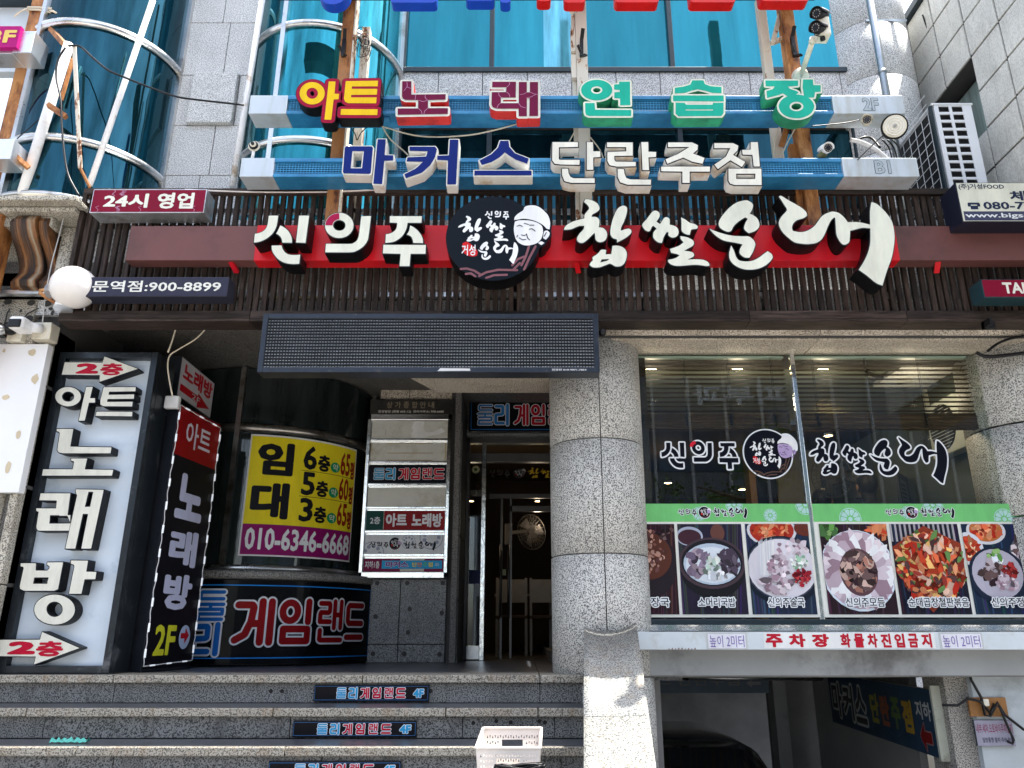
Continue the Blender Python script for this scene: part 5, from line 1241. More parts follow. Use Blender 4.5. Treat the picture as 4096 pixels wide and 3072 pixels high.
# ================================================================== ENTRANCE DOOR + SIGN ABOVE
YDr = 8.15
ox0 = DX1 + .115; ox1 = .95
SL = paint("door_steel_dark", (.13, .125, .12), .35, .7, .1, 5)
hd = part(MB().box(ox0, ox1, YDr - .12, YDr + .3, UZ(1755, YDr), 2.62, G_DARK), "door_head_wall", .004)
part(MB().box(ox0, ox1, YDr - .15, YDr + .02, UZ(1757, YDr), UZ(1733, YDr), G_CONC), "door_head_ledge", .006)
def dgs(mb, R, mp):
    X0, X1, Z0, Z1 = R(0, 1, 0, 1)
    for s in (rect(X0 + .02, X1, Z1 - .03, Z1 - .022), rect(X0 + .02, X1, Z0 + .02, Z0 + .028), rect(X0 + .02, X0 + .028, Z0 + .02, Z1 - .022)): flat(mb, s, mp, .0035, (.02, .18, .50))
    w = (X1 - X0); its = [(ch, X0 + a, X0 + a + .165, Z0 + .07, Z1 - .06) for ch, a in zip("둘리게임랜드", (.09, .27, .48, .66, .84, 1.02))]
    dl(mb, mp, its, .004, .007, 0, (.03, .20, .50), (.40, .008, .02))
lightbox("door_game_room_sign", "black light box reading 둘리 게임 above the entrance door, partly behind the pillar", 1876, 2340, 1596, 1727, YDr - .22, .08, (.004, .004, .005), BLACK, draw=dgs)
dr = thing("entrance_door", "dark glass entrance door with polished steel post and transom", "door", (ox0 + .4, YDr, 0))
zh = UZ(1757, YDr)
xa1, xa2 = UX(1925, 2100, YDr), UX(1943, 2100, YDr)
MB().box(ox0, ox0 + .035, YDr - .03, YDr + .05, 0, zh, SL).build("frame", dr, .003)
MB().box(ox0, ox1, YDr - .03, YDr + .05, zh - .05, zh, SL).build("frame", dr, .003)
MB().box(xa1, xa2, YDr - .06, YDr + .05, 0, zh - .05, MIRROR).build("polished_post", dr, .004)
MB().box(ox0 + .035, ox1, YDr - .035, YDr + .05, UZ(1850, YDr), UZ(1816, YDr), SL).build("transom", dr, .003)
MB().box(ox0 + .035, xa1, YDr - .035, YDr + .05, .01, .14, STEEL).build("kick_plate", dr, .003)
MB().box(ox0 + .04, xa1, YDr, YDr + .01, .14, zh - .05, GL_CLEAR).build("side_pane", dr)
MB().box(xa2, ox1, YDr, YDr + .01, UZ(1816, YDr), zh - .05, GL_CLEAR).build("transom_pane", dr)
mb = MB(); c = U(1903, 1878, Y=YDr); flat(mb, disc(c.x, c.z, .042), plane(YDr), .003, (.55, .50, .28)); flat(mb, ring(c.x, c.z, .038, .038, .034, .034), plane(YDr), .004, (.05, .12, .05)); flat(mb, disc(c.x, c.z, .02), plane(YDr), .004, (.06, .14, .05))
flat(mb, rect(ox0 + .045, xa1 - .005, UZ(2335, YDr), UZ(2280, YDr)), plane(YDr), .003, (.012, .02, .09)); mb.build("sticker", dr)
Y2 = 8.95
MB().box(xa2, ox1 + .2, Y2, Y2 + .05, UZ(1992, Y2), UZ(1975, Y2), SL).build("inner_rail", dr)
MB().box(UX(2040, 2050, Y2), ox1 + .2, Y2 - .01, Y2 + .05, UZ(2046, Y2), UZ(2024, Y2), SL).build("inner_rail", dr)
for q in (2000, 2038): MB().box(UX(q, 2300, Y2), UX(q + 9, 2300, Y2), Y2 - .01, Y2 + .04, 0, UZ(1985, Y2), SL).build("inner_stile", dr)
for q in (2003, 2034): MB().tube([(UX(q, 2300, Y2), Y2 - .06, UZ(2470, Y2)), (UX(q, 2300, Y2), Y2 - .06, UZ(2180, Y2))], .013, SL, 10).build("pull_handle", dr)
mb = MB(); flat(mb, rect(UX(2010, 2290, Y2), UX(2024, 2290, Y2), UZ(2302, Y2), UZ(2278, Y2)), plane(Y2 - .02), .0, (.45, .5, .3)); tp = plane(Y2 - .02)
flat(mb, W2.fit(UX(2110, 1890, Y2), UX(2330, 1890, Y2), UZ(1925, Y2), UZ(1868, Y2)), tp, .002, (.80, .52, .04)); flat(mb, W1.fit(UX(1955, 1890, Y2), UX(2040, 1890, Y2), UZ(1912, Y2), UZ(1878, Y2)), tp, .002, (.10, .09, .08))
a = (UX(2052, 1890, Y2), UX(2098, 1890, Y2), UZ(1915, Y2), UZ(1872, Y2)); logo(mb, tp, a, .002, bg=(.03, .03, .03), face=(.2, .18, .2), simple=True, step=.0005); mb.build("door_lettering", dr)
# dim room behind
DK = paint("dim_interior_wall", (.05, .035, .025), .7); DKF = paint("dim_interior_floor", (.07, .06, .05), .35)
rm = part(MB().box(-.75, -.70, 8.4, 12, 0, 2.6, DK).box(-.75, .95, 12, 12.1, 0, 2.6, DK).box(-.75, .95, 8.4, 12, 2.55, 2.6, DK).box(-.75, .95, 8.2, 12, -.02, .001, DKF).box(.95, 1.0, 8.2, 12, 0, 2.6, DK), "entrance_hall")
tb = thing("dining_table", "dim white-topped dining table inside the entrance door", "table", (.05, 10.6, 0))
TT = paint("table_top", (.22, .20, .17), .3)
MB().box(-.35, .45, 10.4, 11.0, .72, .75, TT).build("table_top", tb, .004)
for (x, y) in ((-.3, 10.45), (.4, 10.45), (-.3, 10.95), (.4, 10.95)): MB().box(x - .02, x + .02, y - .02, y + .02, .002, .72, SL).build("leg", tb)
def chair(x, y, lab):
    t = thing("dining_chair", lab, "chair", (x, y, 0), "chairs inside the entrance")
    MB().box(x - .2, x + .2, y - .2, y + .2, .43, .47, DK).build("seat", t, .01)
    for (a, b, h) in ((-.18, -.18, .92), (.18, -.18, .92), (-.18, .18, .43), (.18, .18, .43)): MB().box(x + a - .015, x + a + .015, y + b - .015, y + b + .015, .002, h, TT).build("leg", t)
    MB().box(x - .17, x + .17, y - .19, y - .17, .62, .9, TT).build("backrest", t, .004)
chair(-.12, 10.1, "left wooden chair pushed to the dim table inside the door"); chair(.3, 10.1, "right wooden chair pushed to the dim table inside the door")
WARM = (1.0, .80, .58)
def downlight(label, p, r=.05, power=6, group=None, cat="ceiling light", lamp=True, es=22):
    t = thing("ceiling_downlight", label, cat, p, group)
    MB().lathe([(r * 1.25, .0), (r * 1.3, -.008), (r, -.010), (r * .9, .02)], p, STEEL, 20).build("rim", t)
    MB().cyl((p[0], p[1], p[2] + .012), (p[0], p[1], p[2] - .006), r * .9, emit("warm_lamp_%d" % es, (1.0, .66, .30), es), 16).build("bulb", t)
    if lamp:
        l = bpy.data.lights.new("lamp", 'POINT'); l.energy = power; l.color = WARM; l.shadow_soft_size = .04
        o = bpy.data.objects.new("lamp", l); COL.objects.link(o); o.location = (0, 0, -.30); o.parent = t
for q, lab in ((1885, "small warm lamp seen through the narrow door side pane"), (2150, "warm lamp glowing inside the entrance door beside the pillar")):
    p = U(q, 2003, Y=9.6); downlight(lab, (p.x, 9.6, p.z), .035, .8, es=14)
def wall_fan(name, label, c, r, ax, mount, mat):
    t = thing(name, label, "fan", mount); ax = Vector(ax).normalized(); q = ax.to_track_quat('Z', 'Y').to_matrix(); c = Vector(c)
    m = MB()
    for k in range(28):
        a = 2 * math.pi * k / 28; e = Vector((math.cos(a), math.sin(a), 0))
        m.tube([c + q @ (e * r * f + Vector((0, 0, h))) for f, h in ((.15, .06), (.6, .055), (.95, .02), (1, 0), (.9, -.04), (.3, -.06))], .0018, mat, 4)
    for f, h in ((1, 0), (.6, .055), (.15, .06)): m.tube([c + q @ Vector((r * f * math.cos(a), r * f * math.sin(a), h)) for a in np.linspace(0, 2 * math.pi, 33)], .004 if f == 1 else .002, mat, 5)
    m.build("cage", t)
    for k in range(3):
        b = MB(); pts = []
        for f, w0, w1, h in ((.18, -.15, .15, 0), (.5, -.35, .45, .015), (.85, -.2, .5, .03)):
            for w in (w0, w1): a = 2 * math.pi * k / 3 + w; pts.append(c + q @ Vector((r * f * math.cos(a), r * f * math.sin(a), h * (1 if w > 0 else -1))))
        b.v = [tuple(p) for p in pts]; b.face((0, 1, 3, 2), mat); b.face((2, 3, 5, 4), mat); b.build("blade", t)
    MB().cyl(c + q @ Vector((0, 0, -.2)), c + q @ Vector((0, 0, -.05)), r * .3, mat, 16, r2=r * .38).build("motor", t)
    mt = Vector(mount); MB().beam(c + q @ Vector((0, 0, -.15)), mt, .05, .04, mat).build("arm", t, .005)
    MB().box(mt.x - .04, mt.x + .04, mt.y - .03, mt.y + .03, mt.z - .15, mt.z + .12, mat).build("bracket", t, .01)
FANM = paint("grey_fan_plastic", (.09, .085, .08), .5)
cfan = U(2125, 2128, Y=9.8)
wall_fan("wall_fan", "dim wall fan hanging inside the entrance door", cfan, .22, (-.6, -.75, -.25), (cfan.x - .3, cfan.y + .28, cfan.z + .02), FANM)

# ================================================================== STEP RISER SIGNS
def stepsign(label, x0, x1, y0, y1, Y, k):
    xx = (x0 + x1) / 2
    def dr_(mb, R, mp):
        X0, X1, Z0, Z1 = R(0, 1, 0, 1); h = Z1 - Z0; w = X1 - X0
        for s in (rect(X0 + .006, X1 - .006, Z1 - .010, Z1 - .008), rect(X0 + .006, X1 - .006, Z0 + .010, Z0 + .012), rect(X0 + .006, X0 + .008, Z0 + .01, Z1 - .008), rect(X1 - .008, X1 - .006, Z0 + .01, Z1 - .008)): flat(mb, s, mp, .003, (.05, .18, .42))
        for i, ch in enumerate("둘리게임랜드"):
            a = X0 + w * (.20 + .103 * i); 
            s = gl(ch, a, a + w * .08, Z0 + h * .2, Z0 + h * .82); flat(mb, s.off(.0035, 4), mp, .003, OUT); flat(mb, s, mp, .0042, LBC if i < 2 else (.52, .01, .035))
        s = text("4F", .045).fit(X0 + w * .865, X0 + w * .955, Z0 + h * .25, Z0 + h * .75); flat(mb, s.off(.0035, 3), mp, .003, OUT); flat(mb, s, mp, .0042, LBC)
    lightbox("step_riser_sign", label, x0, x1, y0, y1, Y, .012, (.005, .005, .008), BLACK, draw=dr_, frame=.003)
stepsign("uppermost black 둘리게임랜드 4F sign, on the riser just under the landing", 1255, 1716, 2739, 2807, 5.300, 0)
stepsign("middle black 둘리게임랜드 4F sign on the second step riser", 1170, 1666, 2883, 2950, 4.980, 1)
stepsign("lowest black 둘리게임랜드 4F sign, cut by the bottom edge", 1072, 1604, 3044, 3112, 4.660, 2)
# ================================================================== RESTAURANT SHOP FRONT
YG = 5.58
gx0, gx1 = PC[0] + .1, 3.62
zp0, zp1 = UZ(2470, YG), UZ(2017, YG)     # poster zone
sf = thing("restaurant_shop_window", "large restaurant shop window with brand lettering, steel sill and open slatted blinds behind", "shop window", ((gx0 + gx1) / 2, YG, .36))
xm = (UX(3165, 1410, YG) + UX(3286, 2470, YG)) / 2
for a, b in ((gx0, xm - .012), (xm + .012, gx1 + .1)): MB().box(a, b, YG, YG + .012, zp0 - .02, ZH + .04, GL_CLEAR).build("pane", sf)
MB().box(xm - .016, xm + .016, YG - .012, YG + .03, zp0 - .02, ZH + .03, MIRROR).build("centre_joint", sf, .003)
MB().box(gx0, 3.7, YG - .05, YG + .05, zp0 - .05, zp0 - .012, DARKFRAME).build("dark_sill", sf, .003)
zs1, zs0 = zp0 - .05, UZ(2524, YG - .10)
m = MB(); wav = []
for i in range(61):
    x = gx0 + (3.72 - gx0) * i / 60; wav.append((x, YG - .10 + .004 * math.sin(i * 1.9) + .003 * math.sin(i * .7)))
n = len(wav); m.v += [(x, y, zs0) for x, y in wav] + [(x, y + .004 * math.cos(k), zs1) for k, (x, y) in enumerate(wav)]
for i in range(n - 1): m.face((i, i + 1, n + i + 1, n + i), MIRROR, smooth=True)
m.box(gx0, 3.72, YG - .09, YG + .1, zs0, zs1, STEEL); m.build("steel_sill_band", sf)
# lettering on the glass
DEC = (.004, .005, .011); WH = (.74, .77, .80)
mb = MB(); pg = plane(YG - .002)
def R4(x0, x1, y0, y1): return UX(x0, (y0 + y1) / 2, YG), UX(x1, (y0 + y1) / 2, YG), UZ(y1, YG), UZ(y0, YG)
s = W1.fit(*R4(2646, 2951, 1765, 1876)); flat(mb, s.off(.0115, 4), pg, 0, WH); flat(mb, s, pg, .0012, DEC)
q = uiq.fit(*R4(2758, 2783, 1764, 1788)); flat(mb, q, pg, .0024, (.60, .02, .04)); mb.build("lettering_left", sf)
mb = MB(); bb = R4(2976, 3166, 1721, 1911)
def trl(s):
    kx = (bb[1] - bb[0]) / (LBB[1] - LBB[0]); kz = (bb[3] - bb[2]) / (LBB[3] - LBB[2]); return s.map(lambda x, y: (bb[0] + (x - LBB[0]) * kx, bb[2] + (y - LBB[2]) * kz))
flat(mb, join(trl(LG['disc']), trl(LG['cap']).off(.006, 3)).off(.010, 4), pg, 0, WH); logo(mb, pg, bb, .0012, bg=DEC, face=(.42, .32, .55), wave=(.10, .06, .045)); mb.build("round_decal", sf)
mb = MB(); s = W2.fit(*R4(3243, 3790, 1750, 1934)); flat(mb, s.off(.0115, 4), pg, 0, WH); flat(mb, s, pg, .0012, DEC); mb.build("lettering_right", sf)

# ---- menu posters
FD = random.Random(3)
def food(mb, mp, x0, x1, z0, z1, kind):
    w, h = x1 - x0, z1 - z0; lay = [0.0]
    def put_(s, c): lay[0] += .00005; flat(mb, s, mp, .004 + lay[0], c)
    def cl(s):
        a = s.map(lambda x, y: (min(max(x, x0), x1), min(max(y, z0), z1))); return a
    def E(cx, cz, rx, rz, c, n=26): rx *= 1.1; rz *= 1.1; put_(cl(disc(x0 + w * cx, z0 + h * cz, w * rx, h * rz, n)), c)
    def blob(cx, cz, r, c, asp=1.0, rot=0, k=7):
        pts = []
        for i in range(k):
            a = 2 * math.pi * i / k; q = r * FD.uniform(.65, 1.25); X, Z = q * math.cos(a) * asp, q * math.sin(a); 
            pts.append((x0 + w * cx + w * (X * math.cos(rot) - Z * math.sin(rot)), z0 + h * cz + w * (X * math.sin(rot) + Z * math.cos(rot))))
        try: put_(cl(Shape([[pts]])), c)
        except Exception: pass
    def sc(n, cx, cz, rx, rz, r, cols, asp=(1, 1.6)):
        cols = list(cols) * 3 + [tuple(v * .3 for v in cols[0])] * 2; r = r * .72
        rx *= 1.12; rz *= 1.12
        for _ in range(int(n * 2.4)):
            a, q = FD.uniform(0, 6.28), math.sqrt(FD.random()); c = FD.choice(cols); j = FD.uniform(.7, 1.3)
            blob(cx + rx * q * math.cos(a), cz + rz * q * math.sin(a), r * FD.uniform(.5, 1.2), tuple(min(1, v * j) for v in c), FD.uniform(*asp), FD.uniform(0, 3.14), FD.choice((5, 6, 7, 9)))
    bgs = {0: (.05, .02, .03), 1: (.035, .03, .06), 2: (.03, .05, .10), 3: (.04, .02, .03), 4: (.02, .02, .04), 5: (.02, .04, .09)}
    base = tuple(v * .55 for v in bgs[kind]); put_(rect(x0, x1, z0, z1), base)
    for i in range(16):     # table boards
        t = FD.random(); c = tuple(v * FD.uniform(.6, 3.2) + .004 for v in base)
        a = x0 + w * t * .95; put_(cl(poly([(a, z0), (a + w * .02, z0), (a + w * (.02 + .2 * (t - .3)), z1), (a + w * (.2 * (t - .3)), z1)])), c)
    RED_ = [(.45, .05, .02), (.6, .12, .05), (.35, .02, .01), (.7, .3, .15), (.5, .18, .08)]; PORK = [(.45, .36, .42), (.6, .52, .58), (.3, .2, .25), (.7, .62, .66)]
    DK_ = [(.05, .03, .03), (.10, .06, .06), (.03, .015, .02), (.16, .10, .10)]; WHT = [(.75, .76, .78), (.62, .66, .72), (.82, .82, .80)]; GRN_ = [(.10, .25, .06), (.25, .42, .15), (.05, .12, .04)]
    if kind == 0:
        E(.35, .55, .6, .34, (.02, .015, .02)); E(.32, .64, .52, .24, (.09, .03, .02)); sc(50, .3, .68, .38, .22, .07, [(.25, .10, .08), (.42, .22, .17), (.12, .05, .05), (.5, .3, .24)]); sc(6, .75, .9, .2, .06, .06, DK_)
    if kind == 1:
        E(.18, .86, .19, .10, (.35, .38, .48)); E(.18, .85, .165, .08, (.05, .02, .03)); E(.62, .90, .10, .09, (.12, .05, .04)); put_(cl(poly([(x0 + w * .6, z0 + h * .82), (x0 + w * .63, z0 + h * .84), (x0 + w * 1, z0 + h * .60), (x0 + w * 1, z0 + h * .57)])), (.10, .05, .05))
        E(.5, .50, .46, .30, (.012, .012, .016)); E(.5, .56, .47, .26, (.06, .04, .05)); E(.5, .565, .43, .235, (.015, .015, .02)); E(.5, .55, .40, .21, (.42, .50, .60)); E(.5, .54, .37, .18, (.60, .66, .72))
        sc(12, .30, .55, .15, .12, .085, [(.12, .09, .14), (.22, .17, .24), (.35, .28, .33)]); sc(14, .72, .56, .13, .11, .09, [(.11, .09, .12), (.18, .15, .2), (.08, .06, .09)]); sc(12, .50, .52, .12, .1, .055, [(.42, .55, .48), (.75, .78, .72), (.6, .66, .6)]); sc(5, .55, .42, .14, .04, .06, WHT)
    if kind == 2:
        E(.42, .93, .36, .17, (.60, .60, .64)); E(.42, .93, .32, .15, (.35, .03, .02)); sc(26, .42, .95, .28, .10, .05, RED_, (1.5, 3)); E(.95, .95, .16, .08, (.12, .03, .02))
        E(.52, .48, .56, .35, (.010, .016, .028)); E(.52, .50, .51, .315, (.05, .06, .09)); E(.52, .50, .49, .30, (.62, .60, .66)); sc(10, .72, .72, .22, .08, .06, PORK)
        for i in range(14): a = x0 + w * (.16 + i * .018); put_(cl(poly([(a, z0 + h * (.42 + .01 * (i % 3))), (a + w * .011, z0 + h * .42), (a + w * .04, z0 + h * (.80 + .02 * (i % 4))), (a + w * .027, z0 + h * .80)])), FD.choice(WHT))
        sc(22, .47, .50, .13, .13, .06, PORK); sc(14, .80, .58, .12, .08, .05, [(.75, .8, .74), (.3, .5, .35), (.8, .82, .8)]); sc(22, .82, .40, .12, .08, .045, [(.30, .015, .03), (.18, .01, .02), (.42, .04, .05)]); sc(10, .4, .32, .22, .07, .08, PORK)
    if kind == 3:
        sc(12, .1, .95, .14, .07, .08, GRN_); sc(6, .9, .96, .14, .05, .06, RED_, (2, 4)); E(.5, .48, .50, .41, (.60, .68, .76)); E(.5, .49, .48, .395, (.45, .36, .44))
        for ring_, (rr, nn) in enumerate(((.43, 30), (.34, 24))):
            for i in range(nn): a = 2 * math.pi * i / nn; blob(.5 + rr * math.cos(a), .49 + rr * .82 * math.sin(a), .075, FD.choice(PORK + WHT[:1]), 1.7, a, 6)
        E(.5, .46, .25, .24, (.10, .05, .06)); sc(34, .5, .47, .22, .19, .06, DK_ + [(.35, .16, .12), (.5, .35, .3)], (1.2, 2.2))
    if kind == 4:
        for i in range(14): put_(cl(rect(x0 + w * .07 * i, x0 + w * (.07 * i + .03), z0 + h * .80, z1)), (.35, .33, .36))
        put_(poly([(x0, z0 + h * .74), (x0 + w * .5, z1 - h * .02), (x1, z0 + h * .78), (x1, z0 + h * .42), (x0 + w * .45, z0 + h * .02), (x0 + w * .1, z0 + h * .3)]), (.25, .04, .02))
        sc(150, .50, .52, .42, .34, .055, RED_ + [(.75, .45, .15), (.65, .42, .32), (.08, .04, .04), (.1, .2, .06), (.3, .04, .03)], (1.2, 3.2))
    if kind == 5:
        E(.35, .92, .26, .14, (.58, .58, .62)); E(.35, .93, .22, .12, (.42, .14, .04)); sc(16, .35, .93, .2, .08, .06, RED_); E(.05, .72, .20, .17, (.6, .62, .68)); E(.04, .72, .16, .13, (.4, .06, .03)); sc(12, .05, .72, .14, .1, .05, RED_ + [(.7, .5, .3)], (1.5, 3))
        E(.95, .62, .30, .24, (.10, .11, .13)); sc(22, .92, .66, .22, .18, .07, PORK + DK_); E(.40, .42, .38, .29, (.012, .02, .04)); E(.40, .44, .33, .25, (.40, .38, .46)); sc(10, .42, .62, .12, .07, .05, GRN_ + WHT); sc(10, .34, .45, .15, .1, .075, DK_ + [(.35, .3, .33)]); sc(14, .58, .47, .08, .07, .045, [(.35, .03, .03), (.2, .02, .02)]); sc(14, .5, .34, .14, .07, .05, PORK)
    # caption space handled by caller
def poster(x0, x1, label, panels, offs):
    t = thing("menu_poster", label, "poster", ((x0 + x1) / 2, YG - .02, zp0), "menu posters along the window sill")
    MB().box(x0, x1, YG - .022, YG - .004, zp0, zp1, paint("poster_board", (.68, .69, .64), .35, 0, .03)).build("board", t, .002)
    H = zp1 - zp0; gz = zp1 - H * .165; mp = plane(YG - .022)
    mb = MB(); flat(mb, rect(x0, x1, gz, zp1), mp, .0015, (.16, .50, .17)); FL = (.40, .62, .60)
    for cx, cz, r in offs:
        c0, c1 = x0 + (x1 - x0) * cx, gz + (zp1 - gz) * cz
        s = join(ring(c0, c1, r, r, r * .93, r * .93), disc(c0, c1, r * .2), *[Shape([[smooth([(c0 + r * p * math.cos(a + q), c1 + r * p * math.sin(a + q)) for p, q in ((.3, 0), (.62, .28), (.86, .2), (.86, -.2), (.62, -.28))], 3, 150)]]) for a in np.linspace(0, 2 * math.pi, 11)[:-1]])
        v, tr_ = s.tess(); cc_ = v[tr_].mean(1); ok = (cc_[:, 1] > gz + .002) & (cc_[:, 1] < zp1 - .002) & (cc_[:, 0] > x0) & (cc_[:, 0] < x1)
        s._t[0] = (np.stack([np.clip(v[:, 0], x0, x1), np.clip(v[:, 1], gz, zp1)], 1), tr_[ok]); flat(mb, s, mp, .0025, FL)
    mb.build("green_header", t)
    return t, gz, H, mp
def hdr_logo(t, mp, xl, gz, H, sc=1.0):
    mb = MB(); z0, z1 = gz + H * .045, gz + H * .125; k = (z1 - z0)
    s = W1.fit(xl, xl + k * 2.1, z0 + k * .15, z1 - k * .12); flat(mb, s.off(.0035, 3), mp, .0035, WH); flat(mb, s, mp, .0045, DEC)
    bb = (xl + k * 2.35, xl + k * 3.65, z0 - k * .15, z1 + k * .15); c = ((bb[0] + bb[1]) / 2, (bb[2] + bb[3]) / 2)
    flat(mb, disc(c[0], c[1], k * .72), mp, .0035, WH); logo(mb, mp, bb, .0045, face=(.42, .32, .55), simple=True, step=.0004)
    s = W2.fit(xl + k * 3.95, xl + k * 7.9, z0 - k * .2, z1 + k * .1); flat(mb, s.off(.0035, 3), mp, .0035, WH); flat(mb, s, mp, .0045, DEC); mb.build("header_logo", t)
def photo(t, mp, xa, xb, gz, kind, cap, cx0=None, cx1=None):
    z0, z1 = zp0 + .02, gz - .016; mb = MB(); food(mb, mp, xa, xb, z0, z1, kind); mb.build("menu_photo", t)
    if cap:
        w = xb - xa; a, b = (cx0 if cx0 is not None else xa + w * .24), (cx1 if cx1 is not None else xb - w * .20); h = z1 - z0
        mb = MB(); s = text(cap, .012).fit(a, b, z0 + h * .08, z0 + h * .18); flat(mb, s.off(.007, 3), mp, .024, WH); flat(mb, s, mp, .0252, (.015, .015, .02)); mb.build("caption", t)
px = lambda q, y=2270: UX(q, y, YG)
pa0 = gx0 + .14
t, gz, H, mp_ = poster(pa0, xm - .014, "left menu poster with green header and bowls of soup, 소머리국밥 in the middle", 3, [(.38, .45, .05), (.58, .95, .062), (.78, .35, .048), (.985, .95, .075)])
hdr_logo(t, mp_, px(2710, 2050), gz, H)
photo(t, mp_, pa0 + .01, px(2704), gz, 0, "장국", px(2592), px(2664)); photo(t, mp_, px(2716), px(2975), gz, 1, "소머리국밥"); photo(t, mp_, px(2990), xm - .035, gz, 2, "신의주술국")
t, gz, H, mp_ = poster(xm + .014, 3.66, "right menu poster with green header, platter of pork slices and red stir-fry", 3, [(.17, .15, .08), (.44, .5, .048), (.56, .95, .075), (.88, .15, .075)])
hdr_logo(t, mp_, px(3535, 2050), gz, H)
photo(t, mp_, xm + .045, px(3562), gz, 3, "신의주모듬"); photo(t, mp_, px(3574), px(3850), gz, 4, "순대곱창철판볶음", px(3600), px(3836)); photo(t, mp_, px(3864), 3.64, gz, 5, "신의주정식", px(3925), px(4085))

# ---- parking entrance lintel
YK = 5.32
kz1, kz0 = UZ(2527, YK), UZ(2599, YK)
pk = thing("parking_height_sign", "white metal parking lintel with red lettering 주차장 화물차진입금지 and two handwritten height notes", "sign", (2.1, YK, kz0))
PKM = paint("worn_white_lintel", (.55, .60, .63), .4, 0, .05, 5, dirt=(.45, .47, .46), dirt_amt=.3)
MB().box(PC[0] + .12, 3.75, YK, YK + .12, kz0, kz1, PKM).build("beam", pk, .003)
mb = MB(); pkp = plane(YK); kx = lambda q: UX(q, 2565, YK); KH = kz1 - kz0; RK = (.45, .012, .03)
flat(mb, rect(kx(3055), kx(3740), kz0 + KH * .08, kz1 - KH * .05), pkp, .002, (.74, .75, .74))
for ch, a, b in (("주", 3062, 3130), ("차", 3156, 3222), ("장", 3248, 3316)): tx(mb, ch, pkp, kx(a), kx(b), kz0 + KH * .14, kz1 - KH * .12, .0035, RK, .05)
for i, ch in enumerate("화물차진입금지"): a = 3362 + i * 54; tx(mb, ch, pkp, kx(a), kx(a + 40), kz0 + KH * .12, kz1 - KH * .10, .0035, RK, .045)
for a, b in ((2832, 2982), (3765, 3925)):
    flat(mb, rect(kx(a), kx(b), kz0 + KH * .08, kz1 - KH * .12), pkp, .003, (.70, .70, .76)); flat(mb, rect(kx(a) - .012, kx(b) + .012, kz0 + KH * .02, kz1 - KH * .04), pkp, .0018, (.50, .52, .52))
    tx(mb, "높이 2미터", pkp, kx(a + 6), kx(b - 6), kz0 + KH * .14, kz1 - KH * .2, .0045, (.16, .10, .36), 0)
for k in range(9): x = kx(2670 + k * 13); flat(mb, poly([(x, kz0 + .002), (x + .012, kz0 + .002), (x + .008, kz0 + .008 + .008 * random.random())]), pkp, .002, (.18, .08, .03))
mb.build("lettering", pk)

# ---- dining room behind the glass
RX0, RX1, RY1, RZ1 = .97, 3.80, 10.2, 2.44
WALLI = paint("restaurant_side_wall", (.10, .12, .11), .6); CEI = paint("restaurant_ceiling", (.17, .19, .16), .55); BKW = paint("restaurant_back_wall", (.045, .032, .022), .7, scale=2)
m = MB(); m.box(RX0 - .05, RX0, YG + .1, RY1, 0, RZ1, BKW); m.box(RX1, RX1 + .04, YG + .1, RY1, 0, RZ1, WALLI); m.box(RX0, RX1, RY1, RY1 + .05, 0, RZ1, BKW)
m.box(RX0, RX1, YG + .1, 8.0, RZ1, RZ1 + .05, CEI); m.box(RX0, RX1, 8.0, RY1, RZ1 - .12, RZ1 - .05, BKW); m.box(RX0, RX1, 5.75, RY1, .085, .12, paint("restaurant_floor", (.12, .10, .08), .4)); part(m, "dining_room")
fi = 0
for q, lab in ((2605, "first"), (2950, "second"), (3292, "third"), (3640, "fourth")):
    p = U(q, 1474, Z=RZ1 - .002); downlight(lab + " recessed warm ceiling lamp from the left in the front row behind the blinds", (p.x, p.y, RZ1 - .002), .05, 1.6, "front row of restaurant ceiling lamps", es=28)
for q, y, lab in ((3313, 1741, "warm ceiling lamp above the black 찹 lettering on the glass"), (2672, 1930, "warm ceiling lamp nearest the pillar, reflected tree around it"), (2968, 1956, "small warm ceiling lamp below the round decal"), (3618, 1887, "small warm ceiling lamp low beside the menu board")):
    p = U(q, y, Y=9.0 if y > 1850 else 7.8); downlight(lab, (p.x, p.y, p.z), .045, .4, None, lamp=(y < 1850), es=14)
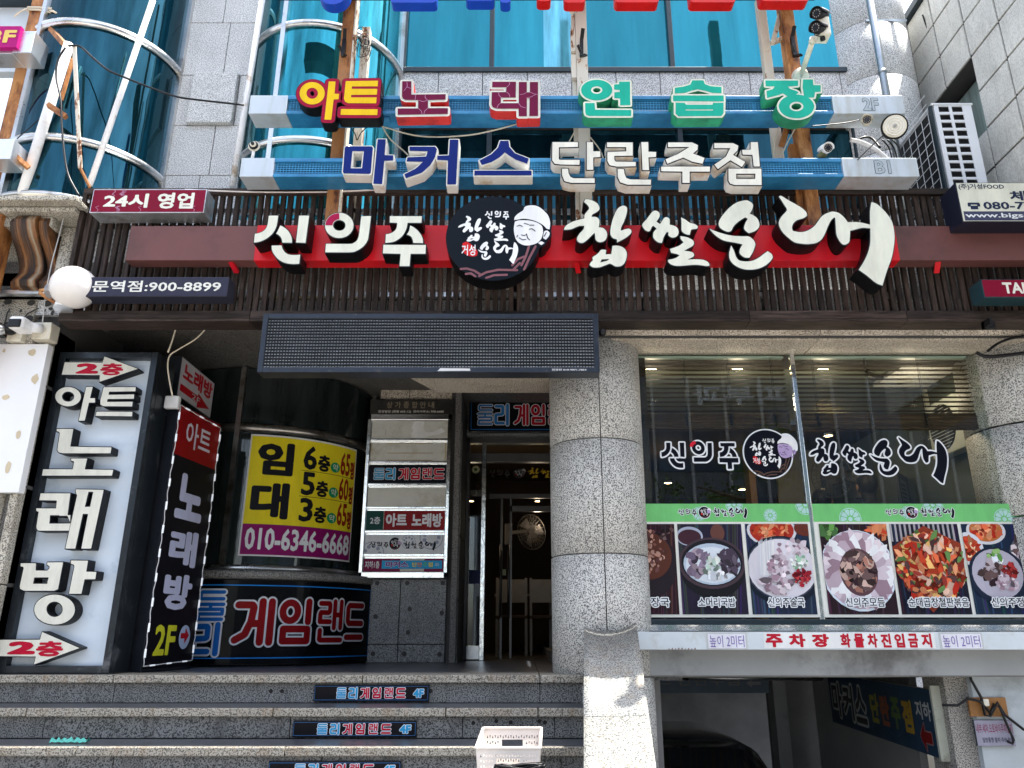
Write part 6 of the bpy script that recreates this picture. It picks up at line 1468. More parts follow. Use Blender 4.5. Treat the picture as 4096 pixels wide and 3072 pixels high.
# blinds
BLM = wood("blind_slat_wood", (.03, .018, .01), (.10, .06, .03), axis='X'); HDRM = paint("blind_headrail", (.42, .52, .46), .4)
for (a, b, lab) in ((gx0 + .14, xm - .03, "left slatted blind half raised behind the shop window"), (xm + .03, gx1 + .02, "right slatted blind half raised behind the shop window")):
    t = thing("slatted_blind", lab, "blind", ((a + b) / 2, YG + .1, 1.9), "slatted blinds behind the shop window")
    YBl = YG + .12
    MB().box(a, b, YBl - .03, YBl + .03, UZ(1436, YBl), UZ(1408, YBl), HDRM).build("headrail", t, .003)
    zt = UZ(1436, YBl); zb = UZ(1652, YBl); n = 12
    for k in range(n):
        z = zt - .01 - (zt - zb) * (k + .3) / n
        MB().box(a, b, YBl - .025, YBl + .025, z - .0015, z + .0015, BLM, rot=Matrix.Rotation(math.radians(4), 3, 'X')).build("slat", t)
    for k in range(11):
        z = zb - .012 - k * .0098; MB().box(a, b, YBl - .025 + .002 * (k % 2), YBl + .025, z - .0040, z + .0040, BLM).build("stacked_slat", t)
    zbb = zb - .012 - 11 * .0098
    MB().box(a, b, YBl - .026, YBl + .026, zbb - .012, zbb + .003, BLM).build("bottom_bar", t, .002)
    for k in range(4):
        x = a + (b - a) * (.10 + k * .27); MB().tube([(x, YBl - .03, zt), (x, YBl - .03, zb)], .0016, BLACK, 5).tube([(x + .012, YBl - .03, zt), (x + .012, YBl - .03, zb)], .0012, BLACK, 5).build("ladder_cord", t)
        m = MB()
        for j in range(7): m.tube([(x - .01 + .02 * ((i + j) % 2), YBl - .034 - .004 * (i % 2), zb - .02 - j * .014 - i * .004) for i in range(4)], .0035, BLACK, 5)
        m.build("cord_loop", t)
# interior things
cf = U(3325, 1905, Y=7.4)
wall_fan("wall_fan", "grey wall fan inside the restaurant left of the black 쌀 lettering", cf, .21, (-.75, -.6, -.2), (cf.x + .30, cf.y + .1, cf.z - .05), FANM)
t = thing("menu_board", "dark wall menu board with rows of small print inside the restaurant", "menu board", (2.95, 8.2, 1.2))
MBD = paint("menu_board_black", (.03, .03, .03), .4)
mA = angled(U(3560, 1700, Y=7.2), U(3700, 1700, Y=8.6)); 
m = MB(); solid(m, rect(0, 1.35, .75, 1.72), mA, -.03, 0, MBD, MBD); m.build("board", t)
mb = MB()
for i in range(4):
    for j in range(3):
        flat(mb, rect(.04 + i * .33, .33 + i * .33, .79 + j * .31, 1.04 + j * .31), mA, .003, (.16, .17, .17))
        for k in range(5): flat(mb, rect(.07 + i * .33, .07 + i * .33 + random.uniform(.10, .22), .82 + j * .31 + k * .04, .835 + j * .31 + k * .04), mA, .005, (.02, .02, .02))
mb.build("menu_sheets", t)
def acunit(name, label, x, y0, y1, z0, z1):
    t = thing(name, label, "air conditioner", (x, (y0 + y1) / 2, z0)); AM = paint("mirrored_ac_white", (.40, .42, .38), .4)
    MB().box(x, x + .12, y0, y1, z0, z1, AM).build("body", t, .008)
    for c in ((y0 * .75 + y1 * .25), (y0 * .25 + y1 * .75)):
        r = (y1 - y0) * .21; m = MB(); Q = Vector((x - .004, c, (z0 + z1) / 2)); m.cyl(Q + Vector((.003, 0, 0)), Q - Vector((.004, 0, 0)), r, BLACK, 24); m.build("fan_opening", t)
        m = MB()
        for k in range(14): zz = -r + 2 * r * (k + .5) / 14; hw = math.sqrt(max(0, r * r - zz * zz)); m.box(x - .014, x - .010, c - hw, c + hw, Q.z + zz - .002, Q.z + zz + .002, AM)
        m.build("grille", t)
acunit("mirrored_twin_fan_unit", "pale twin-fan unit set inside the restaurant to stand for a reflection in the glass", 3.66, 5.75, 6.7, 1.72, 2.2)  # solid unit added in place of a mirror image on the glass
m = MB(); pg2 = U(3740, 1760, Y=6.9)
gl2 = thing("hanging_globe_lamp", "dim round globe lamp hanging inside the restaurant in front of the grey wall", "lamp", (pg2.x, 6.9, pg2.z))
MB().ell((pg2.x, 6.9, pg2.z), .12, .12, .12, clear_glass("globe_glass", (.8, .8, .75), .1)).build("globe", gl2); MB().tube([(pg2.x, 6.9, pg2.z + .12), (pg2.x, 6.9, RZ1)], .04, paint("globe_stem", (.5, .5, .42), .5), 12).build("stem", gl2)
m = MB(); m.box(2.55, 2.62, 8.5, 8.7, .12, RZ1 - .12, paint("orange_wood_panel", (.30, .15, .06), .5)); m.box(3.0, 3.5, 8.9, 8.95, .12, RZ1 - .12, paint("khaki_panel", (.25, .23, .17), .6)); part(m, "interior_panel")
def figure(label, x, y, seat, hair, shirt, yaw, hf=1.0):
    t = thing("person", label, "person", (x, y, .12))
    SK = paint("skin", (.35, .20, .14), .5)
    def skin_obj(name, verts, edges, radii, mat, par, root=0, sub=1):
        me = bpy.data.meshes.new(name); me.from_pydata([Vector(v) for v in verts], edges, []); o = put(name, me, par, ORG[t]); me.materials.append(mat)
        s = o.modifiers.new("skin", 'SKIN')
        for i, r in enumerate(radii): me.skin_vertices[0].data[i].radius = (r, r * (.72 if name == "body" and i < 3 else 1))
        me.skin_vertices[0].data[root].use_root = True
        sb_ = o.modifiers.new("sub", 'SUBSURF'); sb_.levels = sub; sb_.render_levels = 2
        for p in o.data.polygons: p.use_smooth = True
        return o
    ca, sa = math.cos(yaw), math.sin(yaw)
    def r(a, b, c): return ((a * ca - b * sa), (a * sa + b * ca), c + seat)
    V = [r(0, 0, .08), r(0, 0, .28), r(0, .02, .50), r(0, .02, .60), r(0, .0, .67), r(0, -.01, .74), r(0, -.01, .82),
         r(-.19, .02, .53), r(-.24, -.05, .30), r(-.16, -.26, .24), r(.19, .02, .53), r(.24, -.05, .30), r(.16, -.26, .24), r(-.10, -.05, .06), r(-.12, -.42, .06), r(-.12, -.44, -.38), r(-.12, -.56, -.40), r(.10, -.05, .06), r(.12, -.42, .06), r(.12, -.44, -.38), r(.12, -.56, -.40)]
    E = [(0, 1), (1, 2), (2, 3), (3, 4), (4, 5), (5, 6), (2, 7), (7, 8), (8, 9), (2, 10), (10, 11), (11, 12), (0, 13), (13, 14), (14, 15), (15, 16), (0, 17), (17, 18), (18, 19), (19, 20)]
    skin_obj("body", V, E, [.15, .15, .15, .06, .058, .088, .075, .07, .05, .038, .07, .05, .038, .09, .075, .045, .04, .09, .075, .045, .04], shirt, t)
    o = Vector(r(0, .0, .76)); HM = paint("dark_hair", (.012, .010, .010), .5)
    MB().ell((x + o.x, y + o.y, .12 + o.z + .02), .092, .10, .112, HM).build("hair", t)
    MB().ell((x + r(0, -.035, 0)[0], y + r(0, -.035, 0)[1], .12 + o.z - .01), .078, .075, .10, SK).build("face", t)
    MB().ell((x + r(0, -.115, 0)[0], y + r(0, -.115, 0)[1], .12 + o.z - .01), .014, .02, .022, SK).build("nose", t)
    for s in (-1, 1): MB().ell((x + r(s * .09, -.01, 0)[0], y + r(s * .09, -.01, 0)[1], .12 + o.z - .01), .012, .022, .03, SK).build("ear", t)
    return t
SH = paint("dark_shirt", (.02, .02, .022), .7)
ph_ = U(3470, 1945, Y=7.0)
figure("person in dark clothes seated with back to the window below the black 순 lettering", ph_.x, 7.0, ph_.z - .12 - .76, None, SH, math.pi, 1)
ph2 = U(3288, 2005, Y=7.6)
figure("second seated person with dark hair, low behind the window beside the centre joint", ph2.x, 7.6, ph2.z - .12 - .76, None, SH, 2.6, 1)

# ================================================================== GARAGE BELOW
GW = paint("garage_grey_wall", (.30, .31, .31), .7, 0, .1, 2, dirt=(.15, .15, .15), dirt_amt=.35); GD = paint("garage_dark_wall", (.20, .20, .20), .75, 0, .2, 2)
gr = thing("parking_garage", "dim ramped basement garage under the restaurant, grey beam across the top", "garage", (2, 8, -2.1))
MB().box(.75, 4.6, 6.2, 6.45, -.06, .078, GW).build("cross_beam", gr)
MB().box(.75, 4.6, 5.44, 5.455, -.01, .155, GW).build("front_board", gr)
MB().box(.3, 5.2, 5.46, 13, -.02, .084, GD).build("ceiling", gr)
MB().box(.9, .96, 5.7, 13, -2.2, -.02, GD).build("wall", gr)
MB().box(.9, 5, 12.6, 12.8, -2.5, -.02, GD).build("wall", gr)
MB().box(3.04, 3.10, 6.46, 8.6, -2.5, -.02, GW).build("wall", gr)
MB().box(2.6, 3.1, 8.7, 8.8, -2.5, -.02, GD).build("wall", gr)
for px_ in (3095, 3395):
    q = UX(px_, 2850, 8.55); MB().box(q, q + .13, 8.5, 8.7, -2.5, -.02, GW).build("post", gr)
MB().tube([U(2640, 2712, Y=8.3), U(3320, 2716, Y=8.3)], .02, STEEL, 8).tube([U(2640, 2700, Y=8.3), U(3300, 2698, Y=8.3)], .014, GW, 8).build("pipe", gr)
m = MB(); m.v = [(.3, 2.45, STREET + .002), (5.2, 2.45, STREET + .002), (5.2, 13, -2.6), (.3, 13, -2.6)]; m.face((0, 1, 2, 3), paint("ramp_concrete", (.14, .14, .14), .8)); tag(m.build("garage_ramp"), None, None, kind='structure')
hb = thing("garage_back_banner", "faint blue-grey banner with an arrow hanging deep in the dark garage", "banner", (1.9, 8.4, -.6))
xA, xB = UX(2625, 2740, 8.4), UX(3075, 2740, 8.4); zA, zB = UZ(2772, 8.4), UZ(2694, 8.4)
MB().box(xA, xB, 8.4, 8.42, zA, zB, paint("banner_back", (.10, .14, .19), .6)).build("sheet", hb)
mb = MB(); tx(mb, "스 단란주점", plane(8.4), xA, xA + (xB - xA) * .74, zA + .07, zB - .02, .003, (.22, .21, .18), .01)
w = xB - xA; zc = (zA + zB) / 2; flat(mb, poly([(xA + w * .8, zc), (xA + w * .85, zc + .04), (xA + w * .85, zc + .015), (xA + w * .93, zc + .015), (xA + w * .93, zc - .015), (xA + w * .85, zc - .015), (xA + w * .85, zc - .04)]), plane(8.4), .003, (.28, .28, .28)); mb.build("lettering", hb)
# side banner 마커스
a, b = U(3309, 2694, Y=8.04), U(3726, 2761, Y=5.7); c = U(3765, 3037, Y=5.7)
mq = angled((a.x, a.y, 0), (b.x, b.y, 0)); LQ = math.hypot(b.x - a.x, b.y - a.y); q1, q0 = (a.z + b.z) / 2, c.z
def mqf(u, v, h): p = mq(u, v, 0); d = Vector((mq(0, 0, 1))) - Vector(mq(0, 0, 0)); s = -1 if d.x > 0 else 1; return (p[0] + d.x * h * s, p[1] + d.y * h * s, v)
kb_ = thing("garage_bar_banner", "dark blue banner reading 마커스 단란주점 지하 on the garage side wall, red arrow", "banner", (b.x, b.y, q0))
def qflat(mb, s, h, col):
    v, t = s.tess(.0); n = len(mb.v); mb.v += [mqf(x, y, h) for x, y in v]
    for i, j, k in t: mb.face((n + int(i), n + int(j), n + int(k)), PRINT, col)
m = MB(); solid(m, rect(0, LQ, q0, q1), mqf, -.05, 0, PRINT, paint("cream_edge", (.45, .45, .38), .5), (.022, .050, .09)); m.build("sheet", kb_)
e = Vector(mqf(LQ, 0, 0)); MB().box(e.x - .02, e.x + .09, e.y - .03, e.y - .005, q0 - .01, q1 + .03, paint("cream_edge2", (.42, .43, .36), .5, dirt=(.2, .19, .15), dirt_amt=.4)).build("end_frame", kb_)
mb = MB(); qh = q1 - q0
for k in range(5): qflat(mb, strokes([[(LQ * (.2 + .16 * k + .09 * math.cos(t)), q0 + qh * (.5 + .38 * math.sin(t + k))) for t in np.linspace(0, 4, 14)]], .008, 3), .002, (.03, .08, .15))
for k, ch in enumerate("마커스"):
    s = text(ch, .03).fit(LQ * (.04 + .135 * k), LQ * (.155 + .135 * k), q0 + qh * .16, q1 - qh * .16); qflat(mb, s.off(.022, 3), .004, (.50, .52, .52)); qflat(mb, s, .006, (.035, .035, .04))
for k, (ch, cc2) in enumerate(zip("단란주점", ((.30, .28, .05), (.28, .09, .04), (.10, .16, .05), (.38, .24, .03)))):
    s = text(ch, .05).fit(LQ * (.47 + .095 * k), LQ * (.55 + .095 * k), q0 + qh * .25, q1 - qh * .22); qflat(mb, s, .004, cc2)
tx_ = text("지하", .03).fit(LQ * .865, LQ * .975, q0 + qh * .52, q1 - qh * .2); qflat(mb, tx_, .004, (.45, .46, .46))
u, v = LQ * .92, q0 + qh * .26; s = poly([(u - .10, v), (u - .02, v + .09), (u - .02, v + .035), (u + .09, v + .035), (u + .09, v - .035), (u - .02, v - .035), (u - .02, v - .09)]); qflat(mb, s.off(.01, 3), .004, (.25, .15, .15)); qflat(mb, s, .006, (.20, .01, .01)); mb.build("lettering", kb_)
# stone strip and pale wall right of the banner
MB().box(UX(3780, 2800, 5.62), UX(3930, 2800, 5.62), 5.6, 5.9, -2.2, -.022, granite("garage_column_stone", (.40, .38, .34), (.14, .13, .12))).build("stone_post", gr, .004)
rw = thing("pale_plaster_wall", "pale grey plaster wall at the lower right with cables on it", "wall", (3.6, 5.5, STREET))
x0 = UX(3895, 2800, 5.55); a = UZ(2663, 5.55)
MB().box(x0, 4.6, 5.55, 5.75, -2.2, a, paint("pale_grey_plaster", (.42, .46, .48), .75, 0, .07, 6, bump=.6, dirt=(.30, .33, .34), dirt_amt=.3)).build("plaster", rw)
MB().box(x0 - .02, 4.6, 5.50, 5.78, a + .001, a + .035, GW).build("cap", rw, .005)
MB().box(x0 - .1, 4.6, 5.80, 5.9, a + .02, .078, GD).build("upper_strip", rw)
eb = thing("cable_board", "small brown wooden board carrying a switch and black cables on the pale wall", "junction board", (UX(3960, 2780, 5.53), 5.53, UZ(2830, 5.53)))
MB().box(UX(3872, 2800, 5.53), UX(4022, 2800, 5.53), 5.525, 5.549, UZ(2866, 5.53), UZ(2790, 5.53), paint("brown_board", (.28, .13, .04), .5, dirt=(.15, .07, .02), dirt_amt=.4)).build("board", eb, .003)
p = U(3940, 2812, Y=5.51); MB().box(p.x - .025, p.x + .025, 5.50, 5.524, p.z - .02, p.z + .025, CREAMPL).build("switch", eb, .006)
m = MB()
for pts in ([(3865, 2660), (3885, 2720), (3925, 2790), (3940, 2860), (3960, 2865), (3990, 2810), (4020, 2860), (4096, 2920)], [(3770, 2820), (3830, 2822), (3870, 2795), (3920, 2805), (3960, 2850)], [(3960, 2860), (3975, 2815), (4000, 2830), (4020, 2880), (4055, 2960), (4050, 2975), (4030, 2965)], [(3845, 2670), (3900, 2672), (3990, 2680), (4096, 2690)]):
    m.tube([U(x, y, Y=5.495) for x, y in pts], .009, BLACK, 6)
m.build("cable", eb)
def dnt(mb, R, mp):
    tx(mb, "내부.세차.오토바이주차금지", mp, *R(.03, .97, .5, .86), .003, (.22, .03, .08), .01); tx(mb, "일방통행 출차 주의 전화", mp, *R(.15, .95, .14, .34), .003, (.03, .03, .06), .01)
lightbox("parking_notice", "small grey notice with red lettering fixed under the cable board", 3902, 4056, 2880, 2985, 5.53, .016, (.30, .29, .36), DARKFRAME, "notice", .002, draw=dnt)
# car in the garage
cr_ = U(2890, 2955, Y=7.6)
car = thing("parked_car", "dark car parked nose-out in the dim garage, only roof and windscreen visible", "car", (cr_.x - .25, 8.6, -2.15))
CB = paint("dark_car_paint", (.06, .062, .066), .12, .3, .1, 3, coat=1); cx_ = cr_.x - .25; zt = cr_.z
CG = film_glass("car_glass", (.02, .025, .03), .3, .03)
def loft(sections, mat, name, par, n=16, closed=True):
    m = MB()
    for (y, hw, z0, z1, rnd) in sections:
        for k in range(n):
            t = math.pi * k / (n - 1); X = cx_ + hw * (1 if math.cos(t) > 0 else -1) * abs(math.cos(t)) ** rnd; Z = z0 + (z1 - z0) * abs(math.sin(t)) ** rnd; m.v.append((X, y, Z))
    for i in range(len(sections) - 1):
        for k in range(n - 1): m.face((i * n + k, i * n + k + 1, (i + 1) * n + k + 1, (i + 1) * n + k), mat, smooth=True)
    m.face(tuple(range(n)), mat); m.face(tuple(range((len(sections) - 1) * n, len(sections) * n))[::-1], mat)
    return m.build(name, par)
zb = zt - 1.22
loft([(6.35, .78, zb, zb + .45, .35), (6.5, .86, zb, zb + .62, .3), (7.2, .88, zb, zb + .74, .28), (8.0, .89, zb, zb + .78, .28), (9.8, .89, zb, zb + .8, .28), (10.6, .86, zb, zb + .78, .3), (10.75, .78, zb, zb + .5, .35)], CB, "body", car)
loft([(7.2, .74, zb + .7, zb + .76, .4), (7.75, .66, zb + .7, zt - .04, .45), (8.1, .62, zb + .7, zt, .5), (9.2, .62, zb + .7, zt - .01, .5), (9.9, .68, zb + .7, zb + .84, .4)], CB, "roof", car)
loft([(7.12, .72, zb + .72, zb + .755, .4), (7.66, .635, zb + .72, zt - .08, .45), (7.70, .6, zb + .72, zt - .10, .5)], CG, "windscreen", car)
for s in (-1, 1):
    MB().ell((cx_ + s * .98, 7.45, zb + .85), .09, .06, .065, CB).build("side_mirror", car)
    MB().ell((cx_ + s * .62, 6.5, zb + .5), .16, .06, .07, clear_glass("lamp_glass", (.9, .9, .9), .3)).build("headlight", car)
    for y in (7.15, 9.9): MB().cyl((cx_ + s * .70, y, zb + .05), (cx_ + s * .90, y, zb + .05), .32, RUBBER, 28).build("wheel", car)

# ================================================================== SLOPING GRANITE STAIR WALL
pt0, pt1 = U(2335, 2505, Y=5.2), U(2545, 2487, Y=5.2); q0_, q1_ = U(2335, 3072, Y=3.99), U(2625, 3072, Y=3.99)
bal = thing("stair_side_wall", "sloping pale granite stair side wall with a hollow curved top in front of the pillar", "stair wall", (.55, 4.6, STREET))
GB_ = granite("granite_stair_wall", (.42, .42, .39), (.16, .165, .16), stain=.35, tint=(.30, .19, .08))
def slab(t0, t1, parentname):
    N = 8; m = MB(); rows_ = []
    for t in (t0, t1):
        for k in range(N + 1):
            s = k / N; A_ = Vector(pt0).lerp(Vector(q0_), t); B_ = Vector(pt1).lerp(Vector(q1_), t); p = A_.lerp(B_, s); sag = -.045 * (1 - (2 * s - 1) ** 2) * max(0, 1 - t * 1.3)
            m.v.append((p.x, p.y, p.z + sag)); 
    L = 2 * (N + 1)
    m.v += [(x, y + .03, z - .9) for x, y, z in m.v[:L]]
    for k in range(N):
        a = k; b = k + 1; c = N + 1 + k + 1; d = N + 1 + k
        m.face((a, d, c, b), GB_, smooth=True); m.face((L + a, L + b, L + c, L + d), GB_); m.face((a, b, L + b, L + a), GB_); m.face((d, L + d, L + c, c), GB_)
    m.face((0, L, L + N + 1, N + 1), GB_); m.face((N, 2 * N + 1, L + 2 * N + 1, L + N), GB_)
    m.build("coping_slab", bal)
slab(0, .705, ""); slab(.708, 1.35, "")

# ================================================================== WHITE BASKET, CLOTH SCRAP
bk_ = thing("plastic_basket", "pinkish white perforated plastic basket with handle slots standing on the lower steps", "basket", (UX(2035, 2990, 4.15), 4.25, -.62))
BP = paint("pinkish_white_plastic", (.78, .71, .65), .4)
f0, f1 = U(1904, 2991, Y=4.12), U(2161, 2993, Y=4.12); xl, xr, zr = f0.x, f1.x, (f0.z + f1.z) / 2
bz_ = U(2050, 2912, Y=4.40).z; bl, br = U(1933, 2912, Y=4.40).x, U(2166, 2912, Y=4.40).x
def basket_wall(p00, p10, p01, p11, nu, nv, name, slot=True):
    """perforated wall: lattice of Y-shaped ribs with triangular holes, rim and handle slot"""
    P = lambda u, v: (Vector(p00) * (1 - u) + Vector(p10) * u) * (1 - v) + (Vector(p01) * (1 - u) + Vector(p11) * u) * v
    nrm = (Vector(p10) - Vector(p00)).cross(Vector(p01) - Vector(p00)).normalized() * .0015
    m = MB(); cells = []
    def quadp(a, b, c, d):
        m.quad(P(*a) + nrm, P(*b) + nrm, P(*c) + nrm, P(*d) + nrm, BP); m.quad(P(*d) - nrm, P(*c) - nrm, P(*b) - nrm, P(*a) - nrm, BP)
    for i in range(nu):
        for j in range(nv):
            u0, u1, v0, v1 = i / nu, (i + 1) / nu, j / nv, (j + 1) / nv; uc, vc = (u0 + u1) / 2, (v0 + v1) / 2
            if slot and .33 < uc < .67 and .74 < vc < .85: continue
            if slot and .28 < uc < .72 and .68 < vc < .9 or vc > .93 or vc < .08 or uc < .05 or uc > .95: quadp((u0, v0), (u1, v0), (u1, v1), (u0, v1)); continue
            k = .27; du, dv = (u1 - u0), (v1 - v0)   # frame with a triangular hole
            T3 = ((u0 + du * .22, v0 + dv * .25), (u0 + du * .78, v0 + dv * .25), (u0 + du * .5, v0 + dv * .78)) if (i + j) % 2 else ((u0 + du * .22, v0 + dv * .75), (u0 + du * .5, v0 + dv * .22), (u0 + du * .78, v0 + dv * .75))
            C4 = ((u0, v0), (u1, v0), (u1, v1), (u0, v1))
            if (i + j) % 2: fs = ((C4[0], C4[1], T3[1], T3[0]), (C4[1], C4[2], T3[2], T3[1]), (C4[2], C4[3], T3[2], T3[2]), (C4[3], C4[0], T3[0], T3[2]))
            else: fs = ((C4[0], C4[1], T3[1], T3[1]), (C4[1], C4[2], T3[2], T3[1]), (C4[2], C4[3], T3[0], T3[2]), (C4[3], C4[0], T3[1], T3[0]))
            for q in fs:
                for sgn in (1, -1):
                    pts = [P(*x) + nrm * sgn for x in q]
                    if q[2] == q[3]: pts = pts[:3]
                    if sgn < 0: pts = pts[::-1]
                    n = len(m.v); m.v += [tuple(x) for x in pts]; m.face(tuple(range(n, n + len(pts))), BP)
    return m.build(name, bk_)
tp_ = .025; zf = -.66
F = [(xl, 4.12, zr), (xr, 4.12, zr), (br, 4.40, bz_), (bl, 4.40, bz_)]; Bt = [(xl + tp_, 4.15, zf), (xr - tp_, 4.15, zf), (br - tp_, 4.36, zf), (bl + tp_, 4.36, zf)]
basket_wall(Bt[0], Bt[1], F[0], F[1], 22, 16, "front_wall"); basket_wall(Bt[3], Bt[2], F[3], F[2], 22, 16, "back_wall"); basket_wall(Bt[0], Bt[3], F[0], F[3], 14, 16, "side_wall"); basket_wall(Bt[1], Bt[2], F[1], F[2], 14, 16, "side_wall")
m = MB()
for a, b in zip(F, F[1:] + F[:1]): m.beam(Vector(a), Vector(b), .014, .012, BP)
m.build("rim", bk_, .003); MB().box(xl + tp_, xr - tp_, 4.15, 4.36, zf - .003, zf, BP).build("base", bk_)
cs = thing("teal_cloth_scrap", "crumpled teal cloth scrap lying on the second step at the left", "cloth", U(275, 2965, Y=4.9))
m = MB(); p = U(275, 2964, Y=4.92); z = -S_ * 2 + .003; nn = 14
p = U(275, 2964, Z=z + .01)
for j in range(4):
    for i in range(nn + 1): m.v.append((p.x - .10 + .205 * i / nn, p.y - .02 + .018 * j + random.uniform(-.004, .004), z + abs(math.sin(i * 1.3 + j)) * .022 * (.4 + (j in (1, 2)))))
TE = paint("teal_cloth", (.10, .42, .36), .8)
for j in range(3):
    for i in range(nn): m.face((j * (nn + 1) + i, j * (nn + 1) + i + 1, (j + 1) * (nn + 1) + i + 1, (j + 1) * (nn + 1) + i), TE, smooth=True)
m.build("cloth", cs)
bb_ = thing("black_cable_tangle", "tangle of black straps lying in front of the basket at the bottom edge", "straps", (UX(2080, 3070, 3.9), 3.9, -.5))
m = MB(); c = U(2080, 3078, Y=4.0)
for k in range(7): m.tube([c + Vector((.12 * math.sin(t * (1 + k * .3) + k), .03 * math.cos(t + k), .022 * math.sin(2 * t + k))) for t in np.linspace(0, 4, 18)], .006, BLACK, 6)
m.build("strap", bb_)

# ================================================================== GLOBE LAMP, CAMERAS, LIGHTS
gc = U(296, 1150, Y=4.9)
gl_ = thing("globe_lamp", "white globe wall lamp on a rusty arm at the fascia's lower left corner", "lamp", (gc.x, 4.9, gc.z - .2))
MB().ell((gc.x, 4.9, gc.z), .152, .152, .148, paint("white_globe_plastic", (.84, .80, .76), .25, 0, .03, 3, ), 36, 20).build("globe", gl_)
p = U(260, 1232, Y=4.95); MB().cyl((p.x, 4.95, p.z + .07), (p.x + .0, 4.93, p.z - .02), .055, ALU, 20, r2=.062).build("base_cup", gl_)
MB().cyl(U(208, 1165, Y=4.98), U(255, 1160, Y=4.93), .06, ALU, 20, r2=.05).build("wall_cup", gl_)
MB().tube([U(246, 1228, Y=4.98), U(160, 1172, Y=5.0), U(160, 1162, Y=5.0), U(205, 1158, Y=4.99)], .013, RUST, 10).build("arm", gl_)
def camera_(name, label, p, d, L, r, body, par_extra=None, hood=True, parent=None):
    t = parent or thing(name, label, "security camera", p)
    p, d = Vector(p), Vector(d).normalized()
    MB().cyl(p, p + d * L, r, body, 20).build("housing", t, .004)
    if hood:
        q = d.to_track_quat('Z', 'Y').to_matrix(); m = MB(); n = 12
        for s in (0, L * 1.12):
            for rr in (r * 1.12, r * 1.2):
                for k in range(n + 1): a = math.radians(-10 + 200 * k / n); m.v.append(tuple(p + d * s + q @ Vector((rr * math.cos(a), rr * math.sin(a), 0))))
        N = n + 1
        for k in range(n):
            m.face((k, k + 1, 2 * N + k + 1, 2 * N + k), body, smooth=True); m.face((N + k, 3 * N + k, 3 * N + k + 1, N + k + 1), body, smooth=True); m.face((2 * N + k, 2 * N + k + 1, 3 * N + k + 1, 3 * N + k), body)
        m.build("hood", t)
    MB().cyl(p + d * L, p + d * (L + .004), r * .86, BLACK, 20).build("front_glass", t)
    MB().cyl(p + d * (L + .003), p + d * (L + .008), r * .38, paint("lens_glass", (.03, .035, .05), .05, .5), 14).build("lens", t)
    m = MB()
    for k in range(10): a = 2 * math.pi * k / 10; q = d.to_track_quat('Z', 'Y').to_matrix(); c = p + d * (L + .004) + q @ Vector((r * .62 * math.cos(a), r * .62 * math.sin(a), 0)); m.cyl(c, c + d * .003, r * .09, paint("ir_led", (.4, .36, .34), .3), 8)
    m.build("led_ring", t); return t
# twin cameras on the arm
a0, a1 = U(3203, 305, Y=4.88), U(3255, 150, Y=4.55)
tw = thing("twin_camera_mast", "two black bullet cameras on a cream arm rising from the 장 letter", "security camera", tuple(a0))
MB().tube([a0, a1], .020, CREAMPL, 12).cyl(a0 + Vector((0, 0, -.02)), a0 + Vector((0, .02, .03)), .06, CREAMPL, 20).tube([a1 - (a1 - a0) * .12, a1 - (a1 - a0) * .02], .027, CREAMPL, 12).build("arm", tw)
hb_ = U(3285, 112, Y=4.5); MB().box(hb_.x - .03, hb_.x + .05, 4.46, 4.56, hb_.z - .09, hb_.z + .07, CREAMPL).build("junction_box", tw, .008)
for (px_, py_, yy) in ((3262, 40, 4.42), (3258, 97, 4.42)):
    p = U(px_, py_, Y=yy); camera_("", "", p + Vector((.10, .09, .03)), Vector((-.62, -.55, -.35)), .13, .04, BLACK, parent=tw)
    MB().cyl(p + Vector((.07, .06, -.01)), Vector((hb_.x, 4.5, p.z - .07)), .018, BLACK, 10).build("neck", tw)
m = MB(); m.tube([U(3262, 118, Y=4.44), U(3258, 140, Y=4.44), U(3290, 148, Y=4.45)], .004, BLACK, 5); m.build("lead", tw)
p = U(3460, 478, Y=4.70); t = camera_("bullet_camera", "cream bullet camera hanging under the grey 2F box", p + Vector((.03, .04, .01)), (-.35, -.8, -.35), .07, .033, CREAMPL)
MB().cyl(p + Vector((.03, .05, .02)), p + Vector((.04, .06, .075)), .018, CREAMPL, 10).build("mount", t)
p = U(3310, 580, Y=4.72); t = camera_("bullet_camera", "white bullet camera standing above the B1 bar", p + Vector((.0, .09, .01)), (-.0, -.9, -.35), .10, .034, WHITEPL)
MB().beam(p + Vector((0, .05, -.03)), U(3275, 632, Y=4.8), .05, .03, paint("olive_bracket", (.10, .10, .04), .5)).build("bracket", t)
p = U(1012, 577, Y=4.75); t = thing("round_spot_lamp", "small round ringed lamp on a stub pole at the left end of the B1 bar", "lamp", tuple(p))
for k, r in enumerate((.042, .032, .022, .012)): MB().cyl(p + Vector((0, .03 - .012 * k, 0)), p + Vector((0, .02 - .012 * k, 0)), r, BLACK if k % 2 else CREAMPL, 22).build("ring", t)
MB().tube([p + Vector((0, .03, -.03)), U(1008, 640, Y=4.8)], .012, WHITEPL, 8).build("stem", t)
p = U(3578, 506, Y=4.62); t = thing("floodlight", "round floodlight with a ribbed cream lens hanging at the right end of the 2F bar", "floodlight", tuple(p))
dd = Vector((-.25, -.85, -.35)).normalized()
MB().cyl(p - dd * .12, p, .065, BLACK, 26, r2=.092).build("housing", t, .003); MB().cyl(p, p + dd * .012, .078, CREAMPL, 26).build("lens", t)
for r in (.06, .042, .024): m = MB(); q = dd.to_track_quat('Z', 'Y').to_matrix(); m.tube([p + dd * .013 + q @ Vector((r * math.cos(a), r * math.sin(a), 0)) for a in np.linspace(0, 6.283, 25)], .0028, WHITEPL, 5); m.build("lens_ring", t)
MB().cyl(p + dd * .012, p + dd * .02, .012, STEEL, 12).build("bulb", t)
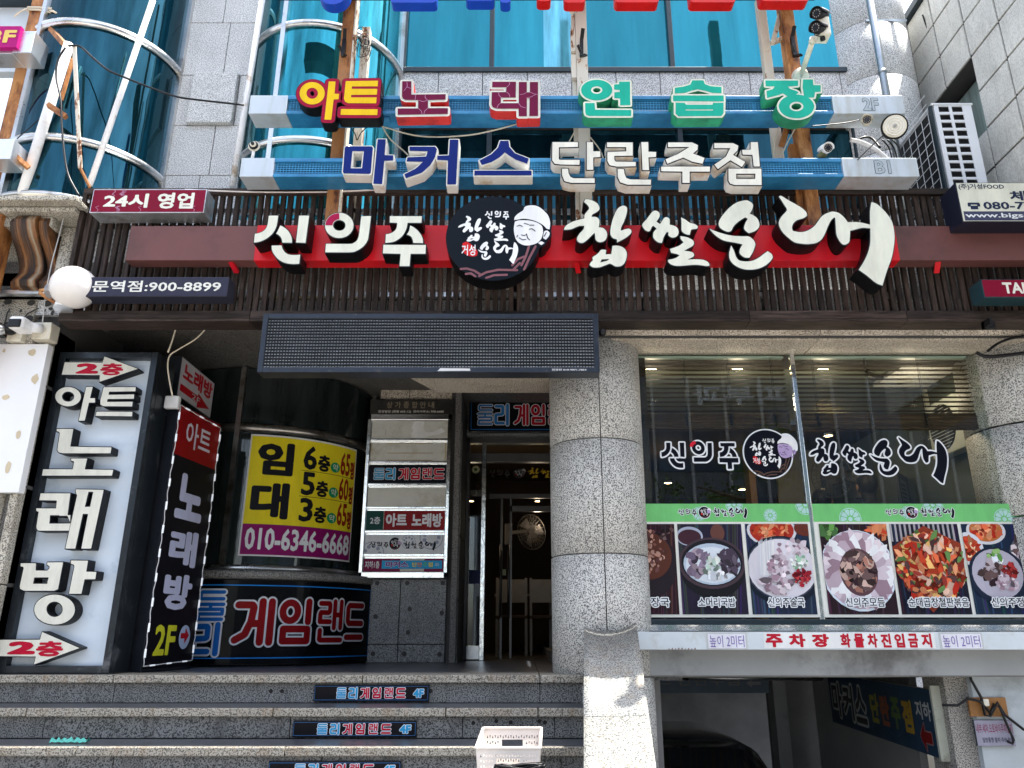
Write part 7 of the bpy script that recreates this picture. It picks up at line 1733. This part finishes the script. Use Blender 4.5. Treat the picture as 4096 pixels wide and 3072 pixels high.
MB().beam(p + Vector((.02, .06, .08)), p + Vector((.07, .10, .14)), .08, .02, BLACK).build("bracket", t)
# left wall cameras
def boxcam(label, x, y, Y, w, h, dark=True, camdir=(-.5, -.7, -.25)):
    p = U(x, y, Y=Y); t = thing("wall_camera", label, "security camera", tuple(p))
    MB().box(p.x - w / 2, p.x + w / 2, Y, YL, p.z - h / 2, p.z + h / 2, CREAMPL).build("junction_box", t, .006); return t, p
t, p = boxcam("black dome camera on a cream box on the left stone wall", 62, 1320, 5.14, .11, .17); MB().ell((p.x - .02, 5.11, p.z + .0), .05, .05, .05, BLACK).build("dome", t); MB().ell((p.x - .075, 5.08, p.z), .03, .03, .03, BLACK).build("eye", t)
t, p = boxcam("white bullet camera on a cream box right of the dome camera", 165, 1322, 5.14, .13, .13)
MB().box(p.x - .14, p.x - .035, 4.98, 5.12, p.z - .045, p.z + .05, WHITEPL).build("housing", t, .02); MB().box(p.x - .132, p.x - .045, 4.968, 4.985, p.z - .040, p.z + .022, BLACK).build("front_glass", t, .008)
MB().cyl((p.x - .03, 5.08, p.z + .0), (p.x - .0, 5.14, p.z + .01), .035, WHITEPL, 16).build("mount", t)
t = thing("wall_camera", "third camera cut by the photo's left edge", "security camera", tuple(U(5, 1320, Y=5.1))); p = U(5, 1322, Y=5.1)
MB().ell((p.x, 5.08, p.z), .05, .05, .04, STEEL).build("housing", t); MB().cyl((p.x, 5.08, p.z), (p.x, 5.25, p.z - .02), .02, BLACK, 8).build("mount", t)
# black paint splats on the stone
m = MB(); sp_ = thing("black_paint_marks", "round black adhesive marks and runs on the grey stone above the wall cameras", "marks", tuple(U(110, 1250, Y=5.24)))
cM2 = crop(0, 1100, 2.38); pm = plane(YL - .008); mb = MB()
bl_ = [(83, 258, 38, 30), (302, 268, 38, 28), (455, 278, 38, 28), (282, 418, 40, 30), (390, 452, 38, 24), (80, 478, 28, 26), (35, 580, 36, 26), (430, 342, 15, 12), (488, 326, 22, 14), (505, 365, 15, 26), (203, 345, 12, 18), (40, 292, 14, 6)]
for x, y, a, b in bl_:
    c0, c1, c2 = U(*cM2(x, y), Y=YL), U(*cM2(x + a, y), Y=YL), U(*cM2(x, y - b), Y=YL); rx, rz = c1.x - c0.x, c2.z - c0.z; mm = MB()
    lp = [(c0.x + rx * math.cos(t) * random.uniform(.88, 1.1), c0.z + rz * math.sin(t) * random.uniform(.88, 1.1)) for t in np.linspace(0, 6.28, 17)[:-1]]
    flat(mm, Shape([[smooth(lp, 2, 150)]]), pm, 0, (.06, .062, .06)); mm.build("mark", sp_)
for ln in ([(98, 330), (75, 370), (60, 440), (40, 490)], [(370, 322), (330, 340), (270, 370), (240, 405)]):
    q = []
    for x, y in ln: c0 = U(*cM2(x, y), Y=YL); q.append((c0.x, c0.z))
    mm = MB(); flat(mm, strokes([q], .012, 4), pm, 0, (.06, .062, .06)); mm.build("mark", sp_)
# white board at left
wb0 = U(205, 1376, Y=5.18); wbx = (UX(205, 1376, 5.18) + UX(62, 1970, 5.18)) / 2
wb = thing("white_board_panel", "blank white metal board with peeling cream spots at the left edge", "board", (wbx - .4, 5.18, UZ(1970, 5.18)))
MB().box(-4.6, wbx, 5.18, 5.245, UZ(1970, 5.18), UZ(1376, 5.18), paint("white_board_paint", (.80, .80, .80), .35, 0, .02, 3)).build("board", wb, .003)
for (x, y, a, b) in ((128, 1411, .03, .028), (141, 1516, .026, .042), (24, 1590, .026, .022), (74, 1738, .018, .035), (33, 1870, .022, .042), (17, 1403, .012, .016)):
    c0 = U(x, y, Y=5.18); mb = MB(); flat(mb, Shape([[smooth([(c0.x + a * math.cos(t) * random.uniform(.7, 1.1), c0.z + b * math.sin(t) * random.uniform(.7, 1.1)) for t in np.linspace(0, 6.28, 11)[:-1]], 2, 150)]]), plane(5.178), 0, (.62, .52, .36)); mb.build("peeled_spot", wb)

# ================================================================== LEFT POLE WITH 3F BARS, BRACES, PIPES
YQ = 4.95
qx = (UX(180, 0, YQ) + UX(50, 450, YQ)) / 2
lp_ = thing("sign_pole", "thick orange-rust square pole at the left edge with rope tied round it", "pole", (qx, YQ, 2.9), "rusty square steel poles carrying the sign bars")
MB().box(qx - .085, qx + .085, YQ, YQ + .16, 2.0, 6.9, RUST).build("post", lp_, .008)
m = MB(); zr_ = UZ(42, YQ)
for k in range(3):
    e = .09 + .006; zz = zr_ + .012 * k + .01 * (k % 2)
    m.tube([(qx - e, YQ - .01, zz), (qx, YQ - .016, zz - .008), (qx + e, YQ - .01, zz - .03 + .01 * k), (qx + e + .005, YQ + .08, zz - .02), (qx + e, YQ + .17, zz), (qx - e, YQ + .17, zz), (qx - e - .004, YQ + .05, zz), (qx - e, YQ - .01, zz)], .008, CREAMWIRE, 6)
m.tube([(qx + .09, YQ - .015, zr_ - .02), (qx + .13, YQ - .03, zr_ - .035), (qx + .16, YQ - .02, zr_ - .05)], .009, CREAMWIRE, 6).tube([(qx - .09, YQ - .02, zr_), (qx - .13, YQ - .03, zr_ - .04), (qx - .17, YQ - .03, zr_ - .09)], .007, CREAMWIRE, 6)
m.build("rope", lp_)
def endbox(name, label, xb0, xb1, y0, y1, face=None):
    Yb = 4.72; X0, X1 = UX(xb0, (y0 + y1) / 2, Yb), UX(xb1, (y0 + y1) / 2, Yb); Z0, Z1 = UZ(y1, Yb), UZ(y0, Yb)
    t = thing(name, label, "sign", (X0, Yb, Z0)); MB().box(X0, X1, Yb, Yb + .18, Z0, Z1, ALU).build("end_box", t, .004)
    MB().box(X0 - 1.0, X0 - .003, Yb + .012, Yb + .17, Z0, Z1, ALU).build("bar", t, .004)
    if face:
        mb = MB(); fx_ = UX(70, (y0 + y1) / 2, Yb - .03); MB().box(fx_ - .7, fx_, Yb - .03, Yb + .01, Z0 + .02, Z1 + .02, PRINTC, (.42, .008, .17)).build("face_box", t, .003)
        tx(mb, "3F", plane(Yb - .03), fx_ - .22, fx_ - .02, Z0 + .06, Z1 - .02, .003, (.75, .55, .15), .04); mb.build("lettering", t)
    return t
endbox("third_floor_end_sign", "left edge sign bar with a magenta face reading 3F and a grey end box", 58, 132, 124, 210, True)
endbox("lower_left_end_bar", "grey end box of a sign bar low at the left edge crossing the rusty pole", -40, 48, 555, 636)
wp = thing("cracked_white_light_panel", "cracked white light panel behind the rusty pole at the upper left", "light box", (-4, 5.0, 4.5))
MB().box(-4.8, UX(140, 60, 5.05), 5.12, 5.2, UZ(280, 5.1), UZ(2, 5.1), paint("cracked_white_panel", (.66, .72, .76), .4, 0, .03)).build("panel", wp, .004)
MB().box(-4.8, UX(150, 0, 5.0), 5.0, 5.12, UZ(4, 5.05), UZ(-60, 5.05), DARKFRAME).build("upper_box", wp)
def pipe(label, pts, r, mat, name="white_pipe", cat="pipe", n=12, part_="pipe", group=None):
    t = thing(name, label, cat, tuple(pts[0]), group); MB().tube(pts, r, mat, n).build(part_, t); return t
pipe("slanting white tube in front of the left bay's glass", [U(612, 0, Y=4.8), U(358, 741, Y=4.98)], .022, WHITEPAINT)
t = pipe("thick white pipe stub with a bolt, tied below the brown strut at the left", [U(276, 175, Y=4.78), U(86, 785, Y=4.92)], .036, WHITEPAINT)
pipe("upright white pipe at the pier's right edge beside the middle bay", [U(1052, -20, Y=5.3), U(930, 748, Y=5.3)], .025, WHITEPAINT)
t = thing("steel_brace", "brown square strut tied to the thick white pipe", "brace", tuple(U(200, 110, Y=4.95))); MB().beam(U(195, 105, Y=4.98), U(258, 178, Y=4.8), .04, .035, RUSTD).build("bar", t)
t = thing("steel_brace", "thin rusty flat bar hanging beside the thick white pipe", "brace", tuple(U(300, 180, Y=4.76))); MB().beam(U(297, 180, Y=4.77), U(321, 672, Y=4.84), .028, .01, RUSTW).beam(U(321, 672, Y=4.84), U(360, 750, Y=4.9), .028, .01, RUSTD).build("bar", t)
t = thing("steel_brace", "rusty strut crossing the thick white pipe halfway down", "brace", tuple(U(195, 425, Y=4.8))); MB().beam(U(193, 420, Y=4.76), U(265, 468, Y=4.8), .045, .03, RUSTD).build("bar", t)
t = thing("steel_brace", "red-brown strut under the lower left end box", "brace", tuple(U(50, 620, Y=4.8))); MB().beam(U(50, 615, Y=4.78), U(115, 672, Y=4.85), .035, .03, RUST).build("bar", t)
t = thing("steel_brace", "short rust bar behind the thick white pipe", "brace", tuple(U(290, 240, Y=4.85))); MB().beam(U(292, 235, Y=4.87), U(245, 400, Y=4.87), .02, .02, RUST).build("bar", t)
def cable(label, pts, r=.006, mat=None, Y=4.8, name="cable"):
    P = []
    for q in pts: P.append(U(q[0], q[1], Y=q[2] if len(q) > 2 else Y))
    out = []
    for i in range(len(P) - 1):
        p0, p1, p2, p3 = P[max(0, i - 1)], P[i], P[i + 1], P[min(len(P) - 1, i + 2)]
        for k in range(5): t = k / 5; out.append(.5 * ((2 * p1) + (p2 - p0) * t + (2 * p0 - 5 * p1 + 4 * p2 - p3) * t * t + (3 * p1 - p0 - 3 * p2 + p3) * t ** 3))
    out.append(P[-1]); return pipe(label, out, r, mat or BLACK, name, "cable", 6, "wire")
cable("black cable sagging from the white pipe across the left bay to the middle bar", [(258,185),(318,185),(370,230),(432,280),(500,310),(600,350),(700,385),(780,398),(975,420)], .008, Y=4.76)
cable("black cable hanging down from the tied strut to the fascia corner", [(262,190),(232,240),(225,310),(243,400),(247,500),(258,620),(275,705),(318,785)], .0075, Y=4.74)
cable("thin dark wire strung left from the thick white pipe", [(165,470),(120,510),(68,555)], .004, Y=4.85)
cable("pale wire sagging between the 아트 and 래 letters", [(1500,497),(1560,515),(1650,540),(1750,548),(1880,540),(1980,520),(2065,497)], .006, CREAMWIRE, Y=4.88)
cable("pale wire from the 트 letter down to the 커 letter", [(1525,497),(1560,555),(1600,590),(1637,625)], .006, CREAMWIRE, Y=4.9)
cable("dark looped wire under the 아트 letters", [(1395,500),(1420,535),(1428,560),(1445,530),(1478,500)], .004, Y=4.88)
cable("white cord running along the top of the slatted fascia", [(740,758),(1000,768),(1300,768),(1500,760),(1580,752),(1800,752)], .006, paint("white_cord", (.72, .66, .62), .5), Y=4.96)
cable("thin white cord down the left stone wall beside the corbel", [(262,790),(258,850),(240,930),(205,1060),(188,1150),(180,1200),(170,1290)], .004, paint("grey_cord", (.5, .5, .48), .5), Y=5.02)
cable("pale cord hanging from the fascia to the tall sign", [(712,1280),(690,1360),(672,1410)], .006, CREAMWIRE, Y=5.3)
cable("pale cord looping from the fascia to the angled banner's switch box", [(850,1280),(790,1350),(710,1400),(678,1425),(672,1480),(690,1585)], .006, CREAMWIRE, Y=5.4)
cable("black wire drooping from the camera under the 2F box", [(3440,478),(3390,490),(3300,500),(3245,505)], .004, Y=4.72)
cable("black wire across the blue glass to the floodlight", [(3430,640),(3480,590),(3530,545),(3560,530)], .004, Y=4.7)
cable("thick cream corrugated hose curving behind the B1 bar", [(3402,560,5.0),(3440,568,5.0),(3490,590,5.0),(3530,620,5.0),(3560,650,5.0)], .017, WHITEPAINT, name="hose")
cable("black hose curving beside the cream hose", [(3430,560,5.05),(3460,548,5.05),(3490,555,5.05),(3520,590,5.0)], .009, name="hose")
cable("black cable bundle tied round the right pillar top", [(3905,1410),(3940,1425),(3990,1425),(4096,1412)], .014, Y=5.28)
cable("black cable climbing from the right pillar to the beam", [(3950,1405),(3990,1375),(4040,1355),(4110,1342)], .010, Y=5.24)
for i, pts in enumerate(([(3130,470),(3100,560),(3095,635)], [(3200,480),(3150,570),(3120,640)], [(2300,525),(2275,570),(2240,640)], [(2362,550),(2400,600),(2415,640)])):
    cable(("grey-white wire pair left of the 장 pole", "thin wire slanting behind the 장 letter's foot", "white wire left of the central pole", "white wire right of the central pole")[i], pts, .005, CREAMWIRE, Y=4.92)
# drain pipes at the right
dp = thing("drain_pipe", "galvanised drain pipe running down in front of the round corner column", "pipe", (3.17, 5.6, 4), "galvanised drain pipes")
GALV = paint("galvanised_steel", (.40, .45, .48), .35, .9, .15, 6, dirt=(.2, .2, .2), dirt_amt=.25)
xp = (U(3466, 0, Y=5.6).x + U(3558, 373, Y=5.6).x) / 2
MB().tube([(xp, 5.6, 3.0), (xp, 5.6, 7.2)], .032, GALV, 16).build("pipe", dp)
for z in (UZ(295, 5.6), 6.3): MB().cyl((xp, 5.6, z), (xp, 5.6, z + .03), .038, GALV, 18).build("collar", dp)
dp2 = thing("drain_pipe", "galvanised drain pipe beside the tiled neighbour wall", "pipe", (3.57, 5.9, 4), "galvanised drain pipes")
xq = 3.565
MB().tube([(xq, 5.9, 3.0), (xq, 5.9, 7.6)], .034, GALV, 16).build("pipe", dp2)
for z in (UZ(290, 5.9), 6.6): MB().cyl((xq, 5.9, z), (xq, 5.9, z + .03), .040, GALV, 18).build("collar", dp2)
MB().box(xp, xq, 5.72, 5.74, UZ(110, 5.8), UZ(110, 5.8) + .02, GALV).build("cross_strap", dp2)
for i, x in enumerate((3570, 3590, 3610)): cable(("leftmost", "middle", "rightmost")[i] + " dark wire hanging down beside the floodlight", [(x - 40, 560), (x - 15, 590), (x, 640), (x + 8, 660)], .006, Y=4.95)

# ================================================================== AIR CONDITIONER OUTDOOR UNIT
cU = crop(2996, 0, 2.011)
YA = 5.16
aX0, aX1 = UX(3725, 430, YA), UX(3905, 600, YA)
aX0 = (UX(3725, 425, YA) + UX(3805, 740, YA)) / 2 - .0; aX1 = aX0 + .30
aZ1 = UZ(422, YA); aZ0 = 3.3
ac = thing("outdoor_air_conditioner", "white outdoor air conditioner with a dark meshed side, on the tiled wall", "air conditioner", (aX0, YA, aZ0))
ACW = paint("ac_white_casing", (.74, .77, .80), .35, 0, .03, 4)
MB().box(aX0 + .0, aX1, YA + .012, YA + .92, aZ0, aZ1, ACW).build("casing", ac, .008)
fr_ = MB(); 
nR = 13; px0, px1 = aX0 + .045, aX1 - .045; rh = (aZ1 - aZ0) / 13.0
xs_ = [aX0, aX0 + .035, (aX0 + aX1) / 2 - .012 - .02, (aX0 + aX1) / 2 + .012 - .02, aX1 - .075, aX1]
for a, b in ((xs_[0], xs_[1]), (xs_[2], xs_[3]), (xs_[4], xs_[5])): fr_.box(a, b, YA - .006, YA + .012, aZ0, aZ1, ACW)
for k in range(nR + 1):
    z = aZ0 + (aZ1 - aZ0) * k / nR
    for a, b in ((xs_[1], xs_[2]), (xs_[3], xs_[4])): fr_.box(a, b, YA - .005, YA + .012, max(aZ0, z - .012), min(aZ1, z + .012), ACW)
fr_.build("grille_frame", ac, .004)
m = MB()
for k in range(nR):
    z = aZ0 + (aZ1 - aZ0) * (k + .5) / nR
    for a, b in ((xs_[1], xs_[2]), (xs_[3], xs_[4])):
        m.box(a, b, YA + .004, YA + .0115, z - .03, z + .03, BLACK)
        for j in range(4): m.tube([(a, YA + .002, z - .02 + j * .012), ((a + b) / 2, YA - .0015, z - .022 + j * .012), (b, YA + .002, z - .02 + j * .012)], .0022, BLACK, 5)
m.build("intake_louvre", ac)
MB().box(aX0 - .02, aX1 + .01, YA - .012, YA + .93, aZ1, aZ1 + .016, ACW).build("lid", ac, .004)
MB().box(aX0 - .012, aX0 - .001, YA + .06, YA + .90, aZ0, aZ1 - .02, BLACK).build("coil", ac)
m = MB()
for k in range(9): y = YA + .06 + .105 * k; m.box(aX0 - .022, aX0 - .018, y - .002, y + .002, aZ0, aZ1 - .01, ACW)
for k in range(14): z = aZ0 + .085 * k; m.box(aX0 - .026, aX0 - .0225, YA + .05, YA + .91, z - .002, z + .002, ACW)
m.build("side_guard", ac)
MB().box(aX0 - .03, aX0 - .013, YA + .0, YA + .03, aZ0, aZ1, DARKFRAME).build("edge_bracket", ac)
cable("thin dark wires crossing the tiled wall", [(3690,60,5.9),(3740,200,5.9),(3790,330,5.9)], .007, name="wire")

# ================================================================== STREET SIDE BEHIND THE CAMERA (seen mirrored in the glass)
ob = thing("opposite_building", "blue-grey glazed building across the street, seen mirrored in the shop window", "building", (6, -17, -1.35))
OB = paint("opposite_wall", (.16, .19, .22), .5); OG = film_glass("opposite_glass", (.05, .08, .12), .5, .04); OF = paint("opposite_frame", (.55, .57, .58), .5)
MB().box(-2, 30, -22, -17, STREET, 17, OB).build("wall", ob)
for i in range(22):
    for j in range(5): MB().box(-1.8 + i * 1.38, -1.8 + i * 1.38 + 1.22, -16.99, -16.95, -.8 + j * 3.4, 1.6 + j * 3.4, OG).build("window", ob)
for i in range(23): MB().box(-2 + i * 1.38 + .03, -2 + i * 1.38 + .13, -16.98, -16.85, STREET, 17, OF).build("mullion", ob)
MB().box(-1.9, 15.9, -16.9, -16.8, 1.75, 2.5, paint("opposite_sign_panel", (.45, .47, .48), .5)).build("sign_panel", ob)
def osign(s, x0, x1, z0, z1, col):
    mb = MB(); sh = text(s, .03).fit(-x1, -x0, z0, z1); v, t = sh.tess(); n = len(mb.v); mb.v += [(-x, -16.74, y) for x, y in v]
    for a, b, c in t: mb.face((n + int(a), n + int(b), n + int(c)), PRINT, col)
    mb.build("lettering", ob)
osign("병원", 5, 8.5, 1.8, 2.45, (.02, .02, .025)); osign("피부과", 6.5, 10, 8.5, 9.3, (.7, .72, .75))
MB().box(-30, -8, -24, -18, STREET, 9, paint("far_block_wall", (.42, .40, .37), .7)).build("wall", thing("street_block", "low beige block across the street, mirrored faintly in the glass", "building", (-19, -20, -1.35)))
tr = thing("street_tree", "leafy street tree behind the camera, mirrored in the shop window", "tree", (4.9, -5.5, STREET))
BARK = paint("bark", (.10, .075, .05), .9, bump=.6); MB().tube([(4.9, -5.5, STREET), (4.95, -5.5, .6), (4.85, -5.45, 2.2), (5.0, -5.5, 3.6)], [.16, .13, .1, .05], BARK, 10).build("trunk", tr)
m = MB(); LFM = paint("leaf_green", (.075, .16, .03), .5, 0, .5, 3)
m2 = MB()
for k in range(7):
    a = random.uniform(0, 6.28); e = Vector((4.9 + 1.1 * math.cos(a), -5.5 + 1.1 * math.sin(a), random.uniform(1.6, 4))); m2.tube([(4.9, -5.5, 1.2 + .3 * k), e], [.05, .015], BARK, 6)
m2.build("branch", tr)
cl_ = [Vector((4.9 + random.gauss(0, .75), -5.5 + random.gauss(0, .75), random.uniform(.9, 4.4))) for _ in range(34)]
for c in cl_:
    for _ in range(85):
        p = c + Vector((random.gauss(0, .2), random.gauss(0, .2), random.gauss(0, .16))); u = Vector((random.gauss(0, 1), random.gauss(0, 1), random.gauss(0, 1))).normalized() * .045; w = u.orthogonal().normalized() * .035
        n = len(m.v); m.v += [tuple(p - u), tuple(p + w), tuple(p + u), tuple(p - w)]; m.face((n, n + 1, n + 2, n + 3), LFM)
tag(m.build("foliage", tr), None, None, kind='stuff')
